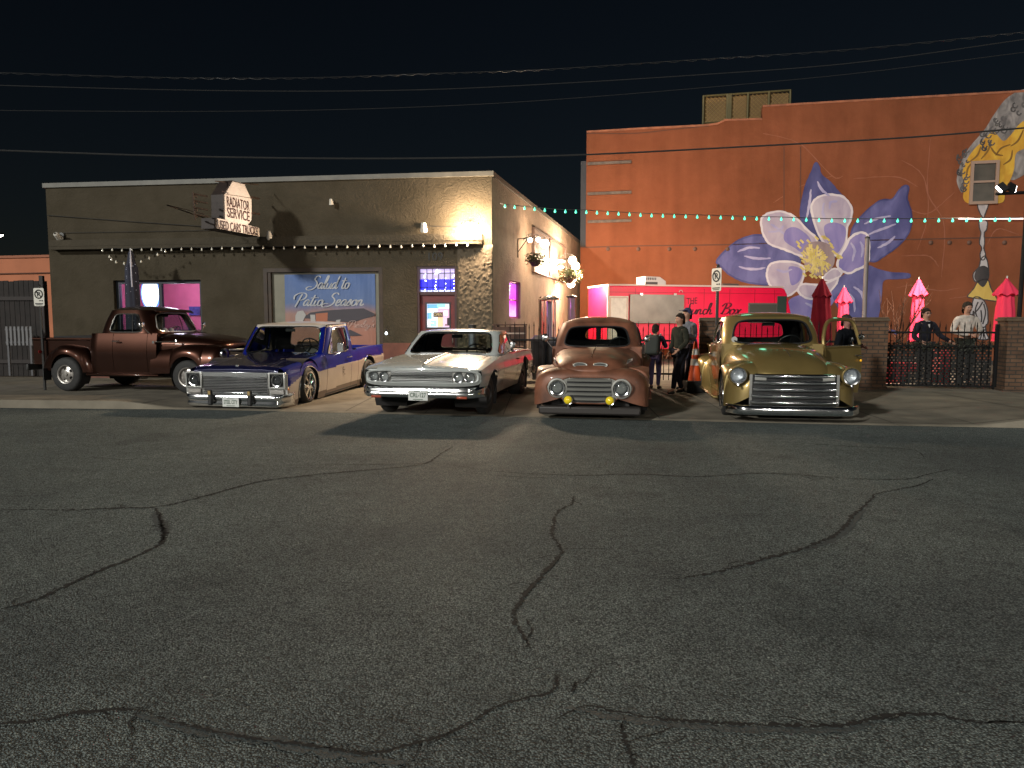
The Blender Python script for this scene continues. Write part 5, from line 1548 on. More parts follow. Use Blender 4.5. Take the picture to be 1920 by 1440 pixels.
# dark bins
for (u, lab, h) in ((1012, 'dark waste bin behind the left iron fence', .95), (1034, 'second dark waste bin next to the patio heater', .9)):
    q = at_y(u, 690, 17.9)
    e = empty('waste_bin', (q.x, q.y, .09), 0, lab, 'bin', 'dark waste bins')
    mb = MB(); mb.lathe([(.001, 0), (.19, 0), (.23, h)], (0, 0, 0), 'Z', 16); mb.build('body', mat('bin_blue_black', (.02, .025, .035), .4), e)
    mb = MB(); mb.lathe([(.24, h), (.24, h + .05), (.12, h + .15), (.001, h + .16)], (0, 0, 0), 'Z', 16); mb.build('lid', mat('bin_lid', (.03, .035, .05), .35), e)
# traffic cone
q = at_y(1303, 700, 14.6)
e = empty('traffic_cone', (q.x, q.y, .09), 0, 'tall orange traffic cone with white collars beside the brick pillar', 'traffic cone')
CO = mat('cone_orange', (.75, .10, .02), .5); CWt = mat('cone_white', (.6, .6, .58), .5)
mb = MB(); mb.lathe([(.14, .24), (.035, 1.0), (.03, 1.03), (.001, 1.03)], (0, 0, 0), 'Z', 20); mb.build('body', CO, e)
mb = MB(); mb.box((0, 0, .12), (.40, .40, .24)); mb.build('base', M_['rubber'], e, smooth=0, bevel=.02)
for a, b in ((.55, .68), (.76, .88)):
    rr = lambda z: lerp(.14, .035, (z - .24) / .76) + .003
    mb = MB(); mb.lathe([(rr(a), a), (rr(b), b)], (0, 0, 0), 'Z', 20); mb.build('collar', CWt, e)
# bare sapling
def bare_tree(u, y, vtop, label, seed):
    q = at_y(u, 640, y); H = at_y(u, vtop, y).z - .09
    e = empty('bare_tree', (q.x, q.y, .09), 0, label, 'tree')
    rnd = random.Random(seed); BK = mat('tree_bark', (.040, .020, .013), .9, spec=.05, noise=.3, scale=20)
    mb = MB(); mb.tube([(0, 0, 0), (.01, 0, H * .25), (-.01, 0, H * .48)], [.045, .038, .03], 7); mb.build('trunk', BK, e)
    mb = MB()
    def br(p, d, l, r, n):
        pts = [p]; 
        for k in range(3):
            d = (d + Vector((rnd.uniform(-.18, .18), rnd.uniform(-.18, .18), .12))).normalized(); pts.append(pts[-1] + d * l / 3)
        mb.tube(pts, [r, r * .85, r * .7, r * .5], 5, caps=False)
        if n:
            for k in range(3):
                dd = (d + Vector((rnd.uniform(-.7, .7), rnd.uniform(-.7, .7), rnd.uniform(-.1, .4)))).normalized()
                br(pts[1 + k], dd, l * .62, r * .6, n - 1)
    for k in range(5): a = k * 1.3; br(Vector((-.01, 0, H * (.40 + .02 * k))), Vector((math.cos(a) * .7, math.sin(a) * .7, .9)).normalized(), H * .34, .02, 2)
    mb.build('branch', BK, e, merge=False)
bare_tree(1687, 17.4, 548, 'small bare sapling behind the fence between the pillar and the black jacket man', 3)
# slim grey pole in front of the mural
q = at_y(1620, 600, 24); zt2 = at_y(1628, 447, 24).z
e = empty('grey_pole', (q.x, q.y, .09), 0, 'slim grey pole rising in front of the flower mural', 'pole')
mb = MB(); mb.tube([(0, 0, 0), (0.0, 0, zt2 - .09)], .07, 10); mb.build('shaft', mat('pole_grey', (.16, .14, .14), .5), e)
mb = MB(); mb.lathe([(.08, 0), (.08, .04), (.001, .08)], (0, 0, zt2 - .09), 'Z', 10); mb.lathe([(.14, 0), (.14, .03), (.07, .06)], (0, 0, 0), 'Z', 12); mb.build('cap', M_['steel'], e)
# floodlight mast at the right edge
FY = 15.6
q = at_y(1913, 500, FY); ztp = at_y(1916, 358, FY).z
e = empty('floodlight_mast', (q.x + .02, q.y, .09), 0, 'black mast with side arm and twin floodlights at the right edge', 'floodlight mast')
arm = at_y(1868, 361, FY).x - q.x - .02
mb = MB(); mb.tube([(0, 0, 0), (0.05, 0, ztp - .09)], .045, 8); mb.tube([(0.05, 0, ztp - .12), (arm, 0, ztp - .15)], .035, 8); mb.build('mast', M_['iron'], e)
hx = at_y(1885, 348, FY).x - q.x
LEDW = mat('led_white', (1, 1, 1), .3, emit=(1, .93, .88), estr=8)
for dx, rr in ((-.08, -.5), (.12, .5)):
    mb = MB(); mtx = Matrix.Rotation(rr, 3, 'Y') @ Matrix.Rotation(-.5, 3, 'X')
    mb.box((hx + dx, 0, ztp - .02), (.15, .07, .2), M=mtx); h = mb.build('lamp_head', M_['black'], e, smooth=0)
    mb = MB(); c = Vector((hx + dx, 0, ztp - .02)) + mtx @ Vector((-.075 if dx < 0 else .075, 0, 0)) * 1.05
    mb.box(c, (.02, .06, .17), M=mtx); mb.build('lens', LEDW, h, smooth=0)
mast_p = Vector((q.x + hx, FY, ztp))
lamp('mast_flood', 'SPOT', mast_p + Vector((-.3, .25, .05)), 4400, (1, .80, .66), .08, target=(mast_p.x - 3.4, 20.5, -.5), cone=100, blend=1.0)
# light coming over from the patio fixtures on the food truck side
# green bulb string
gs = empty('green_string_lights', at_y(945, 386, 17.4), 0, 'long string of green bulbs from the stucco corner to the mast', 'string lights')
gpx = [(941, 384), (947, 387), (1041, 396), (1100, 398), (1212, 404), (1314, 407), (1413, 410), (1467, 411), (1568, 414), (1700, 414), (1815, 413), (1912, 412)]
GY = lambda u: float(np.interp(u, [930, 1912], [17.2, FY]))
gp3 = [at_y(u, v - 4, GY(u)) for u, v in gpx]
mb = MB(); mb.tube(cr(gp3, 60), .008, 4, caps=False); o = mb.build('cable', M_['cable'], gs); o.location = -gs.location
GB = mat('green_bulb', (.1, .4, .3), .4, emit=(.07, .80, .46), estr=1.7)
us = []; u = 947.0
while u < 1908: us.append(u); u += lerp(18.5, 27.5, (u - 947) / 960) if u > 960 else 18
gx = [p[0] for p in gpx]; gv = [p[1] for p in gpx]
bmesh0 = None
for u in us:
    p = at_y(u, float(np.interp(u, gx, gv)), GY(u))
    if bmesh0 is None:
        mb = MB(); mb.lathe([(.008, .05), (.011, .03), (.025, .0), (.027, -.015), (.016, -.034), (0.001, -.038)], (0, 0, 0), 'Z', 10)
        bmesh0 = mb.build('bulb', GB, gs); o = bmesh0
    else:
        o = bmesh0.copy(); COL.objects.link(o); o.parent = gs
    o.location = p - gs.location
for k in range(5): lamp('green_glow', 'POINT', at_y(1000 + 200 * k, 412, GY(1000 + 200 * k)) + Vector((0, 0, -.1)), 5, (.25, 1, .6), .2)
# white light bar on the wall
a, b = O.uv(1795, 411), O.uv(1925, 411)
e = empty('wall_light_bar', O.pt(a[0], a[1], .15), 0, 'long thin white light bar on the orange wall under the upper window', 'light bar')
mb = MB(); mb.tube([O.pt(a[0], a[1], .12), O.pt(b[0], b[1], .12)], .035, 8); o = mb.build('tube', mat('bar_glow', (1, .9, .85), .4, emit=(1, .75, .7), estr=1.0), e); o.location = -e.location
mb = MB()
for k in (.1, .5, .9): mb.tube([O.pt(lerp(a[0], b[0], k), a[1], .0), O.pt(lerp(a[0], b[0], k), a[1], .12)], .02, 5)
o = mb.build('bracket', FIX, e); o.location = -e.location

# ================================================================ OVERHEAD WIRES AND FAR STREET LAMP
def wire(px, y0, y1, r, label, twist=False):
    pts = [at_y(u, v, lerp(y0, y1, (u + 100) / 2120)) for u, v in px]
    mb = MB(); mb.tube(cr(pts, 60), r, 5, caps=False)
    if twist:
        c = cr(pts, 600)
        mb.tube([Vector(p) + Vector((0, (.012 * math.cos(i * .8)), .012 * math.sin(i * .8) - .012)) for i, p in enumerate(c)], r * .8, 4, caps=False)
    tag(mb.build('overhead_wire', mat('wire_grey', (.035, .035, .035), .5, .2)), label, 'power line', 'overhead wires')
wire([(-100, 278), (0, 282), (300, 292), (600, 297), (860, 296), (1100, 290), (1400, 275), (1700, 258), (1920, 240), (2020, 230)], 13.5, 11.5, .014, 'lowest and thickest overhead wire crossing the orange wall')
wire([(-100, 155), (0, 160), (300, 168), (560, 171), (800, 168), (1020, 158), (1300, 141), (1600, 118), (1920, 74), (2020, 60)], 13.5, 11.5, .0065, 'second overhead wire crossing the upper sky')
wire([(-100, 132), (0, 136), (300, 145), (560, 146), (800, 138), (1020, 130), (1300, 112), (1600, 92), (1920, 60), (2020, 50)], 14.5, 12.5, .005, 'twisted cable bundle, topmost of the overhead wires', True)
wire([(-100, 205), (0, 207), (300, 209), (560, 207), (800, 200), (1020, 188), (1300, 166), (1600, 138), (1920, 98), (2020, 85)], 14.5, 12.5, .005, 'thin overhead wire between the thick one and the upper two')
q = at_y(-2, 440, 42)
e = empty('street_lamp', (q.x - 1.6, q.y, 0), 0, 'distant glowing street lamp at the left edge of the picture', 'street lamp')
mb = MB(); mb.tube([(0, 0, 0), (0, 0, q.z - .3), (.3, 0, q.z + .05), (1.5, 0, q.z + .12)], .07, 8); mb.build('pole', M_['steel'], e)
mb = MB(); mb.lathe([(.001, .12), (.2, .1), (.25, 0), (.2, -.03)], (1.6, 0, q.z), 'Z', 14); h = mb.build('lamp_head', M_['steel'], e)
mb = MB(); mb.lathe([(.2, -.03), (.12, -.1), (.001, -.13)], (1.6, 0, q.z), 'Z', 14); mb.build('lens', mat('street_glow', (1, 1, .9), .4, emit=(1, .95, .75), estr=40), h)
lamp('far_street_light', 'POINT', (q.x, q.y, q.z - .4), 900, (1, .9, .7), .15)
# ================================================================ VEHICLES  (local: +X forward, +Y its left, Z up)
def arch_fn(base, arches):
    """lower edge height along x: sill plus wheel arches (cx, cz, r)"""
    b = fn(base)
    def f(x):
        z = b(x)
        for cx, cz, r in arches:
            d = abs(x - cx)
            if d < r: z = max(z, cz + math.sqrt(r * r - d * d) * 1.0)
        return z
    return f
def xs_for(x0, x1, n, arches=(), front=None, rear=None):
    """sample positions; dense next to arch corners and closed ends"""
    s = set(np.round(np.linspace(x0, x1, n), 5))
    for cx, cz, r in arches:
        for k in np.linspace(0, math.pi, 25):
            x = cx + r * math.cos(k)
            if x0 < x < x1: s.add(round(x, 5))
        for e in (-1, 1):
            x = cx + e * (r + .003)
            if x0 < x < x1: s.add(round(x, 5))
    if front:
        for k in range(1, 15): s.add(round(x1 - front * (1 - math.cos(k / 15 * math.pi / 2)), 5)); 
    if rear:
        for k in range(1, 15): s.add(round(x0 + rear * (1 - math.cos(k / 15 * math.pi / 2)), 5))
    return sorted(s)
def pod(mb, x0, x1, yin, yout, zlow, ztop, e=3.0, pf=None, pr=None, lf=.5, lr=.5, zin=None, n=40, m=18, arches=(), mfun=None, mi=0, both=True, anchor=None, crown=0.0, tuck=0.0):
    """bulging panel: quarter superellipse sections from the lower outer edge over the top to the inner edge.
    pf/pr: exponent of the rounded closing over the last lf/lr metres"""
    yin, yout, ztop, e = fn(yin), fn(yout), fn(ztop), fn(e)
    zl = arch_fn(zlow, arches)
    base = fn(zlow)
    ez = zin
    xs = xs_for(x0, x1, n, arches, lf if pf else None, lr if pr else None)
    for sgn in ((1, -1) if both else (1,)):
        rows = []
        for x in xs:
            s = 1.0
            if pf and x > x1 - lf: s *= max(0.0, 1 - ((x - (x1 - lf)) / lf) ** pf) ** (1 / pf)
            if pr and x < x0 + lr: s *= max(0.0, 1 - (((x0 + lr) - x) / lr) ** pr) ** (1 / pr)
            a, b, lo, hi, ee = yin(x), yout(x), zl(x), ztop(x), e(x)
            az = (anchor if anchor is not None else base(x))
            row = []
            for j in range(m + 1):
                t = j / m * math.pi / 2
                c, q = max(0, math.cos(t)) ** (2 / ee), max(0, math.sin(t)) ** (2 / ee)
                y = a + (b - a) * c
                z = lo + (hi - lo) * q
                zf = (z - lo) / max(1e-6, hi - lo)
                if tuck: y -= tuck * (1 - min(1, (z - base(x)) / .35)) ** 2 if z < base(x) + .35 else 0
                if crown: z += crown * (1 - (y / max(b, .01)) ** 2)
                y = a + (y - a) * s
                z = az + (z - az) * s if s < 1 else z
                row.append((x, sgn * y, z))
            rows.append(row)
        if sgn < 0: rows = rows[::-1]
        mb.grid(rows, mi, mfun=mfun)
    return mb
def side(mb, x0, x1, yfun, zlow, ztop, n=20, m=14, arches=(), mfun=None, mi=0, sides=(1, -1)):
    zl = arch_fn(zlow, arches); zt = fn(ztop)
    xs = xs_for(x0, x1, n, arches)
    for sg in sides:
        rows = [[(x, sg * yfun(x, lerp(zl(x), zt(x), j / m)), lerp(zl(x), zt(x), j / m)) for j in range(m + 1)] for x in xs]
        if sg < 0: rows = rows[::-1]
        mb.grid(rows, mi, mfun=mfun)
    return mb

class Cab:
    """glasshouse between a belt ring and a roof ring, both superellipses"""
    def __init__(s, base, top, bulge=.02):
        s.b, s.t, s.bulge = base, top, bulge     # (x_rear, x_front, half width, exponent, z [, z slope])
    def ring(s, r, cx, sy):                     # cx, sy in [-1,1] on superellipse
        x0, x1, hw, e, z = r[:5]
        sl = r[5] if len(r) > 5 else 0
        x = (x0 + x1) / 2 + (x1 - x0) / 2 * cx
        return np.array([x, hw * sy, z + sl * (x - (x0 + x1) / 2)])
    def pt(s, which, u, v):
        """which: 'F','R' (u from right to left), 'L','D' (u rear to front)"""
        P = []
        for r in (s.b, s.t):
            e = r[3]; S_ = 2 ** (-1 / e)
            q = (2 * u - 1) * S_
            o = (1 - abs(q) ** e) ** (1 / e)
            if which == 'F': c = (o, q)
            elif which == 'R': c = (-o, q)
            elif which == 'L': c = (q, o)
            else: c = (q, -o)
            P.append(s.ring(r, *c) )
        p = lerp(P[0], P[1], v)
        ctr = np.array([(s.b[0] + s.b[1]) / 2, 0, p[2]])
        d = p - ctr; d[2] = 0
        l = np.linalg.norm(d)
        return p + d / max(l, 1e-6) * s.bulge * math.sin(math.pi * v)
    def panel(s, mb, glass, which, hole=None, e=6.0, rings=3, N=72, mi=0, inset=.012, trim=None, tr=.008):
        """hole: four (u,v) corners LL, LR, UR, UL"""
        if glass is not None or hole is not None: s.__dict__.setdefault('calls', []).append((which, hole, e, rings, N))
        if hole is None:
            mb.grid([[s.pt(which, i / 20, j / 8) for j in range(9)] for i in range(21)], mi); return
        def sq(k):
            t = (k / N) * 8 % 8
            if t < 1 or t >= 7: return (1.0, t if t < 1 else t - 8)
            if t < 3: return (2 - t, 1.0)
            if t < 5: return (-1.0, 4 - t)
            return (t - 6, -1.0)
        h = [np.array(p, float) for p in hole]
        def bil(a, b):
            a, b = (a + 1) / 2, (b + 1) / 2
            return (h[0] * (1 - a) + h[1] * a) * (1 - b) + (h[3] * (1 - a) + h[2] * a) * b
        outer, inner = [], []
        for k in range(N):
            q = sq(k)
            outer.append(np.array([(q[0] + 1) / 2, (q[1] + 1) / 2]))
            l = (abs(q[0]) ** e + abs(q[1]) ** e) ** (1 / e)
            inner.append(bil(q[0] / l, q[1] / l))
        rows = [[s.pt(which, *lerp(o, i, k / rings)) for o, i in zip(outer, inner)] for k in range(rings + 1)]
        ctr = bil(0, 0)
        c3 = s.pt(which, *ctr)
        nrm = {'F': np.array([1, 0, 0.]), 'R': np.array([-1, 0, 0.]), 'L': np.array([0, 1., 0]), 'D': np.array([0, -1., 0])}[which]
        rows.append([s.pt(which, *i) - nrm * .03 for i in inner])
        mb.grid(rows, mi, closed=True)
        if glass is not None:
            g = [[s.pt(which, *lerp(i, ctr, k)) - nrm * inset for i in inner] for k in (0, .3, .6, .85, .999)]
            glass.grid(g, 0, closed=True)
        if trim is not None:
            trim.tube([Vector(s.pt(which, *i)) + Vector(nrm) * .004 for i in inner], tr, 5, closed=True)
    def lining(s, par):
        q = .035
        sh = lambda r, d: (r[0] + q, r[1] - q, r[2] - q, r[3], r[4] - d, *r[5:])
        c = Cab(sh(s.b, 0), sh(s.t, .012), s.bulge); mb = MB(); done = set()
        for which, hole, e, rings, N in list(s.calls):
            if which in done: continue
            done.add(which); c.panel(mb, None, which, hole, e=e, rings=rings, N=N)
        c.roof(mb, .03, 2.4)
        mb.build('cab_lining', M_['dark'], par)
    def roof(s, mb, crown=.06, p=2.6, mi=0, over=0.0, N=64):
        e = s.t[3]; rows = []
        ks = [1, .985, .96, .92, .85, .72, .55, .35, .15, .001]
        for k in ks:
            row = []
            for a in range(N):
                th = 2 * math.pi * a / N
                c, q = math.cos(th), math.sin(th)
                l = (abs(c) ** e + abs(q) ** e) ** (1 / e)
                r = s.ring(s.t, c / l * k, q / l * k)
                row.append((r[0], r[1], r[2] + crown * (1 - k ** p)))
            rows.append(row)
        mb.grid(rows, mi, closed=True)

def mb_part(mb, name, mt, par, **k):
    return mb.build(name, mt, par, **k)
def wheel(par, x, y, r, w, rimr, style, rimmat, z=None, tyre=None, sgn=1, steer=0.0, label=None):
    """one wheel: tyre mesh with a rim under it"""
    z = r if z is None else z
    mb = MB()
    o = w / 2
    prof = [(rimr, -o * .8), (rimr + .01, -o), (r - .05, -o), (r - .015, -o * .86), (r, -o * .6), (r, o * .6), (r - .015, o * .86), (r - .05, o), (rimr + .01, o), (rimr, o * .8)]
    mb.lathe(prof, (0, 0, 0), 'Y', 36)
    t = mb.build('wheel', tyre or M_['rubber'], par)
    t.location = (x, y, z); t.rotation_euler = (0, 0, steer)
    s = sgn
    mb = MB()
    if style == 'steel':     # slotted steel wheel
        mb.lathe([(rimr + .006, o * .95 * s), (rimr, o * 1.02 * s), (rimr - .02, o * .95 * s), (rimr - .03, o * .5 * s), (rimr * .62, o * .42 * s)], (0, 0, 0), 'Y', 36)
        for k in range(5):
            a = k / 5 * 2 * math.pi
            rows = []
            for q in np.linspace(-.36, .36, 7):
                rows.append([(rr * math.cos(a + q), (o * hh) * s, rr * math.sin(a + q)) for rr, hh in ((rimr * .94, .5), (rimr * .75, .62), (rimr * .5, .7))])
            mb.grid(rows)
        mb.lathe([(rimr * .52, o * .70 * s), (rimr * .35, o * .82 * s), (rimr * .2, o * .8 * s), (rimr * .19, o * 1.0 * s), (.001, o * 1.02 * s)], (0, 0, 0), 'Y', 24)
    elif style == 'mesh':    # chrome multi spoke
        mb.lathe([(rimr + .008, o * .95 * s), (rimr + .004, o * 1.04 * s), (rimr - .018, o * 1.0 * s), (rimr - .026, o * .4 * s), (rimr - .03, -o * .6 * s)], (0, 0, 0), 'Y', 40)
        for k in range(7):
            a = k / 7 * 2 * math.pi
            for da in (-.16, .16):
                mb.tube([(.05 * math.cos(a), o * .8 * s, .05 * math.sin(a)), (rimr * .6 * math.cos(a + da * .5), o * .75 * s, rimr * .6 * math.sin(a + da * .5)), ((rimr - .02) * math.cos(a + da), o * .7 * s, (rimr - .02) * math.sin(a + da))], [.022, .016, .016], 5)
        mb.lathe([(.075, o * .6 * s), (.07, o * .95 * s), (.03, o * 1.05 * s), (.001, o * 1.06 * s)], (0, 0, 0), 'Y', 18)
    elif style == 'cap':     # wide ring and bright cap
        mb.lathe([(rimr + .008, o * .95 * s), (rimr + .006, o * 1.05 * s), (rimr - .03, o * 1.0 * s), (rimr - .05, o * .6 * s), (rimr * .6, o * .55 * s), (rimr * .55, o * .9 * s), (rimr * .3, o * 1.1 * s), (.001, o * 1.15 * s)], (0, 0, 0), 'Y', 32)
    rm = mb.build('rim', rimmat, t)
    if style in ('steel', 'mesh'):
        mb = MB(); mb.lathe([(rimr - .022, o * .15 * s), (.001, o * .15 * s)], (0, 0, 0), 'Y', 24); mb.build('brake_drum', M_['dark'], t)
    return t
def headlight(par, x, y, z, r, tilt=0.0, name='headlight', lensm=None, deep=.05, ring=None):
    mb = MB(); mb.lathe([(r * 1.12, -.03), (r * 1.2, .0), (r * 1.16, .022), (r * 1.0, .018)], (0, 0, 0), 'X', 28)
    h = mb.build(name, ring or M_['chrome'], par); h.location = (x, y, z); h.rotation_euler = (0, tilt, 0)
    mb = MB(); mb.lathe([(r, .012), (r * .9, .028), (r * .6, .043), (r * .25, .051), (.001, .053)], (0, 0, 0), 'X', 28)
    mb.build('lens', lensm or M_['lens'], h)
    mb = MB(); mb.lathe([(r * .98, .008), (r * .75, -deep * .5), (.001, -deep)], (0, 0, 0), 'X', 24)
    mb.build('reflector', M_['refl'], h)
    return h
def wells(par, arches, hw, depth=.55, zt=None):
    mb = MB()
    for cx, cz, r in arches:
        for sg in (1, -1):
            rows = [[(cx + (r + .01) * math.cos(k), sg * y, cz + (r + .01) * math.sin(k)) for k in np.linspace(-.6, math.pi + .6, 22)] for y in (hw - .02, hw - depth)]
            mb.grid(rows)
            mb.add([(cx + (r + .01) * math.cos(k), sg * (hw - depth), max(.1, cz + (r + .01) * math.sin(k))) for k in np.linspace(-.6, math.pi + .6, 22)], [tuple(range(22))])
    mb.build('wheel_well', M_['dark'], par)
def tubs(par, x0, x1, hw, z0, z1, name='underbody'):
    mb = MB(); mb.box(((x0 + x1) / 2, 0, (z0 + z1) / 2), (x1 - x0, 2 * hw, z1 - z0))
    return mb.build(name, M_['dark'], par, smooth=0)
def interior(par, x, z, w, steer_x, seat=None, dash=True):
    mb = MB()
    mb.box((x, 0, z - .38), (.5, w * 1.7, .22)); mb.box((x - .28, 0, z - .17), (.14, w * 1.7, .52), M=Matrix.Rotation(-.15, 3, 'Y'))
    mb.build('seat', seat or M_['seat'], par, bevel=.04, smooth=50)
    c = Vector((steer_x, .38, z + .08)); mtx = Matrix.Rotation(-1.05, 3, 'Y')
    mb = MB(); mb.tube([c + mtx @ Vector((.19 * math.cos(a), .19 * math.sin(a), 0)) for a in np.linspace(0, 2 * math.pi, 24, endpoint=False)], .014, 6, closed=True)
    for a in (0, 2.1, 4.2): mb.tube([c, c + mtx @ Vector((.19 * math.cos(a), .19 * math.sin(a), 0))], .011, 5)
    mb.tube([c, c + Vector((.35, 0, -.25))], .02, 6)
    mb.build('steering_wheel', M_['black'], par)
    if dash:
        mb = MB(); mb.box((steer_x + .28, 0, z - .08), (.22, w * 1.75, .16)); mb.build('dashboard', M_['dark'], par, bevel=.03, smooth=50)
def wiper_mirror(par, cab, x, z):
    mb = MB(); mb.box((x, 0, z), (.02, .2, .06)); mb.tube([(x, 0, z + .03), (x + .06, 0, z + .09)], .008, 5); mb.build('rear_view_mirror', M_['dark'], par, bevel=.01)
def plate(par, x, y, z, txt, w=.31, h=.155, sub=True):
    mb = MB(); mb.box((x, y, z), (.01, w, h)); p = mb.build('licence_plate', M_['plate'], par, smooth=0, bevel=.004)
    mb = MB(); put_text(mb, txt, .1, (x + .0065, y, z + .006), (0, 1, 0), (0, 0, 1), w=w * .82, h=h * .46, bold=.002)
    if sub: mb.box((x + .0065, y, z - h * .38), (.002, w * .5, .01)); mb.box((x + .0065, y, z + h * .4), (.002, w * .4, .008))
    mb.build('lettering', M_['plate_ink'], p, smooth=0)
def mirror_part(par, x, y, z, rnd=True):
    mb = MB(); s = 1 if y > 0 else -1
    mb.tube([(x, y, z), (x - .02, y + .12 * s, z + .1), (x - .02, y + .16 * s, z + .14)], .01, 6)
    mb.lathe([(.001, .03), (.05, .02), (.065, -.01), (.001, -.012)], (x - .02, y + .17 * s, z + .18), 'X', 16)
    mb.build('wing_mirror', M_['chrome'], par)
def handle_part(par, x, y, z):
    mb = MB(); s = 1 if y > 0 else -1
    mb.tube([(x + .07, y, z), (x + .06, y + .04 * s, z), (x - .07, y + .045 * s, z), (x - .08, y + .035 * s, z)], [.012, .013, .013, .01], 6)
    return mb.build('handle', M_['chrome'], par)
def place(root, front_px, front_y, heading, ofs):
    """root placed so that local point (ofs,0) stands at photo column front_px and depth front_y"""
    p = at_y(front_px, 700, front_y)
    hx, hy = math.sin(R(heading[0])) * heading[1], -math.cos(R(heading[0]))
    hx = -math.sin(R(heading[0]))
    rz = math.atan2(hy, hx)
    root.rotation_euler = (0, 0, rz)
    root.location = (p.x - hx * ofs, front_y - hy * ofs, .015)

# ---------------------------------------------------------------- 1: blue and cream square pickup
def square_truck():
    T_ = empty('square_pickup', (0, 0, 0), 0, 'low blue and cream 1970s pickup with billet grille and chrome bumper plated STEEL CITY', 'pickup truck')
    BL = paint('paint_royal_blue', (.004, .013, .24), metal=.2, rough=.28)
    CR_ = paint('paint_cream', (.46, .40, .36), metal=.1, rough=.3)
    BR_ = paint('paint_taupe', (.10, .065, .055), metal=.3, rough=.35)
    NV = paint('paint_hood_sky_reflection', (.010, .011, .05), metal=.3, rough=.22)  # hood colour darkened to carry the reflection of the night sky
    pm = [BL, CR_, BR_]
    ar = [(1.52, .42, .40), (-1.40, .36, .42)]
    W = .945
    def mf(c):
        line = .66 + .10 * max(0, min(1, (2.4 - c.x) / 4.8)) if c.x < 1.9 else .66 - .28 * (c.x - 1.9)
        if c.z > line: return 0
        return 1 if c.z > .27 + .03 * (2.4 - c.x) / 4.8 else 2
    belt = [(-2.42, .955), (-.7, .955), (.7, .95), (1.5, .90), (2.4, .835)]
    def yf(x, z):
        t = max(0, min(1, (z - .16) / .8))
        y = W - .055 * (1 - t) ** 3 - .045 * max(0, (t - .55) / .45) ** 2
        return y + .008 * math.exp(-((z - .7) / .03) ** 2) - .06 * max(0, (x - 2.25) / .17) ** 2 - .03 * max(0, (-2.3 - x) / .1) ** 2
    mb = MB(); side(mb, .765, 2.40, yf, .16, belt, 34, 30, ar[:1], mf); 
    # fender tops and header to the hood
    for sg in (1, -1):
        xs = np.linspace(.765, 2.40, 20)
        mb.grid([[(x, sg * lerp(yf(x, fn(belt)(x)), .80, k), fn(belt)(x) + .028 * math.sin(min(1, k * 1.2) * math.pi / 2)) for k in (0, .06, .14, .3, .6, 1)] for x in xs], 0)
    mb.build('front_fender', pm, T_)
    mb = MB(); xs = np.linspace(.74, 2.42, 26)
    hb = fn(belt)
    def hz(x, y): return hb(x) + .033 + .028 * (1 - (y / .8) ** 2) + .014 * math.exp(-((abs(y) - .5) / .05) ** 2) - .05 * max(0, (x - 2.3) / .12) ** 2
    mb.grid([[(x, y, hz(x, y)) for y in np.linspace(-.795, .795, 33)] for x in xs], 0)
    mb.grid([[(2.42, y, hz(2.42, y)), (2.425, y, hz(2.42, y) - .03), (2.40, y, .74)] if False else [(2.42, y, hz(2.42, y)), (2.424, y, hz(2.42, y) - .02), (2.41, y, .735)] for y in np.linspace(-.795, .795, 20)], 0)
    mb.build('hood', NV, T_)
    mb = MB(); mb.tube([(2.38, 0, .865), (2.36, 0, .90)], .008, 5); mb.box((2.36, 0, .90), (.02, .05, .03)); mb.build('hood_ornament', M_['chrome'], T_)
    for cx, cz, r in ar:
        for sg in (1, -1):
            mb = MB(); mb.tube([(cx + (r - .004) * math.cos(t), sg * (yf(cx, cz + r * math.sin(t)) + .004), cz + (r - .004) * math.sin(t)) for t in np.linspace(-.35, math.pi + .35, 24)], .011, 5); mb.build('arch_trim', M_['chrome'], T_)
    # doors
    for sg in (1, -1):
        mb = MB(); side(mb, -.42, .752, yf, .165, fn(belt), 22, 30, (), mf, sides=(sg,))
        d = mb.build('door', pm, T_)
        handle_part(d, -.25, sg * (W + .0), .84)
        mb = MB()
        for k in range(2): put_text(mb, 'S' if k == 0 else 'C', .12, (.02 - .05 * k, sg * (W + .004), .60 - .05 * k), (-sg, 0, 0), (0, 0, 1), w=.07, h=.12)
        mb.build('door_emblem', mat('emblem_ink', (.05, .03, .03), .5), d, smooth=0)
    # bed
    mb = MB(); side(mb, -2.42, -.80, yf, .16, fn(belt), 30, 30, ar[1:], mf)
    for sg in (1, -1):
        mb.grid([[(x, sg * y, z) for y, z in ((W - .045, .955), (W - .06, .975), (W - .13, .975), (W - .14, .93), (W - .14, .52))] for x in np.linspace(-2.42, -.80, 8)], 0)
    mb.grid([[(-.80, y, z) for z in (.5, .97)] for y in np.linspace(-W + .14, W - .14, 4)], 0)
    mb.build('bed_side', pm, T_)
    mb = MB(); mb.box((-2.40, 0, .66), (.05, 1.72, .60)); mb.build('tailgate', pm, T_, bevel=.01)
    mb = MB(); mb.box((-1.6, 0, .50), (1.58, 1.68, .04)); mb.build('bed_floor', M_['dark'], T_, smooth=0)
    mb = MB(); mb.lathe([(.001, -.55), (.10, -.53), (.11, 0), (.10, .53), (.001, .55)], (-1.0, 0, 1.02), 'Y', 14); mb.build('bed_roll', mat('roll_tan', (.45, .30, .22), .8), T_)
    mb = MB(); side(mb, -.79, -.432, yf, .165, fn(belt), 8, 30, (), mf); mb.build('cab_corner', pm, T_)
    # glasshouse
    cab = Cab((-.80, .88, .915, 7, .95), (-.68, .44, .82, 5.5, 1.525), .012)
    mb, gl, tr = MB(), MB(), MB()
    cab.panel(mb, gl, 'F', [(.035, .05), (.965, .05), (.955, .95), (.045, .95)], e=9, trim=tr, tr=.011)
    cab.panel(mb, gl, 'R', [(.12, .15), (.88, .15), (.85, .86), (.15, .86)], e=8)
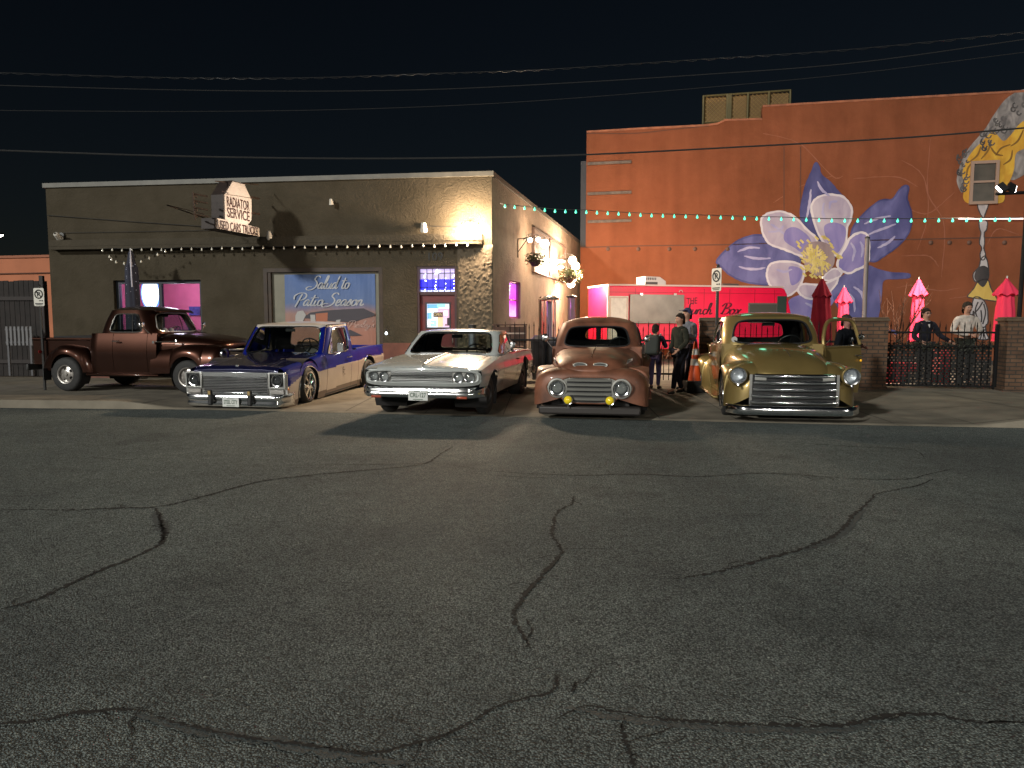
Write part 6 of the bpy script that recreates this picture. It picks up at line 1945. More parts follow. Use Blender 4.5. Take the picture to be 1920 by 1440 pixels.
    for w_ in ('L', 'D'): cab.panel(mb, gl, w_, [(.25, .03), (.93, .03), (.84, .88), (.28, .88)], e=9, trim=tr, tr=.009)
    RW = mat('roof_white', (.52, .47, .42), .35, coat=.8)
    cb_ = mb.build('cab', [BL, RW], T_)
    for p in cb_.data.polygons:
        if p.center.z > 1.475: p.material_index = 1
    gl.build('window_glass', M_['glass'], T_, recalc=False)
    tr.build('window_trim', M_['chrome'], T_)
    mb = MB(); cab.roof(mb, .05, 2.2); mb.build('roof', mat('roof_white', (.52, .47, .42), .35, coat=.8), T_)
    cab.lining(T_)
    mb = MB()
    for sg in (1, -1): mb.tube([Vector(cab.pt('L' if sg > 0 else 'D', u, 1.0)) + Vector((0, .006 * sg, -.004)) for u in np.linspace(.05, .98, 14)] + [Vector(cab.pt('L' if sg > 0 else 'D', .99, v)) + Vector((.01, .008 * sg, 0)) for v in (.85, .5, .1)], .009, 5)
    mb.build('drip_rail', M_['chrome'], T_)
    interior(T_, -.2, .93, .44, .28); wiper_mirror(T_, cab, .40, 1.42)
    for sg in (1,):
        mb = MB(); mb.tube([(.52, sg * .95, .93), (.50, sg * 1.10, .98), (.50, sg * 1.10, 1.17)], .01, 5); mb.box((.50, sg * 1.10, 1.09), (.03, .12, .17)); mb.build('wing_mirror', M_['chrome'], T_, bevel=.01)
    # front end
    mb = MB(); mb.box((2.405, 0, .59), (.02, 1.92, .36)); mb.build('front_panel', M_['dull_chrome'], T_, smooth=0)
    mb = MB(); mb.box((2.435, 0, .755), (.05, 1.24, .085)); mb.box((2.43, 0, .43), (.04, 1.24, .03))
    g = mb.build('grille', M_['chrome'], T_, bevel=.008)
    mb = MB()
    for k in range(10): mb.tube([(2.445, -.61, .455 + k * .0275), (2.445, .61, .455 + k * .0275)], .0085, 6)
    mb.build('grille_bar', M_['chrome'], g)
    mb = MB(); mb.box((2.421, 0, .58), (.008, 1.22, .27)); mb.build('grille_backing', mat('grille_grey', (.30, .30, .30), .4, .5), g, smooth=0)
    for sg in (1, -1):
        mb = MB(); c = (2.425, sg * .785, .655)
        for dy, dz, w_, h_ in ((-.145, 0, .03, .28), (.145, 0, .03, .28), (0, .125, .26, .03), (0, -.125, .26, .03)): mb.box((c[0] + .01, c[1] + dy, c[2] + dz), (.06, w_, h_))
        b = mb.build('headlight_bezel', M_['dull_chrome'], T_, bevel=.006)
        mb = MB(); mb.box((c[0] - .005, c[1], c[2]), (.01, .27, .23)); mb.build('bezel_backing', M_['black'], b, smooth=0)
        headlight(T_, c[0] + .012, c[1], c[2], .088)
        mb = MB(); mb.box((2.432, sg * .785, .46), (.04, .25, .075)); tl = mb.build('turn_signal', mat('signal_clear', (.32, .30, .28), .2, coat=1, bump=.5, bscale=80), T_, bevel=.01)
        mb = MB(); mb.box((2.30, sg * (W + .0 - .03), .50), (.10, .03, .05)); mb.build('marker_lamp', M_['amber'], T_, bevel=.006)
        # guards
        mb = MB(); mb.box((2.62, sg * .37, .36), (.06, .075, .26)); q = mb.build('bumper_guard', M_['black'], T_, bevel=.018)
        mb = MB(); mb.box((2.652, sg * .37, .45), (.012, .05, .07)); mb.build('guard_pad', mat('guard_gold', (.5, .35, .15), .3, .6), q, bevel=.004)
    # bumper
    mb = MB(); P = []
    ys = np.concatenate([np.linspace(-1.0, -.85, 5), np.linspace(-.8, .8, 13), np.linspace(.85, 1.0, 5)])
    prof = [(0, .20), (.035, .215), (.05, .26), (.03, .30), (.045, .33), (.05, .375), (.03, .41), (0, .415)]
    rows = []
    for y in ys:
        k = max(0, (abs(y) - .8) / .2); xx = 2.52 - .30 * k ** 2
        rows.append([(xx + p[0], y * (1 + .005 * k), p[1] + .02 * k) for p in prof])
    mb.grid(rows); 
    mb.build('front_bumper', M_['chrome'], T_, solid=.01)
    plate(T_, 2.60, .0, .285, 'STEEL CITY')
    mb = MB(); mb.box((-2.50, 0, .36), (.08, 1.9, .16)); mb.build('rear_bumper', M_['chrome'], T_, bevel=.02)
    wells(T_, ar, .96); tubs(T_, -2.3, 2.3, .78, .14, .30); tubs(T_, -.78, .8, .9, .18, .5, 'cab_floor'); tubs(T_, .95, 2.35, .46, .3, .8, 'engine_bay')
    for sg in (1, -1):
        wheel(T_, 1.52, sg * .84, .335, .21, .255, 'mesh', M_['chrome'], sgn=sg, steer=R(4))
        wheel(T_, -1.40, sg * .84, .335, .24, .255, 'mesh', M_['chrome'], sgn=sg)
    for o in list(T_.children_recursive):
        if o.type != 'MESH' or o.name.startswith(('wheel', 'rim', 'brake_drum', 'steering')): continue
        if o.parent and o.parent.name.startswith('wheel'): continue
        lx = o.location.x; k = lambda x: .165 * min(1, max(0, (x + 1.9) / 4.3)) ** 1.1
        if lx > .5: o.location.z -= k(lx)
        elif o.parent is T_ or o.parent.location.x < .5:
            for v in o.data.vertices: v.co.z -= k(v.co.x)
    return T_
t1 = square_truck()
place(t1, 443, 12.5, (10.3, 1), 2.4)

# ---------------------------------------------------------------- 2: white coupe utility
def coupe_ute():
    T_ = empty('coupe_utility', (0, 0, 0), 0, 'white 1960s coupe utility with quad headlights and narrow front tyres, plated CRL-127', 'pickup car')
    WH = paint('paint_white', (.57, .60, .585), metal=.0, rough=.25)
    ar = [(1.68, .36, .375), (-1.24, .40, .42)]
    belt = [(-2.52, .905), (-1.6, .93), (-.9, .945), (.4, .93), (1.4, .875), (2.2, .80), (2.52, .745)]
    hb = fn(belt)
    def yf(x, z):
        t = max(0, min(1, (z - .30) / .62))
        y = .985 - .10 * (1 - t) ** 2.2 - .06 * max(0, (t - .62) / .38) ** 1.6
        y += .012 * math.exp(-((z - .70) / .025) ** 2)
        y -= .05 * max(0, (x - 2.0) / .5) ** 2 + .045 * max(0, (-2.0 - x) / .5) ** 2
        return y
    sill = [(-2.5, .42), (-1.8, .34), (-1, .30), (1.2, .30), (1.9, .33), (2.5, .40)]
    mb = MB(); side(mb, .86, 2.44, yf, sill, belt, 34, 24, ar[:1])
    fx = np.linspace(.86, 2.44, 22)
    for sg in (1, -1):
        mb.grid([[(x, sg * lerp(yf(x, hb(x)), .74, k), hb(x) + .022 * math.sin(min(1, k * 1.3) * math.pi / 2)) for k in (0, .08, .2, .45, .7, 1)] for x in fx])
    mb.build('front_fender', WH, T_)
    def hz(x, y): return hb(x) + .026 + .022 * (1 - (y / .735) ** 2) + .014 * math.exp(-(y / .09) ** 2) - .03 * max(0, (x - 2.38) / .1) ** 2
    mb = MB(); mb.grid([[(x, y, hz(x, y)) for y in np.linspace(-.735, .735, 41)] for x in np.linspace(.84, 2.47, 28)])
    mb.grid([[(2.47, y, hz(2.47, y)), (2.475, y, .755), (2.46, y, .735)] for y in np.linspace(-.735, .735, 20)])
    mb.build('hood', WH, T_)
    mb = MB(); mb.tube([(x, 0, hz(x, 0) + .004) for x in np.linspace(.95, 2.45, 20)], .008, 5); mb.build('hood_trim', M_['chrome'], T_)
    mb = MB()
    for k in range(9): y = -.46 + k * .115; mb.box((2.44, y, hz(2.44, y) + .004), (.03, .045, .006))
    mb.build('hood_lettering', M_['dull_chrome'], T_, smooth=0)
    for sg in (1, -1):
        mb = MB(); side(mb, -.40, .848, yf, .305, fn(belt), 18, 24, (), sides=(sg,)); d = mb.build('door', WH, T_)
        handle_part(d, -.25, sg * (.985), .82)
    mb = MB(); side(mb, -2.52, -.412, yf, sill, belt, 40, 24, ar[1:])
    for sg in (1, -1):
        mb.grid([[(x, sg * y, z) for y, z in ((yf(x, hb(x)), hb(x)), (yf(x, hb(x)) - .02, hb(x) + .012), (.76, hb(x) + .012), (.75, hb(x) - .02), (.75, .50))] for x in np.linspace(-2.52, -.41, 14)])
    mb.build('bed_side', WH, T_)
    mb = MB(); mb.box((-2.50, 0, .70), (.05, 1.72, .40)); mb.build('tailgate', WH, T_, bevel=.01)
    mb = MB(); mb.box((-1.6, 0, .52), (1.75, 1.5, .03)); mb.box((-.70, 0, .72), (.04, 1.5, .42)); mb.build('bed_floor', mat('bed_grey', (.35, .32, .30), .6), T_, smooth=0)
    mb = MB(); mb.box((-1.55, 0, .91), (1.7, 1.45, .025)); mb.build('bed_cover', mat('tonneau_pale', (.42, .36, .34), .7), T_, smooth=0)
    cab = Cab((-.78, .98, .90, 6, .93), (-.50, .36, .765, 4.5, 1.33), .015)
    mb, gl, tr = MB(), MB(), MB()
    cab.panel(mb, gl, 'F', [(.03, .04), (.97, .04), (.965, .95), (.035, .95)], e=8, trim=tr, tr=.012)
    cab.panel(mb, gl, 'R', [(.08, .15), (.92, .15), (.90, .88), (.10, .88)], e=7, trim=tr, tr=.008)
    for w_ in ('L', 'D'): cab.panel(mb, gl, w_, [(.20, .04), (.97, .04), (.90, .88), (.24, .88)], e=10, trim=tr, tr=.010)
    mb.build('cab', WH, T_); gl.build('window_glass', M_['glass'], T_, recalc=False); tr.build('window_trim', M_['chrome'], T_)
    mb = MB(); cab.roof(mb, .045, 2.2); mb.build('roof', WH, T_)
    cab.lining(T_)
    mb = MB()
    for sg in (1, -1):
        w_ = 'L' if sg > 0 else 'D'
        mb.tube([Vector(cab.pt(w_, .735, v)) + Vector((0, .005 * sg, 0)) for v in (.04, .4, .86)], .008, 5)
    mb.build('vent_post', M_['chrome'], T_)
    interior(T_, -.10, .86, .40, .42, seat=mat('seat_pale', (.30, .25, .23), .6)); wiper_mirror(T_, cab, .38, 1.24)
    mb = MB(); mb.box((.95, .38, .962), (.02, .42, .012)); mb.box((.95, -.3, .962), (.02, .42, .012)); mb.build('wiper', M_['chrome'], T_, smooth=0)
    mirror_part(T_, .62, .90, .92)
    # front
    mb = MB()   # painted surround with rounded ends
    P = []
    for k in range(48):
        t = 2 * math.pi * k / 48; c, s = math.cos(t), math.sin(t); l = (abs(c) ** 5 + abs(s) ** 5) ** .2
        P.append((c / l, s / l))
    rows = [[(2.475 - .10 * abs(a * .93) ** 6, a * .93, .640 + b * .130) for a, b in P], [(2.52 - .10 * abs(a * .9) ** 6, a * .90, .655 + b * .093) for a, b in P], [(2.49 - .10 * abs(a * .86) ** 6, a * .87, .655 + b * .080) for a, b in P]]
    mb.grid(rows, closed=True)
    mb.grid([[(2.475 - .12 * abs(y) ** 6, y, .750), (2.47 - .12 * abs(y) ** 6, y, .766), (2.42 - .10 * abs(y) ** 6, y, .776), (2.34 - .10 * abs(y) ** 6, y, .785)] for y in np.linspace(-.93, .93, 30)])
    mb.build('front_surround', WH, T_)
    mb = MB(); mb.grid([[(2.455 - .09 * abs(y) ** 6, y, z) for z in (.565, .745)] for y in np.linspace(-.88, .88, 24)])
    g = mb.build('grille', M_['dull_chrome'], T_)
    mb = MB()
    for k in range(6): mb.tube([(2.475, -.49, .592 + k * .026), (2.48, 0, .592 + k * .026), (2.475, .49, .592 + k * .026)], .012 if k in (0, 3, 5) else .0085, 6)
    mb.build('grille_bar', M_['chrome'], g)
    for sg in (1, -1):
        mb = MB(); mb.grid([[(2.47 - .09 * abs(y) ** 6, sg * y, z) for z in (.575, .65, .735)] for y in np.linspace(.5, .86, 8)]); mb.build('lamp_bezel', M_['dull_chrome'], T_)
        headlight(T_, 2.488, sg * .595, .655, .070); headlight(T_, 2.462, sg * .765, .655, .070)
        mb = MB(); mb.box((2.62, sg * .68, .36), (.02, .16, .04)); mb.build('turn_signal', mat('dim_amber', (.30, .05, .02), .3, coat=1), T_, bevel=.008)
    mb = MB(); prof = [(0, .35), (.03, .355), (.05, .375), (.055, .405), (.045, .43), (.06, .45), (.055, .48), (.02, .50), (0, .50)]
    rows = []
    for y in np.concatenate([np.linspace(-.99, -.8, 7), np.linspace(-.75, .75, 13), np.linspace(.8, .99, 7)]):
        k = max(0, (abs(y) - .75) / .24); xx = 2.57 - .28 * k ** 2.2
        rows.append([(xx + p[0], y, p[1] + .01 * k) for p in prof])
    mb.grid(rows); mb.build('front_bumper', M_['chrome'], T_, solid=.01)
    plate(T_, 2.645, .0, .385, 'CRL-127')
    mb = MB(); mb.box((2.35, 0, .47), (.1, 1.2, .1)); mb.build('lower_valance', M_['dark'], T_, smooth=0)
    mb = MB(); rows = []
    for y in np.linspace(-.97, .97, 15):
        k = max(0, (abs(y) - .75) / .22); rows.append([(-2.60 + .2 * k ** 2 + dx, y, z) for dx, z in ((0, .40), (-.05, .44), (-.05, .52), (0, .56))])
    mb.grid(rows); mb.build('rear_bumper', M_['chrome'], T_, solid=.01)
    mb = MB()
    for sg in (1, -1): mb.tube([(x, sg * (yf(x, hb(x)) + .002), hb(x) - .01) for x in np.linspace(-2.4, -.5, 10)], .007, 5)
    mb.build('belt_trim', M_['chrome'], T_)
    wells(T_, ar, .95); tubs(T_, -2.35, 2.3, .62, .32, .5); tubs(T_, -.75, 1.0, .86, .32, .55, 'cab_floor'); tubs(T_, 1.0, 2.30, .5, .5, .70, 'engine_bay')
    for sg in (1, -1):
        wheel(T_, 1.68, sg * .80, .325, .15, .19, 'cap', M_['steel'], sgn=sg, steer=R(-6))
        wheel(T_, -1.24, sg * .79, .36, .25, .20, 'cap', M_['steel'], sgn=sg)
    return T_
t2 = coupe_ute()
place(t2, 789, 11.0, (11, 1), 2.5)

# ---------------------------------------------------------------- 3: brown primer pickup, split faced
def primer_truck():
    T_ = empty('copper_pickup', (0, 0, 0), 0, 'lowered copper brown 1940s pickup with silver barred grille and two yellow fog lamps', 'pickup truck')
    CP = mat('paint_copper_satin', (.175, .070, .040), .5, .12, noise=.5, scale=3.2, coat=.08)
    GR = mat('grille_grey_paint', (.26, .26, .24), .4, .35)
    xf = 2.28
    ar = [(1.42, .34, .40)]
    # face and front fenders as one full-width shell
    def ztop(x): return fn([(.6, .60), (.95, .72), (1.5, .80), (1.95, .80), (2.15, .79), (xf, .78)])(x)
    mb = MB(); pod(mb, .55, xf, 0, [(.55, .84), (.9, .89), (1.4, .90), (1.9, .89), (2.28, .865)], .20, ztop, e=[(.55, 5), (1.5, 4.2), (2.28, 5)], pf=4.5, lf=.42, n=30, m=26, arches=ar, anchor=.47)
    mb.build('front_fender', CP, T_)
    # hood: bulging, V-nosed
    def hz(x): return fn([(.45, 1.075), (1.0, 1.05), (1.5, 1.01), (1.9, .955), (2.15, .87), (2.2, .84)])(x)
    mb = MB(); pod(mb, .42, 2.22, 0, [(.42, .77), (1.2, .70), (1.8, .60), (2.22, .53)], .70, hz, e=[(.42, 3.6), (1.4, 2.7), (2.2, 2.6)], pf=2.6, lf=.50, n=30, m=26, anchor=.74)
    mb.build('hood', CP, T_)
    mb = MB(); mb.tube([(x, 0, hz(x) + .002) for x in np.linspace(.5, 1.9, 14)], .006, 5); mb.build('hood_seam', mat('seam_copper', (.10, .04, .025), .5), T_)
    for sg in (1, -1):
        mb = MB(); c = Vector((2.135, sg * .155, .835)); P = []
        for k in range(28):
            t = 2 * math.pi * k / 28; P.append(c + Vector((-.0 - .25 * max(0, math.sin(t)) * .05, .105 * math.cos(t), .032 * math.sin(t))))
        mb.tube(P, .010, 5, closed=True); s = mb.build('nose_slot', GR, T_)
        mb = MB(); mb.poly([p + Vector((.004, 0, 0)) for p in P]); mb.build('slot_opening', M_['black'], s, smooth=0)
        mb = MB(); mb.box(c + Vector((.008, 0, 0)), (.006, .19, .01)); mb.build('slot_bar', GR, s, smooth=0)
        mb = MB(); mb.tube([(1.90, sg * .565, .865), (1.55, sg * .625, .885), (1.55, sg * .628, .91), (1.88, sg * .57, .90), (1.90, sg * .565, .865)], .011, 5); mb.build('hood_emblem', M_['dull_chrome'], T_)
    # cab
    def yf(x, z):
        t = max(0, min(1, (z - .25) / .8)); return .80 - .07 * (1 - t) ** 2 - .045 * max(0, t - .6) / .4 - .05 * max(0, (-.95 - x) / .15)
    cab = Cab((-.90, .62, .765, 5, 1.04), (-.78, .34, .655, 4.4, 1.48), .03)
    mb = MB(); side(mb, .46, .62, yf, .25, 1.04, 6, 16); side(mb, -1.05, -.455, yf, .25, 1.04, 12, 16)
    mb.grid([[(-.92 - .02 * math.cos(y * 2), y, z) for z in (.3, .7, 1.04)] for y in np.linspace(-.76, .76, 12)])
    mb.grid([[(.56, y, z) for z in (.7, 1.07)] for y in np.linspace(-.78, .78, 8)])
    gl = MB(); tr = MB()
    cab.panel(mb, gl, 'F', [(.06, .07), (.94, .07), (.91, .86), (.09, .86)], e=5.5, trim=tr, tr=.013, rings=4)
    cab.panel(mb, gl, 'R', [(.24, .28), (.76, .28), (.74, .80), (.26, .80)], e=3.6, rings=4)
    for w_ in ('L', 'D'): cab.panel(mb, gl, w_, [(.20, .08), (.88, .08), (.80, .80), (.26, .80)], e=4.5, rings=4, trim=tr, tr=.010)
    mb.build('cab', CP, T_); gl.build('window_glass', M_['glass'], T_, recalc=False); tr.build('window_rubber', M_['black'], T_)
    mb = MB(); cab.roof(mb, .115, 2.8); mb.build('roof', CP, T_)
    cab.lining(T_)
    for sg in (1, -1):
        mb = MB(); side(mb, -.445, .45, yf, .255, 1.035, 14, 16, sides=(sg,)); d = mb.build('door', CP, T_); handle_part(d, -.3, sg * .80, .86)
    interior(T_, -.3, .98, .36, .12); 
    mb = MB(); mb.lathe([(.001, .03), (.05, .02), (.07, -.01), (.001, -.012)], (.52, -.92, 1.22), 'X', 16); mb.tube([(.5, -.80, 1.05), (.5, -.9, 1.18)], .008, 5)
    mb.build('wing_mirror', M_['chrome'], T_)
    mb = MB(); mb.lathe([(.001, .03), (.04, .02), (.055, -.01), (.001, -.012)], (.30, .86, 1.20), 'X', 16); mb.tube([(.28, .76, 1.06), (.30, .84, 1.17)], .008, 5); mb.build('wing_mirror', M_['chrome'], T_)
    # grille recess: barbell outline
    mb = MB()
    def fx(y, z, off=0): return xf - .045 * abs(y / .93) ** 6 - .02 + off + .0
    outline = cr([(0, .66), (.3, .655), (.42, .62), (.52, .625), (.63, .56), (.65, .48), (.58, .385), (.45, .36), (.36, .285), (.2, .262), (0, .26), (-.2, .262), (-.36, .285), (-.45, .36), (-.58, .385), (-.65, .48), (-.63, .56), (-.52, .625), (-.42, .62), (-.3, .655)], 90, True)
    mb.poly([(xf + .003, p[0], p[1]) for p in outline]); g = mb.build('grille', GR, T_, smooth=0)
    mb = MB(); mb.tube([(xf + .002, p[0], p[1]) for p in outline], .012, 6, closed=True); mb.build('grille_rim', CP, g)
    mb = MB()
    inn = cr([(0, .645), (.25, .64), (.335, .6), (.33, .5), (.335, .42), (.30, .31), (.18, .275), (0, .272), (-.18, .275), (-.30, .31), (-.335, .42), (-.33, .5), (-.335, .6), (-.25, .64)], 70, True)
    mb.poly([(xf + .006, p[0], p[1]) for p in inn]); mb.build('grille_opening', M_['black'], g, smooth=0)
    mb = MB()
    for k, (z, w_) in enumerate(((.612, .33), (.542, .34), (.472, .34), (.402, .33), (.325, .26))):
        rows = []
        for y in np.linspace(-w_, w_, 15):
            b = .03 * (1 - (y / w_) ** 4)
            rows.append([(xf + .008, y, z - .024), (xf + .02 + b, y, z - .016), (xf + .026 + b, y, z + .004), (xf + .012 + b * .5, y, z + .020), (xf + .008, y, z + .022)])
        mb.grid(rows)
    mb.build('grille_bar', GR, g)
    for sg in (1, -1):
        mb = MB(); mb.lathe([(.155, -.01), (.150, .018), (.128, .022)], (xf + .004, sg * .485, .49), 'X', 28); mb.build('lamp_ring', GR, T_)
        headlight(T_, xf + .022, sg * .485, .49, .098)
        h = headlight(T_, xf + .075, sg * .315, .315, .062, name='fog_lamp', lensm=M_['yellow']); 
        mb = MB(); mb.lathe([(.001, -.07), (.04, -.05), (.065, -.01)], (0, 0, 0), 'X', 18); mb.tube([(-.02, 0, -.05), (-.03, 0, -.12)], .01, 5); mb.build('shell', M_['chrome'], h)
        mb = MB(); mb.lathe([(.001, .0), (.014, .002), (.012, .012), (.001, .014)], (xf + .01, sg * .30, .635), 'X', 10); mb.build('grille_bolt', GR, T_)
    mb = MB(); mb.box((xf - .10, 0, .145), (.20, 1.56, .13)); mb.build('lower_valance', mat('valance_dark', (.035, .03, .028), .5, .2), T_, bevel=.03)
    # running boards, bed, rear fenders
    mb = MB()
    for sg in (1, -1): mb.box((0, sg * .84, .22), (2.0, .22, .04))
    mb.build('running_board', CP, T_, bevel=.012)
    mb = MB()
    for sg in (1, -1): mb.box((-1.75, sg * .66, .68), (1.6, .05, .52)); mb.tube([(-.98, sg * .68, .95), (-2.55, sg * .68, .95)], .03, 8)
    mb.box((-2.55, 0, .68), (.05, 1.3, .52)); mb.box((-1.75, 0, .45), (1.6, 1.3, .04)); mb.box((-.97, 0, .68), (.04, 1.3, .52))
    mb.build('bed', CP, T_, smooth=40)
    mb = MB(); pod(mb, -2.45, -1.05, .66, [(-2.45, .80), (-1.75, .965), (-1.05, .80)], .24, [(-2.45, .50), (-1.75, .86), (-1.05, .45)], e=2.6, pf=2.2, pr=2.2, lf=.4, lr=.4, arches=[(-1.72, .34, .38)]); mb.build('rear_fender', CP, T_)
    wells(T_, [(1.42, .34, .40)], .90, .4); wells(T_, [(-1.72, .34, .36)], .90, .25)
    tubs(T_, -2.4, 2.1, .6, .17, .34); tubs(T_, -.9, .6, .74, .26, .5, 'cab_floor'); tubs(T_, .6, 2.0, .4, .34, .8, 'engine_bay')
    for sg in (1, -1):
        wheel(T_, 1.42, sg * .76, .335, .18, .19, 'cap', M_['dull_chrome'], sgn=sg); wheel(T_, -1.72, sg * .78, .345, .21, .19, 'cap', M_['dull_chrome'], sgn=sg)
    return T_
t3 = primer_truck()
place(t3, 1105, 10.9, (10.3, 1), 2.28)

# ---------------------------------------------------------------- 4: gold pickup with open door
def gold_truck():
    T_ = empty('gold_pickup', (0, 0, 0), 0, 'gold olive 1950s pickup with five bar chrome grille and its driver door wide open', 'pickup truck')
    GD = paint('paint_gold', (.27, .195, .07), metal=.55, rough=.36)
    ar = [(1.36, .34, .41)]
    # front fenders
    mb = MB(); pod(mb, .45, 2.12, [(.45, .42), (1.7, .47), (2.12, .50)], [(.45, .86), (.8, .92), (1.3, .955), (1.8, .955), (2.18, .91)], .20,
                   [(.45, .42), (.75, .66), (1.1, .83), (1.5, .90), (1.85, .885), (2.18, .84)], e=[(.45, 2.4), (1.3, 2.5), (2.18, 2.8)], pf=2.5, lf=.45, n=32, m=26, arches=ar, anchor=.45)
    mb.build('front_fender', GD, T_)
    # hood
    def hz(x): return fn([(.40, 1.155), (.8, 1.15), (1.2, 1.12), (1.6, 1.05), (1.9, .955), (2.1, .85), (2.2, .77)])(x)
    mb = MB(); pod(mb, .38, 2.2, 0, [(.38, .82), (.9, .78), (1.5, .68), (2.0, .59), (2.2, .56)], [(.38, .66), (1.5, .68), (2.2, .69)], hz, e=[(.38, 3.2), (1.2, 2.7), (2.2, 2.4)], pf=2.4, lf=.42, n=32, m=28, anchor=.71)
    mb.build('hood', GD, T_)
    mb = MB(); mb.tube([(x, 0, hz(x) + .001) for x in np.linspace(.5, 1.85, 14)], .004, 5); mb.build('hood_seam', M_['dark'], T_)
    # grille
    mb = MB(); mb.grid([[(2.165 - .03 * abs(y / .66) ** 3, y, z) for z in (.26, .72)] for y in np.linspace(-.61, .61, 16)]); g = mb.build('grille', M_['black'], T_)
    mb = MB()
    for k, (z, w_) in enumerate(((.70, .565), (.60, .58), (.50, .59), (.40, .605), (.305, .62))):
        rows = []
        for y in np.linspace(-w_, w_, 25):
            b = .06 * (1 - abs(y / w_) ** 2.5) - .02
            rows.append([(2.165 + b + .036 * math.cos(t), y, z + .031 * math.sin(t)) for t in np.linspace(-1.9, 1.9, 11)])
        mb.grid(rows)
    mb.build('grille_bar', M_['chrome'], g)
    mb = MB()
    for sg in (1, -1):
        mb.grid([[(2.16 - .02 * k, sg * (w_ + .0), z) for k, z in ((0, .27), (0, .72))] for w_ in (.595, .635)])
    mb.build('grille_post', M_['dull_chrome'], g)
    for sg in (1, -1):
        mb = MB(); mb.box((2.175, sg * .48, .655), (.02, .17, .045)); mb.build('parking_lamp', mat('parking_lens', (.30, .30, .28), .2, coat=1), T_, bevel=.008)
        # headlight pods
        mb = MB(); mb.lathe([(.001, -.40), (.07, -.34), (.125, -.2), (.142, -.05), (.138, .02), (.125, .03)], (2.13, sg * .80, .70), 'X', 30); mb.build('headlight_pod', GD, T_)
        headlight(T_, 2.15, sg * .80, .70, .105, ring=M_['chrome'])
        mb = MB(); mb.lathe([(.001, -.02), (.02, -.01), (.022, .01), (.001, .02)], (2.19, sg * .80, .56), 'X', 10); mb.build('bolt', M_['chrome'], T_)
    # bumper
    mb = MB(); rows = []
    for y in np.concatenate([np.linspace(-.95, -.78, 7), np.linspace(-.72, .72, 15), np.linspace(.78, .95, 7)]):
        k = max(0, (abs(y) - .7) / .25); xx = 2.30 - .26 * k ** 2 - .05 * (y / .99) ** 2
        rows.append([(xx + a, y, b) for a, b in [(.055 * max(0, math.cos(t)) ** .8, .20 + .066 * math.sin(t)) for t in np.linspace(-1.57, 1.57, 13)]])
    mb.grid(rows); mb.build('front_bumper', M_['chrome'], T_, solid=.01)
    mb = MB()
    for sg in (1, -1): mb.lathe([(.001, .0), (.018, .002), (.014, .016), (.001, .02)], (2.335, sg * .45, .20), 'X', 10)
    mb.build('bumper_bolt', M_['chrome'], T_)
    # cab
    def yf(x, z):
        t = max(0, min(1, (z - .25) / .85)); return .885 - .08 * (1 - t) ** 2 - .055 * (max(0, t - .5) / .5) ** 1.5 - .05 * max(0, (-1.0 - x) / .15)
    cab = Cab((-1.02, .56, .835, 5, 1.105), (-.88, .28, .715, 4.4, 1.585), .03)
    mb, gl, tr = MB(), MB(), MB()
    side(mb, .42, .58, yf, .25, 1.105, 6, 16); side(mb, -1.15, -.52, yf, .25, 1.105, 12, 16)
    mb.grid([[(-1.05, y, z) for z in (.3, .7, 1.105)] for y in np.linspace(-.83, .83, 12)])
    mb.grid([[(.50, y, z) for z in (.7, 1.13)] for y in np.linspace(-.83, .83, 8)])
    cab.panel(mb, gl, 'F', [(.04, .06), (.96, .06), (.94, .90), (.06, .90)], e=5, rings=4, trim=tr, tr=.014)
    cab.panel(mb, gl, 'R', [(.14, .22), (.86, .22), (.84, .84), (.16, .84)], e=4.5, rings=4)
    cab.panel(mb, gl, 'D', [(.20, .06), (.88, .06), (.80, .84), (.25, .84)], e=5.5, rings=4)
    # open side: only the frame around the doorway remains
    cab.panel(mb, None, 'L', [(.16, .0), (.93, .0), (.87, .93), (.20, .93)], e=9, rings=3)
    mb.build('cab', GD, T_); gl.build('window_glass', M_['glass'], T_, recalc=False); tr.build('window_rubber', M_['black'], T_)
    tr2 = MB(); 
    cab.panel(MB(), None, 'D', [(.20, .06), (.88, .06), (.80, .84), (.25, .84)], e=5.5, trim=tr2, tr=.010); tr2.build('window_trim', M_['chrome'], T_)
    mb = MB(); cab.roof(mb, .085, 2.8); mb.build('roof', GD, T_)
    cab.lining(T_)
    mb = MB(); mb.box((.34, 0, 1.33), (.02, .03, .4), M=Matrix.Rotation(-.62, 3, 'Y')); mb.build('windshield_divider', GD, T_, smooth=0) if False else None
    # closed right door
    mb = MB(); side(mb, -.51, .41, yf, .255, 1.10, 14, 16, sides=(-1,)); d = mb.build('door', GD, T_); handle_part(d, -.36, -.885, .92)
    # open left door, hinged at its front edge
    hinge = Vector((.42, .86, 0))
    D = MB(); G2 = MB(); Tm = MB()
    dl = .92
    # door skin in its own frame: runs back from the hinge along -X before opening
    rows = []
    for x in np.linspace(0, -dl, 12):
        rows.append([(x, yf(.41 + x, z) - .86, z) for z in np.linspace(.26, 1.10, 16)])
    D.grid(rows)
    rows = []
    for x in np.linspace(0, -dl, 12):
        rows.append([(x, yf(.41 + x, z) - .86 - .07, z) for z in np.linspace(.26, 1.10, 16)])
    D.grid(rows[::-1])
    # edges
    for xx in (0, -dl): D.grid([[(xx, yf(.41 + xx, z) - .86 - o, z) for z in np.linspace(.26, 1.10, 16)] for o in (0, .07)])
    D.grid([[(x, yf(.41 + x, 1.10) - .86 - o, 1.10) for o in (0, .07)] for x in np.linspace(0, -dl, 6)])
    fr_ = cr([(-.02, 1.10), (-.05, 1.22), (-.14, 1.40), (-.24, 1.50), (-.36, 1.535), (-.60, 1.545), (-.78, 1.525), (-.86, 1.45), (-.89, 1.28), (-.90, 1.10)], 36)
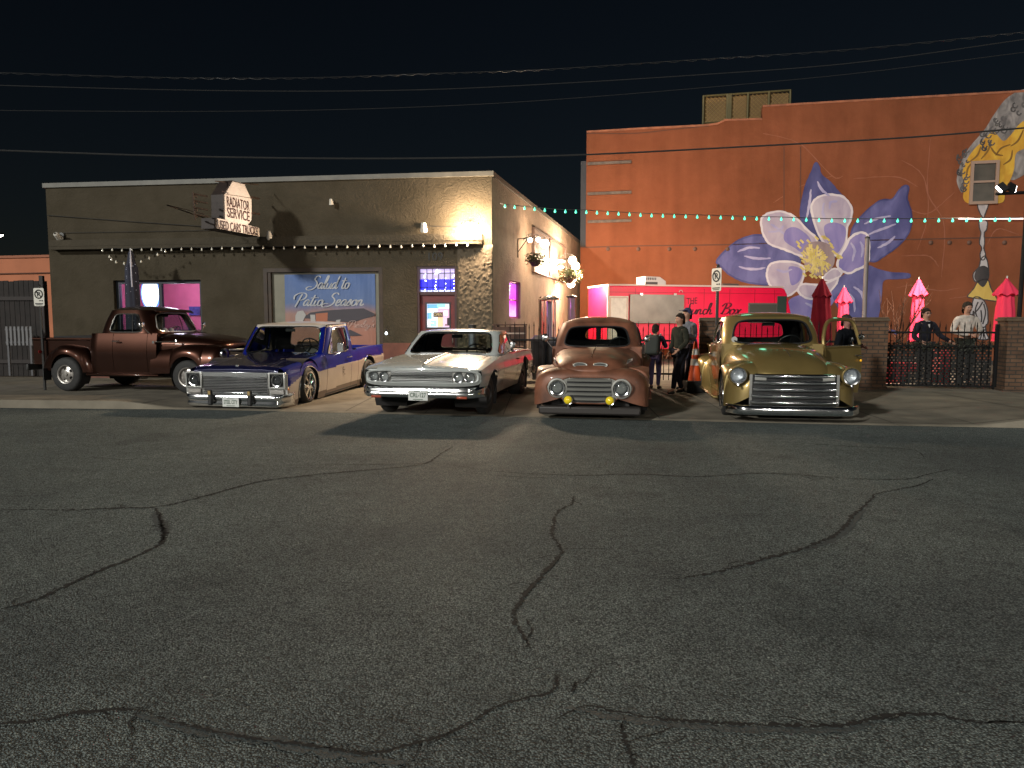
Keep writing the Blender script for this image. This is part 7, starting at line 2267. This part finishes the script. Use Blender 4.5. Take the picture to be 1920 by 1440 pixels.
    Tm_path = [(p[0], -.03 - .13 * (p[1] - 1.10) / .44, p[1]) for p in fr_]
    D.tube(Tm_path, .032, 8)
    dob = D.build('open_door', GD, T_)
    G2.poly([(p[0], -.03 - .13 * (p[1] - 1.10) / .44, p[1]) for p in fr_]); G2.build('window_glass', M_['glass'], dob, smooth=0)
    mb = MB(); mb.tube([(-.04, .012, 1.085), (-.45, .014, 1.095), (-.88, .006, 1.085)], .008, 5); mb.build('belt_trim', M_['chrome'], dob)
    handle_part(dob, -.80, .03, .92)
    mb = MB(); mb.lathe([(.001, .0), (.022, .004), (.02, .016), (.001, .02)], (-.86, .03, .83), 'Y', 10); mb.build('reflector', mat('door_reflector', (.9, .45, .02), .2, coat=1, emit=(.9, .4, .02), estr=.4), dob)  # reflector's glint is put in as emission
    mb = MB(); mb.tube([(-.04, .01, 1.13), (-.06, .06, 1.2)], .008, 5); mb.lathe([(.001, .02), (.05, .01), (.06, -.01), (.001, -.012)], (-.85, .03, 1.24), 'X', 14); mb.build('wing_mirror', M_['chrome'], dob)
    dob.location = (hinge.x, hinge.y, .0); dob.rotation_euler = (0, 0, -R(56))
    interior(T_, -.4, 1.02, .42, .06); wiper_mirror(T_, cab, .16, 1.46)
    mb = MB(); mb.lathe([(.05, -.0), (.001, .0)], (.5, -.62, 1.20), 'X', 14); mb.build('window_sticker', mat('sticker', (.4, .4, .38), .5), T_)
    # bed and rear fenders
    mb = MB()
    for sg in (1, -1): mb.box((-1.88, sg * .66, .74), (1.6, .05, .54)); mb.tube([(-1.1, sg * .69, 1.02), (-2.68, sg * .69, 1.02)], .035, 8)
    mb.box((-2.68, 0, .74), (.05, 1.3, .54)); mb.box((-1.88, 0, .5), (1.6, 1.3, .04)); mb.box((-1.1, 0, .74), (.04, 1.3, .54))
    mb.build('bed', GD, T_, smooth=40)
    mb = MB(); pod(mb, -2.55, -1.15, .66, [(-2.55, .85), (-1.8, 1.03), (-1.15, .86)], .22, [(-2.55, .45), (-1.85, .88), (-1.4, .80), (-1.15, .5)], e=2.5, pf=2.3, pr=2.2, lf=.35, lr=.4, arches=[(-1.80, .34, .385)]); mb.build('rear_fender', GD, T_)
    mb = MB()
    for sg in (1, -1): mb.box((-.2, sg * .90, .235), (2.0, .20, .05))
    mb.build('running_board', GD, T_, bevel=.02)
    wells(T_, ar, .93, .4); wells(T_, [(-1.80, .34, .36)], .95, .3)
    tubs(T_, -2.5, 2.0, .6, .16, .34); tubs(T_, -1.0, .5, .8, .26, .5, 'cab_floor'); tubs(T_, .5, 1.95, .4, .34, .8, 'engine_bay')
    WT = M_['rubber']
    for sg in (1, -1):
        wheel(T_, 1.36, sg * .835, .335, .17, .225, 'cap', M_['chrome'], sgn=sg, steer=R(-3)); wheel(T_, -1.80, sg * .84, .345, .2, .225, 'cap', M_['chrome'], sgn=sg)
    return T_
t4 = gold_truck()
place(t4, 1491, 10.55, (8.6, 1), 2.2)

# ---------------------------------------------------------------- 5: dark brown step-side seen from its right side
def brown_truck():
    T_ = empty('brown_pickup', (0, 0, 0), 0, 'dark brown 1950s step side pickup parked sideways below the left shop window', 'pickup truck')
    BN = paint('paint_dark_copper', (.040, .015, .009), metal=.85, rough=.33, coat=.35)
    ar = [(1.42, .37, .40)]
    mb = MB(); pod(mb, .50, 2.25, .50, [(.5, .90), (1.4, .955), (2.25, .93)], [(.5, .40), (1.2, .42), (2.25, .42)], [(.5, .93), (1.0, .985), (1.5, 1.03), (2.0, 1.02), (2.25, 1.0)], e=[(.5, 3.2), (1.5, 2.8), (2.25, 3)], pf=4, lf=.30, n=34, m=26, arches=ar, anchor=.75)
    mb.build('front_fender', BN, T_)
    def hz(x): return fn([(.4, 1.25), (1.0, 1.24), (1.6, 1.20), (2.0, 1.14), (2.2, 1.08)])(x)
    mb = MB(); pod(mb, .36, 2.22, 0, [(.36, .80), (1.2, .76), (1.8, .70), (2.2, .66)], .90, hz, e=3.2, pf=3.2, lf=.32, n=30, m=24, anchor=.98); mb.build('hood', BN, T_)
    def yf(x, z):
        t = max(0, min(1, (z - .38) / .85)); return .90 - .05 * (1 - t) ** 2 - .07 * (max(0, t - .5) / .5) ** 1.5 - .05 * max(0, (-.95 - x) / .15)
    cab = Cab((-.98, .60, .83, 5, 1.24), (-.80, .38, .70, 4, 1.73), .02)
    mb, gl, tr = MB(), MB(), MB()
    side(mb, .42, .66, yf, .36, 1.24, 6, 16); side(mb, -1.10, -.48, yf, .36, 1.24, 12, 16)
    mb.grid([[(-1.0, y, z) for z in (.4, .8, 1.24)] for y in np.linspace(-.84, .84, 12)]); mb.grid([[(.52, y, z) for z in (.8, 1.26)] for y in np.linspace(-.84, .84, 8)])
    cab.panel(mb, gl, 'F', [(.04, .07), (.96, .07), (.93, .88), (.07, .88)], e=6, rings=3, trim=tr, tr=.012)
    cab.panel(mb, gl, 'R', [(.08, .15), (.92, .15), (.90, .85), (.10, .85)], e=6, rings=3)
    for w_ in ('L', 'D'): cab.panel(mb, gl, w_, [(.20, .05), (.84, .05), (.80, .84), (.25, .84)], e=7, rings=4, trim=tr, tr=.010)
    mb.build('cab', BN, T_); gl.build('window_glass', M_['glass'], T_, recalc=False); tr.build('window_trim', M_['dull_chrome'], T_)
    mb = MB(); cab.roof(mb, .10, 2.4); mb.build('roof', BN, T_)
    cab.lining(T_)
    mb = MB(); mb.grid([[(.42 + .06 * k, y * (1 - .03 * k), 1.755 - .035 * k - .03 * abs(y / .7) ** 3 ) for k in (0, 1, 1.6)] for y in np.linspace(-.62, .62, 16)]); mb.build('sun_visor', BN, T_, solid=.015)
    mb = MB()
    for sg in (1, -1): mb.tube([Vector(cab.pt('L' if sg > 0 else 'D', .66, v)) + Vector((0, .004 * sg, 0)) for v in (.06, .45, .83)], .01, 5)
    mb.build('vent_post', M_['black'], T_)
    for sg in (1, -1):
        mb = MB(); side(mb, -.47, .41, yf, .365, 1.235, 14, 16, sides=(sg,)); d = mb.build('door', BN, T_); handle_part(d, -.34, sg * .90, 1.08)
        mb = MB(); mb.box((.62, sg * .915, 1.06), (.05, .012, .05)); mb.tube([(.66, sg * .905, 1.07), (1.15, sg * .87, 1.075)], .009, 5); mb.lathe([(.001, -.01), (.035, 0), (.001, .01)], (1.16, sg * .875, 1.075), 'Y', 12); mb.build('hood_emblem', M_['chrome'], T_)
        mirror_part(T_, .48, sg * .86, 1.24)
        headlight(T_, 2.25, sg * .72, .82, .10)
    interior(T_, -.34, 1.14, .42, .1); wiper_mirror(T_, cab, .2, 1.62)
    mb = MB()
    for y in (-.45, -.25): 
        mb.lathe([(.001, .06), (.05, .04), (.06, 0), (.05, -.04), (.001, -.06)], (.55, y, 1.30), 'Z', 12)
    mb.build('dash_dice', mat('dice_pale', (.35, .35, .4), .7), T_)
    # bed, stepside
    mb = MB()
    for sg in (1, -1): mb.box((-1.92, sg * .70, .83), (1.72, .05, .54)); mb.tube([(-1.06, sg * .72, 1.11), (-2.78, sg * .72, 1.11)], .035, 8)
    mb.box((-2.78, 0, .83), (.05, 1.4, .54)); mb.box((-1.92, 0, .65), (1.7, 1.38, .04)); mb.box((-1.06, 0, .83), (.04, 1.4, .54))
    mb.build('bed', BN, T_, smooth=40)
    mb = MB(); mb.box((-1.70, 0, 1.13), (1.2, 1.3, .09)); mb.build('bed_cover', M_['dark'], T_, bevel=.03)
    mb = MB(); pod(mb, -2.50, -1.05, .70, [(-2.5, .86), (-1.7, .985), (-1.05, .86)], [(-2.5, .45), (-1.05, .40)], [(-2.5, .72), (-1.8, 1.0), (-1.3, .93), (-1.05, .66)], e=2.6, pf=2.3, pr=2.3, lf=.3, lr=.35, arches=[(-1.69, .38, .42)]); mb.build('rear_fender', BN, T_)
    mb = MB()
    for sg in (1, -1): mb.box((-.2, sg * .86, .37), (1.9, .2, .05))
    mb.build('running_board', BN, T_, bevel=.02)
    mb = MB(); mb.box((-2.86, 0, .5), (.07, 1.7, .14)); mb.build('rear_bumper', M_['steel'], T_, bevel=.02)
    mb = MB(); mb.box((2.32, 0, .48), (.08, 1.8, .15)); mb.build('front_bumper', M_['chrome'], T_, bevel=.02)
    mb = MB()
    for z in (.66, .78, .90): mb.box((2.26, 0, z), (.03, 1.1, .04))
    mb.build('grille', M_['dull_chrome'], T_, bevel=.01)
    mb = MB()
    for sg in (1, -1): mb.lathe([(.001, 0), (.04, .004), (.035, .02), (.001, .024)], (-2.45, sg * .86, .84), 'X', 10, M=Matrix.Rotation(math.pi, 3, 'Z'))
    mb.build('tail_lamp', mat('tail_red', (.25, .02, .02), .3), T_)
    wells(T_, ar, .90, .35); wells(T_, [(-1.69, .38, .40)], .92, .25)
    tubs(T_, -2.7, 2.1, .55, .30, .46); tubs(T_, -.95, .55, .80, .38, .6, 'cab_floor'); tubs(T_, .55, 2.0, .45, .4, .9, 'engine_bay')
    RM = mat('steel_wheel_silver', (.34, .32, .30), .35, .6)
    for sg in (1, -1):
        wheel(T_, 1.42, sg * .80, .345, .2, .195, 'steel', RM, sgn=sg); wheel(T_, -1.42 - .27, sg * .84, .365, .25, .20, 'steel', RM, sgn=sg)
    mb = MB(); mb.box((-2.25, -.9, .36), (.02, .2, .26)); mb.build('mud_flap', M_['black'], T_, smooth=0)
    return T_
t5 = brown_truck()
for o in list(t5.children_recursive):
    if o.type != 'MESH' or o.name.startswith(('rim', 'brake_drum', 'lens', 'reflector', 'steering')): continue
    if o.name.startswith(('wheel', 'headlight')) and not o.name.startswith('wheel_well'): o.location.x *= .92; continue
    for v in o.data.vertices: v.co.x *= .92
    o.location.x *= .92
_p = at_y(131, 700, 15.45)      # rear right wheel stands here
_h = R(-11.5)
t5.rotation_euler = (0, 0, _h)
_off = Matrix.Rotation(_h, 3, 'Z') @ Vector((-1.69 * .92, -.84, 0))
t5.location = (_p.x - _off.x, 15.45 - _off.y, .035)

# street lamps across the road behind the viewer (unseen; they glint on the chrome, raised as added frontal fill)
def road_fill_lamp(x, y, z, w, r):
    lamp('road_fill_lamp', 'POINT', (x, y, z), w, (1, .95, .86), r)
road_fill_lamp(-19, -20, 9, 5200, .4)
road_fill_lamp(4, -24, 9, 5600, .4)
road_fill_lamp(24, -19, 9, 4200, .4)
# ================================================================ PEOPLE
def skin_obj(name, V, E, mt, par, sub=2):
    """V: {key: (x,y,z,r) or (x,y,z,rx,ry)}; first key is the root"""
    keys = list(V)
    me = bpy.data.meshes.new(name)
    me.from_pydata([V[k][:3] for k in keys], [(keys.index(a), keys.index(b)) for a, b in E], [])
    o = bpy.data.objects.new(name, me); COL.objects.link(o); o.parent = par
    md = o.modifiers.new('skin', 'SKIN'); md.use_smooth_shade = True; md.branch_smoothing = .6
    ly = me.skin_vertices[0].data
    for i, k in enumerate(keys):
        r = V[k][3:]; ly[i].radius = (r[0], r[-1]); ly[i].use_root = (i == 0)
    s = o.modifiers.new('sub', 'SUBSURF'); s.levels = s.render_levels = sub
    me.materials.append(mt)
    return o
SKIN = mat('skin_tone', (.36, .19, .13), .55, noise=.06)
def person(loc, rz, label, top, legs, hair, pose=None, h=1.75, shoes=(.02, .02, .02), cap=None, glasses=False, collar=None, lean=0.0, skin=None, pack=None, longcoat=False):
    k = h / 1.75
    J = dict(pelvis=(0, 0, .94), waist=(0, 0, 1.08), chest=(0, 0, 1.29), neck=(0, .005, 1.47), jaw=(0, -.022, 1.555), skull=(0, .0, 1.645), crown=(0, .005, 1.70))
    for s, n in ((1, 'l'), (-1, 'r')):
        J.update({'sh' + n: (.175 * s, 0, 1.40), 'el' + n: (.235 * s, .03, 1.13), 'wr' + n: (.25 * s, -.06, .90), 'hip' + n: (.09 * s, 0, .90), 'kn' + n: (.10 * s, -.02, .50), 'an' + n: (.10 * s, .02, .09), 'toe' + n: (.12 * s, -.15, .035)})
    if pose: J.update(pose)
    def L(p): return (p[0] * k, p[1] * k, p[2] * k)
    e = empty('person', loc, rz, label, 'person')
    e.rotation_euler = (0, 0, rz)
    R_ = dict(pelvis=(.13, .10), waist=(.125, .095), chest=(.15, .11), neck=(.048, .048), jaw=(.078, .085), skull=(.100, .114), crown=(.078, .088), shl=(.062,), shr=(.062,), ell=(.042,), elr=(.042,), wrl=(.028,), wrr=(.028,), hipl=(.088,), hipr=(.088,), knl=(.056,), knr=(.056,), anl=(.038,), anr=(.038,), toel=(.03,), toer=(.03,))
    V = {n: (*L(J[n]), *[x * k for x in R_[n]]) for n in ('pelvis', 'waist', 'chest', 'neck', 'jaw', 'skull', 'crown', 'shl', 'shr', 'ell', 'elr', 'wrl', 'wrr', 'hipl', 'hipr', 'knl', 'knr', 'anl', 'anr', 'toel', 'toer')}
    E = [('pelvis', 'waist'), ('waist', 'chest'), ('chest', 'neck'), ('neck', 'jaw'), ('jaw', 'skull'), ('skull', 'crown'), ('chest', 'shl'), ('chest', 'shr'), ('shl', 'ell'), ('shr', 'elr'), ('ell', 'wrl'), ('elr', 'wrr'), ('pelvis', 'hipl'), ('pelvis', 'hipr'), ('hipl', 'knl'), ('hipr', 'knr'), ('knl', 'anl'), ('knr', 'anr'), ('anl', 'toel'), ('anr', 'toer')]
    # nose
    V['nose'] = (*L((J['jaw'][0], J['jaw'][1] - .085, J['jaw'][2] + .04)), .012 * k); E.append(('jaw', 'nose'))
    for n, s in (('l', 1), ('r', -1)):
        w, el = Vector(J['wr' + n]), Vector(J['el' + n]); d = (w - el).normalized()
        side_ = Vector((0, 1, 0)).cross(d); side_ = side_.normalized() if side_.length > .1 else Vector((1, 0, 0))
        pal = w + d * .06
        V['pal' + n] = (*L(pal), .032 * k, .016 * k); E.append(('wr' + n, 'pal' + n))
        for f in range(4):
            off = side_ * (.024 - .016 * f); ln = (.040, .046, .043, .034)[f]
            a = pal + d * .03 + off; b = a + d * ln + Vector((0, -.008, 0)); c = b + d * ln * .7 + Vector((0, -.016, 0))
            for q, (kk, pp, rr) in enumerate((('a', a, .0095), ('b', b, .009), ('c', c, .0075))):
                V[f'f{f}{kk}{n}'] = (*L(pp), rr * k)
            E += [('pal' + n, f'f{f}a{n}'), (f'f{f}a{n}', f'f{f}b{n}'), (f'f{f}b{n}', f'f{f}c{n}')]
        t1 = w + d * .03 + side_ * .04 + Vector((0, -.01, 0)); t2 = t1 + d * .035 + side_ * .012
        V['ta' + n] = (*L(t1), .011 * k); V['tb' + n] = (*L(t2), .009 * k); E += [('pal' + n, 'ta' + n), ('ta' + n, 'tb' + n)]
    skin_obj('body', V, E, skin or SKIN, e)
    def grow(names, edges, g, mt, nm, extra=None):
        W = {n: (*V[n][:3], *[r + g * k for r in V[n][3:]]) for n in names}
        if extra: W.update(extra)
        return skin_obj(nm, W, edges, mt, e)
    T1 = mat('cloth_' + '_'.join(str(int(c * 1000)) for c in top), top, .9, noise=.25, scale=10, bump=.45, bscale=14, spec=.1)
    L1 = mat('cloth_' + '_'.join(str(int(c * 1000)) for c in legs), legs, .9, noise=.25, scale=10, bump=.45, bscale=14, spec=.1)
    H1 = mat('hair_' + '_'.join(str(int(c * 1000)) for c in hair), hair, .8, noise=.4, scale=30, bump=.5, bscale=60, spec=.08)
    zc = V['neck'][2]
    ex = {'uc': (*((Vector(V['chest'][:3]) + Vector(V['neck'][:3])) / 2), .17 * k, .115 * k), 'coll': (V['neck'][0], V['neck'][1] + .008, zc - .005 * k, .082 * k, .080 * k)}
    o = grow(['chest', 'waist', 'pelvis', 'shl', 'shr', 'ell', 'elr', 'wrl', 'wrr'], [('chest', 'waist'), ('waist', 'pelvis'), ('uc', 'shl'), ('uc', 'shr'), ('shl', 'ell'), ('shr', 'elr'), ('ell', 'wrl'), ('elr', 'wrr'), ('chest', 'uc'), ('uc', 'coll')], .018, T1, 'jacket', ex)
    grow(['pelvis', 'hipl', 'hipr', 'knl', 'knr', 'anl', 'anr'], [('pelvis', 'hipl'), ('pelvis', 'hipr'), ('hipl', 'knl'), ('hipr', 'knr'), ('knl', 'anl'), ('knr', 'anr')], .016, L1, 'trousers')
    SH = mat('shoe_dark', shoes, .5)
    for n in ('l', 'r'):
        a, t = Vector(V['an' + n][:3]), Vector(V['toe' + n][:3])
        skin_obj('shoe', {'h': (a.x, a.y + .03 * k, .045 * k, .045 * k), 'm': (*((a + t) / 2).xy, .045 * k, .045 * k), 't': (t.x, t.y, .035 * k, .036 * k)}, [('h', 'm'), ('m', 't')], SH, e)
    hc = Vector(V['skull'][:3])
    mb = MB(); rows = []
    for i in range(9):
        th = i / 8 * math.pi * .60
        rows.append([(hc.x + .096 * k * math.sin(th) * math.cos(a), hc.y + .016 * k + .108 * k * math.sin(th) * math.sin(a), hc.z + .000 * k + .106 * k * math.cos(th) + k * max(0, i - 4) * (.020 * max(0, -math.sin(a)) - .022 * max(0, math.sin(a)) - .006)) for a in np.linspace(0, 2 * math.pi, 20, endpoint=False)])
    mb.grid(rows, closed=True)
    mb.build('cap' if cap else 'hair', mat('cap_cloth', cap, .8) if cap else H1, e, smooth=80)
    if cap: 
        mb = MB(); mb.box(hc + Vector((0, -.13 * k, .045 * k)), (.14 * k, .10 * k, .012 * k)); mb.build('cap_peak', mat('cap_cloth', cap, .8), e, bevel=.004)
    mb = MB()
    for s in (1, -1): mb.lathe([(.001, -.008), (.008, -.004), (.008, .004), (.001, .008)], hc + Vector((.032 * k * s, -.088 * k, -.02 * k)), 'Y', 8)
    mb.build('eye', mat('eye_dark', (.03, .02, .02), .3), e)
    mb = MB(); mb.box(Vector(V['jaw'][:3]) + Vector((0, -.068 * k, -.012 * k)), (.045 * k, .01 * k, .008 * k)); mb.build('mouth', mat('lip', (.22, .07, .06), .5), e, bevel=.002)
    for s in (1, -1):
        mb = MB(); mb.lathe([(.001, -.012), (.022, 0), (.001, .012)], hc + Vector((.083 * k * s, .0, -.03 * k)), 'X', 8); mb.build('ear', skin or SKIN, e)
    if glasses:
        mb = MB()
        for s in (1, -1): mb.tube([hc + Vector((.034 * k * s + .024 * k * math.cos(a), -.104 * k, -.018 * k + .016 * k * math.sin(a))) for a in np.linspace(0, 2 * math.pi, 12, endpoint=False)], .004, 4, closed=True); mb.tube([hc + Vector((.06 * k * s, -.10 * k, -.018 * k)), hc + Vector((.085 * k * s, 0, -.02 * k))], .003, 4)
        mb.build('glasses', M_['black'], e)
    if collar:
        c = Vector(V['neck'][:3])
        mb = MB(); mb.add([c + Vector((-.05, -.075, -.02)), c + Vector((.05, -.075, -.02)), c + Vector((.0, -.135, -.16))], [(0, 1, 2)]); mb.build('shirt_collar', mat('collar_white', collar, .7), e, smooth=0, solid=.01)
    if pack:
        mb = MB(); c = Vector(V['chest'][:3]); mb.box(c + Vector((0, .20, -.08)), (.30, .17, .42)); p_ = mb.build('backpack', mat('pack_cloth', pack, .8), e, bevel=.05, smooth=50)
        mb = MB()
        for s in (1, -1): mb.tube([c + Vector((.10 * s, .13, .08)), c + Vector((.11 * s, .0, .155)), c + Vector((.11 * s, -.14, .02)), c + Vector((.12 * s, -.05, -.2)), c + Vector((.13 * s, .12, -.25))], .014, 5)
        mb.build('strap', mat('strap_grey', (.3, .3, .3), .7), p_)
    return e
def stand(u, y, z=None):
    p = at_y(u, 700, y); return (p.x, y, ground_h(p.x, y) + .003 if z is None else z)
# two men leaning on the fence to the right
person(stand(1731, 15.6), R(8), 'man in a dark jacket and glasses leaning both arms on the right iron fence', (.014, .014, .02), (.02, .02, .025), (.02, .014, .01), glasses=True, collar=(.45, .42, .40), h=1.68,
       pose=dict(ell=(.33, -.05, 1.12), elr=(-.33, -.06, 1.10), wrl=(.42, -.26, 1.00), wrr=(-.30, -.28, .98)))
person(stand(1807, 15.7), R(-4), 'man in a pale patterned jacket with dark hair looking down beside the fence', (.42, .37, .33), (.02, .022, .018), (.035, .028, .022), h=1.82, collar=(.5, .47, .45),
       pose=dict(ell=(.29, .0, 1.12), elr=(-.28, .0, 1.12), wrl=(.10, -.24, 1.06), wrr=(-.06, -.25, 1.06), jaw=(-.01, -.055, 1.55), skull=(-.01, -.035, 1.64), crown=(-.01, -.02, 1.70)))
# people at the gap between the pickups
person(stand(1273, 14.3), R(-62), 'man in a dark green shirt and black trousers walking left between the two pickups', (.026, .027, .02), (.010, .010, .014), (.02, .015, .012), h=1.60,
       pose=dict(anl=(.10, -.24, .10), toel=(.11, -.40, .06), knl=(.10, -.18, .50), anr=(-.09, .16, .09), toer=(-.10, .0, .035), knr=(-.09, .02, .50), wrl=(.22, -.22, .96), ell=(.25, -.02, 1.12)))
person(stand(1286, 14.95), R(-50), 'man in a pale top and cap walking just behind the dark shirted man', (.16, .16, .18), (.05, .05, .07), (.03, .02, .015), h=1.72, cap=(.03, .03, .08),
       pose=dict(wrl=(.18, -.28, 1.18), ell=(.25, -.06, 1.12), anl=(.10, -.16, .09), toel=(.11, -.32, .04)))
person(stand(1228, 15.3), R(150), 'person with a dark backpack standing by the fence next to the copper pickup', (.025, .02, .04), (.10, .08, .16), (.02, .015, .012), h=1.38, pack=(.03, .035, .03),
       pose=dict(wrr=(-.14, -.30, 1.22), elr=(-.26, -.10, 1.13)))
person(stand(1293, 16.6), R(20), 'small dark haired person in purple behind the cone at the brick pillar', (.16, .05, .14), (.25, .20, .22), (.012, .01, .01), h=1.30)
# driver behind the open door
person(stand(1584, 13.2), R(25), 'man in a black jacket standing behind the open gold door', (.010, .010, .014), (.015, .015, .02), (.04, .03, .025), h=1.58,
       pose=dict(ell=(.24, -.06, 1.14), elr=(-.26, .0, 1.12), wrl=(.16, -.26, 1.10)), skin=mat('skin_rosy', (.45, .20, .17), .55))
